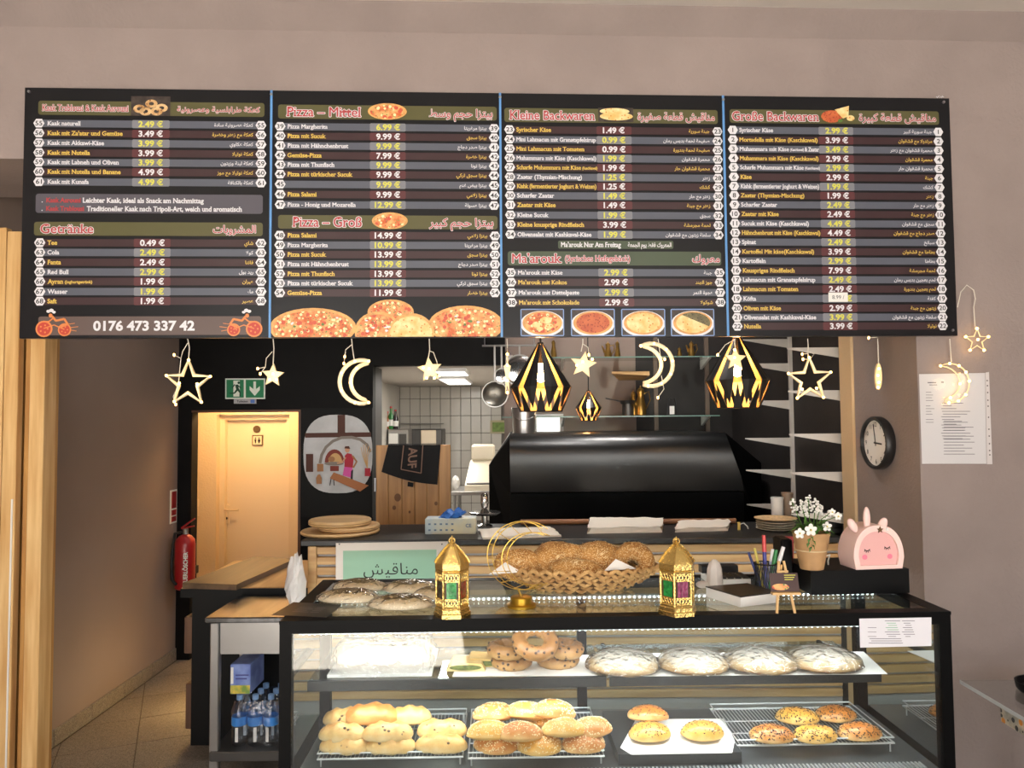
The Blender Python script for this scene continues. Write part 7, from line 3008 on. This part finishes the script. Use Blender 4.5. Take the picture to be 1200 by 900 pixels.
for k in range(42):
    a = rnd.uniform(0, 2 * PI)
    b = MB()
    leaf(b, pc + Vector((math.cos(a) * r1 * .5, math.sin(a) * r1 * .5, hp_ + rnd.uniform(-.005, .03))), Vector((math.cos(a), math.sin(a), rnd.uniform(-.3, .9))), rnd.uniform(.03, .06), rnd.uniform(.007, .013))
    b.build('leaf', leafm, t)
for k in range(6):
    b = MB()
    leaf(b, pc + Vector((-r1 * .45 + .004 * (k % 3), -r1 * .95, hp_ - .006 - .008 * k)), Vector((.5 * (-1) ** k, -.3, -.6)), .024, .007)
    b.build('leaf', leafm, t)
for (px_, py_, R_) in ((937, 625, 6.5), (950, 621, 7.5), (969, 617, 6), (982, 605, 5), (975, 600, 4.5)):
    c = W(px_, py_, D - r1 - .012 + (.03 if px_ > 960 else 0))
    for k in range(5):
        a = k * 2 * PI / 5 + .3
        b = MB()
        d = Vector((math.cos(a), -.15, math.sin(a)))
        b.blob(c + d * m(R_, D) * .55, m(R_, D) * .42, .003, m(R_, D) * .36, 10, 6, R=Matrix.Rotation(-a, 3, 'Y'))
        b.build('petal', white_f, t, True)
    b = MB()
    b.blob(c + Vector((0, -.005, 0)), .0035, .003, .0035, 8, 5)
    b.build('flower_centre', mat('flower_yellow', (214, 196, 110), .6), t)
    b = MB()
    b.tube([c + Vector((0, .004, 0)), (c + pc + Vector((0, 0, hp_))) / 2 + Vector((0, 0, .01)), pc + Vector((0, 0, hp_ * .9))], .0016, 5)
    b.build('flower_stalk', leafm, t)
# pendant trailing wire beside the pot
b = MB()
b.tube([RP(.055, .05, hr + .045), RP(.075, .03, hr + .05), RP(.1, .05, hr + .052), RP(.11, .09, hr + .02), RP(.115, .1, hr + .003)], .0028, 6)
b.build('charging_cable', mat('cable_white', (220, 214, 204), .5), None, True, cat='cable', label='thin white cable between the flower pot and the pink lamp')
# red tag behind pens
q = W(925, 637, CP(0, .58, 0).y + .05)
t = T('red_tag', 'small red and white card standing behind the pen cup', 'card', at_z(q, ZT))
b = MB()
b.box(q.x - .018, q.x + .018, q.y, q.y + .003, ZT + .001, q.z + .03)
b.build('card_sheet', mat('tag_red', (178, 66, 66), .5), t)
b = MB()
b.flat(ell(0, 0, .008, .012, 10), Vector((q.x, q.y - .0005, q.z + .01)), (1, 0, 0), (0, 0, 1))
b.build('white_print', whitep, t)

# unicorn night light
a = G(1001, 668, ZRI)
c = G(1060, 666, ZRI)
uw = (c - a).length
UO = (a + c) / 2 + CV * .01
Uu = (c - a).normalized()
Un = Vector((Uu.y, -Uu.x, 0))
D = UO.y
hh = m(50, D)
t = T('unicorn_lamp', 'pink arched unicorn night light with sleeping face', 'lamp', UO)
pink = mat('lamp_pink', (240, 208, 202), .45, sss=.1)
face_m = mat('lamp_face_pink', (224, 172, 170), .5)
arch = [(-uw * .46, 0), (uw * .46, 0)] + [(uw * .5 * math.copysign(abs(math.cos(a)) ** .85, math.cos(a)), hh * .26 + hh * .74 * abs(math.sin(a)) ** .95) for a in [PI * i / 26 for i in range(27)]]
dep = .10
b = MB()
b.prism(arch, UO - Un * .004, Uu, (0, 0, 1), dep)
b.build('lamp_body', pink, t, True)
inner = [(x * .80, .014 + (y - 0) * .78) for x, y in arch]
b = MB()
k_ = len(arch)
P0 = [UO + Un * .008 + Uu * x + Vector((0, 0, y)) for x, y in arch]
P1 = [UO + Un * .008 + Uu * x + Vector((0, 0, y)) for x, y in inner]
Q0 = [p - Un * .0119 for p in P0]
Q1 = [p - Un * .0119 for p in P1]
b.add(P0 + P1 + Q0 + Q1, [(i, (i + 1) % k_, k_ + (i + 1) % k_, k_ + i) for i in range(k_)] + [(2 * k_ + i, 2 * k_ + (i + 1) % k_, (i + 1) % k_, i) for i in range(k_)] + [(k_ + i, k_ + (i + 1) % k_, 3 * k_ + (i + 1) % k_, 3 * k_ + i) for i in range(k_)])
b.build('front_rim', pink, t)
b = MB()
b.flat(inner, UO - Un * .0032, Uu, (0, 0, 1))
b.build('face_panel', face_m, t)
eye = MB()
for s_ in (-1, 1):
    ec_ = UO - Un * .0020 + Uu * (s_ * uw * .20) + Vector((0, 0, hh * .46 + .004 * s_))
    eye.tube([ec_ + Uu * (x * .011) + Vector((0, 0, .006 * (x * x) - .004)) for x in (-1, -.6, -.2, .2, .6, 1)], .0017, 5)
    for x in (-.8, -.3, .3, .8):
        p_ = ec_ + Uu * (x * .011) + Vector((0, 0, .006 * x * x - .004))
        eye.tube([p_, p_ + Uu * x * .004 - Vector((0, 0, .007))], .0013, 4)
eye.build('lash_print', mat('black_print', 0), t)
for s_ in (-1, 1):
    b = MB()
    b.flat(ell(0, 0, .011, .010, 16), UO - Un * .0028 + Uu * (s_ * uw * .25) + Vector((0, 0, hh * .27)), Uu, (0, 0, 1))
    b.build('cheek_print', mat('cheek_pink', (226, 126, 150), .6), t)
for (s_, tilt, L_, w_, nm) in ((-.38, -.5, .05, .017, 'ear'), (.13, .45, .05, .018, 'ear'), (-.14, 0, .075, .014, 'horn')):
    c0 = UO + Uu * (uw * s_) + Vector((0, 0, hh * (.86 if nm == 'ear' else .96))) - Un * .02
    b = MB()
    b.blob(c0 + Uu * math.sin(tilt) * L_ * .4 + Vector((0, 0, L_ * .42)), w_, .012, L_ * .6, 14, 10, R=Matrix.Rotation(tilt, 3, 'Y'))
    b.build(nm, pink, t, True)
for (s_, z_, R_, mt) in ((.03, .90, .014, mat('star_bronze', (120, 92, 66), .4, .5)), (.17, .91, .009, whitep)):
    b = MB()
    st = [(x, -y) for x, y in star_pts(0, 0, R_, R_ * .45)]
    b.prism(st[::-1], UO + Un * .012 + Uu * (uw * s_) + Vector((0, 0, hh * z_)), Uu, (0, 0, 1), .003)
    b.build('star_badge', mt, t)

# ================================================================== RIGHT WALL THINGS
# clock on the reveal
RVN = -BU
rx_ = Bw(sR, 0, WALLN)
v = ray(1034, 519)
kk = (rx_ - CAM).dot(BU) / v.dot(BU)
cc = CAM + v * kk
t = T('wall_clock', 'round black wall clock with a white face on the wall reveal', 'clock', cc)
R_ = .135
dU_, dV_ = -BN, Vector((0, 0, 1))
rim = mat('clock_black', (28, 26, 26), .4)
ck = MB()


def ring_pts(r, off, n=40):
    return [cc + RVN * off + dU_ * (-math.cos(2 * PI * i / n) * r) + dV_ * (math.sin(2 * PI * i / n) * r) for i in range(n)]


def loft(mb, rings):
    n = len(rings[0])
    vs = [p for r in rings for p in r]
    mb.add(vs, [(k * n + i, k * n + (i + 1) % n, (k + 1) * n + (i + 1) % n, (k + 1) * n + i) for k in range(len(rings) - 1) for i in range(n)])


loft(ck, [ring_pts(R_ * .95, .001), ring_pts(R_, .012), ring_pts(R_, .044), ring_pts(R_ * .97, .05), ring_pts(R_ * .88, .05), ring_pts(R_ * .86, .036)])
ck.build('clock_rim', rim, t, True)
b = MB()
b.add(ring_pts(R_ * .87, .034), [tuple(range(40))])
b.build('clock_face', mat('clock_face_white', (232, 228, 220), .6), t)
b = MB()
for k in range(12):
    a = PI / 2 - k * PI / 6
    txt(b, str(k or 12), cc + RVN * .0352 + dU_ * -math.cos(a) * R_ * .70 + dV_ * math.sin(a) * R_ * .70, -dU_, dV_, .022, align='C', bold=.01)
b.build('numeral_lettering', rim, t)
for (a, L_, w_, nm) in ((math.radians(100), R_ * .72, .005, 'minute_hand'), (math.radians(-4), R_ * .45, .008, 'hour_hand')):
    b = MB()
    e = cc + RVN * .037
    b.bar(e - (dU_ * -math.cos(a) + dV_ * math.sin(a)) * .015, e + (dU_ * -math.cos(a) + dV_ * math.sin(a)) * L_, w_, .0015, RVN)
    b.build(nm, rim, t)

# notice in punched sleeve
t = T('wall_notice', 'white typed notice in a punched clear sleeve on the plaster', 'notice', Bpx(1120, 544, WALLN))


def NW(px, py, n):
    return Bpx(px, py, WALLN + n)


b = MB()
q4 = [(1080.5, 543.5), (1156, 543.5), (1154.5, 437), (1077, 438.5)]
b.add([NW(x, y, .003) for x, y in q4] + [NW(x, y, .0005) for x, y in q4], [(0, 1, 2, 3), (7, 6, 5, 4), (0, 4, 5, 1), (1, 5, 6, 2), (2, 6, 7, 3), (3, 7, 4, 0)])
b.build('paper_sheet', mat('notice_white', (216, 214, 216), .55), t)
b = MB()
q4 = [(1079, 545), (1163.5, 544.5), (1159.5, 435.5), (1076, 437)]
b.add([NW(x, y, .0045) for x, y in q4], [(0, 1, 2, 3)])
b.build('clear_sleeve', glass('sleeve_film', (.97, .97, .97), 1.6, .15, bump=.2, bump_s=8), t)
b = MB()
q4 = [(1156.5, 544), (1163, 544), (1159, 436), (1154.8, 436.5)]
b.add([NW(x, y, .0048) for x, y in q4], [(0, 1, 2, 3)])
b.build('punched_margin', mat('sleeve_white', (206, 200, 200), .4), t)
b = MB()
for y in (446, 452, 460, 469, 476, 489, 503, 511, 520, 528, 533):
    c_ = Bst(1156.7 + (y - 440) * .035, y, WALLN + .0052)
    b.flat(ell(c_[0], c_[1], .0036, .0036, 10), Bw(0, 0, WALLN + .0052), BU, BV)
b.build('hole_dot_print', mat('hole_grey', (80, 72, 72), .7), t)
b = MB()
rnd = random.Random(3)


def line(x0, x1, y, h=.8, o_=.0034):
    b.add([NW(x0, y, o_), NW(x1, y, o_), NW(x1, y - h, o_), NW(x0, y - h, o_)], [(0, 1, 2, 3)])


line(1087, 1097, 449, 1.2)
line(1089, 1098, 451.5)
line(1103, 1106, 448.6, 1.4)
for k in range(18):
    y = 460 + k * 3.2
    if k % 5 != 4 and k < 12:
        line(1085, 1085 + rnd.uniform(5, 11), y, .6)
    if k > 3:
        line(1103 + (k % 3), 1103 + rnd.uniform(12, 34), y, .7)
for k in range(12):
    line(1106, 1106 + rnd.uniform(14, 38), 494 + k * 3.5, .7)
b.build('text_print', mat('grey_print', 0), t)

# glass side shelf with tray at the picture edge
zq = .80
p0 = G(1125, 797, zq)
t = T('side_glass_shelf', 'thick glass shelf fixed to the plaster beside the case', 'shelf', p0)
yw = Bw(sR + .15, 0, WALLN).y
b = MB()
gx1 = p0.x + 1.0
b.add([(p0.x, p0.y, zq), (gx1, p0.y, zq), (gx1, 1.9, zq), (p0.x, 1.9, zq), (p0.x, p0.y, zq - .012), (gx1, p0.y, zq - .012), (gx1, 1.9, zq - .012), (p0.x, 1.9, zq - .012)],
      [(3, 2, 1, 0), (4, 5, 6, 7), (0, 1, 5, 4), (1, 2, 6, 5), (2, 3, 7, 6), (3, 0, 4, 7)])
b.build('glass_plate', glass('side_glass', (.9, .93, .93), 1.8), t)
b = MB()
b.box(p0.x - .002, p0.x - .0005, 1.9, p0.y, zq - .014, zq + .002)
b.build('polished_edge', mat('edge_light', (196, 198, 200), .25), t)
b = MB()
b.box(p0.x + .3, p0.x + .36, 2.0, 2.06, 0, zq - .0125)
b.box(p0.x + .3, p0.x + .36, p0.y - .1, p0.y - .04, 0, zq - .0125)
b.build('shelf_leg_frame', steel, t)
b = MB()
b.box(p0.x + .012, p0.x + .016, 1.9, p0.y - .25, zq - .075, zq - .0125)
b.build('sticker_strip', speckle('sticker_print', 0xD8C8B0, [(24, .3, 0xE0903C), (30, .3, 0x3C3A3A)], 30, .4, base2=0x8A8A84, bs=16), t)
q = G(1200, 812, zq)
b = MB()
b.lathe([(.09, 0), (.10, .012), (.104, .04), (.099, .04), (.094, .012)], (q.x + .085, q.y, zq), 32)
b.build('black_tray', mat('cup_black', 0), None, True, cat='tray', label='round black tray on the side glass shelf')

# ceiling downlights; the passage and shop ones are added, unseen fill lamps
for (x, y, pw_, lab) in ((.9, 5.3, 150, 'ceiling downlight over the black oven'), (.5, 4.25, 75, 'ceiling downlight over the dark worktop'), (-2.1, 4.9, 38, 'added fill downlight over the passage'), (-2.2, 1.6, 45, 'added fill downlight over the passage side of the shop'), (0, 1.4, 45, 'added fill downlight over the middle of the shop'), (2.2, 1.6, 45, 'added fill downlight over the clock side of the shop')):
    t = T('ceiling_downlight', lab, 'lamp', (x, y, CEIL - .03), 'ceiling downlights of the shop')
    b = MB()
    b.lathe([(.09, 0), (.09, .03)], (x, y, CEIL - .03), 20)
    b.build('lamp_ring', mat('white_metal', 0), t, True)
    b = MB()
    b.lathe([(.001, -.002), (.07, -.002), (.07, .0)], (x, y, CEIL - .03), 20, caps=False)
    b.build('lamp_lens', mat('downlight_lens', (255, 244, 226), .4, emit=(255, 232, 200), emit_s=6), t)
    dl = light('downlight', 'SPOT', (x, y, CEIL - .06), pw_, (1, .86, .68) if y < 4 else (1, .96, .92), radius=.06, aim=(x * .9, y + .9, 0) if y < 4 else ((.5, 6.6, 1.9) if y > 5 else (x * 1.0, y, 0)))
    if y > 4:
        dl.data.spot_size = math.radians(130)
        dl.data.spot_blend = .8

# warm light strip low on the side counter, shining across the passage floor
t = T('floor_light_strip', 'warm light strip low on the side counter facing the passage', 'lamp', (fx0 + .058, DF + .6, .22))
b = MB()
b.box(fx0 + .045, fx0 + .059, DF + .45, DF + .84, .22, .235)
b.build('strip_diffuser', mat('strip_warm', (255, 220, 160), .4, emit=(255, 186, 90), emit_s=6), t)
light('floor_strip_light', 'AREA', (fx0 + .03, DF + .62, .24), 6, (1, .66, .28), aim=(fx0 - .6, DF + .3, 0), size=.4, size_y=.03)
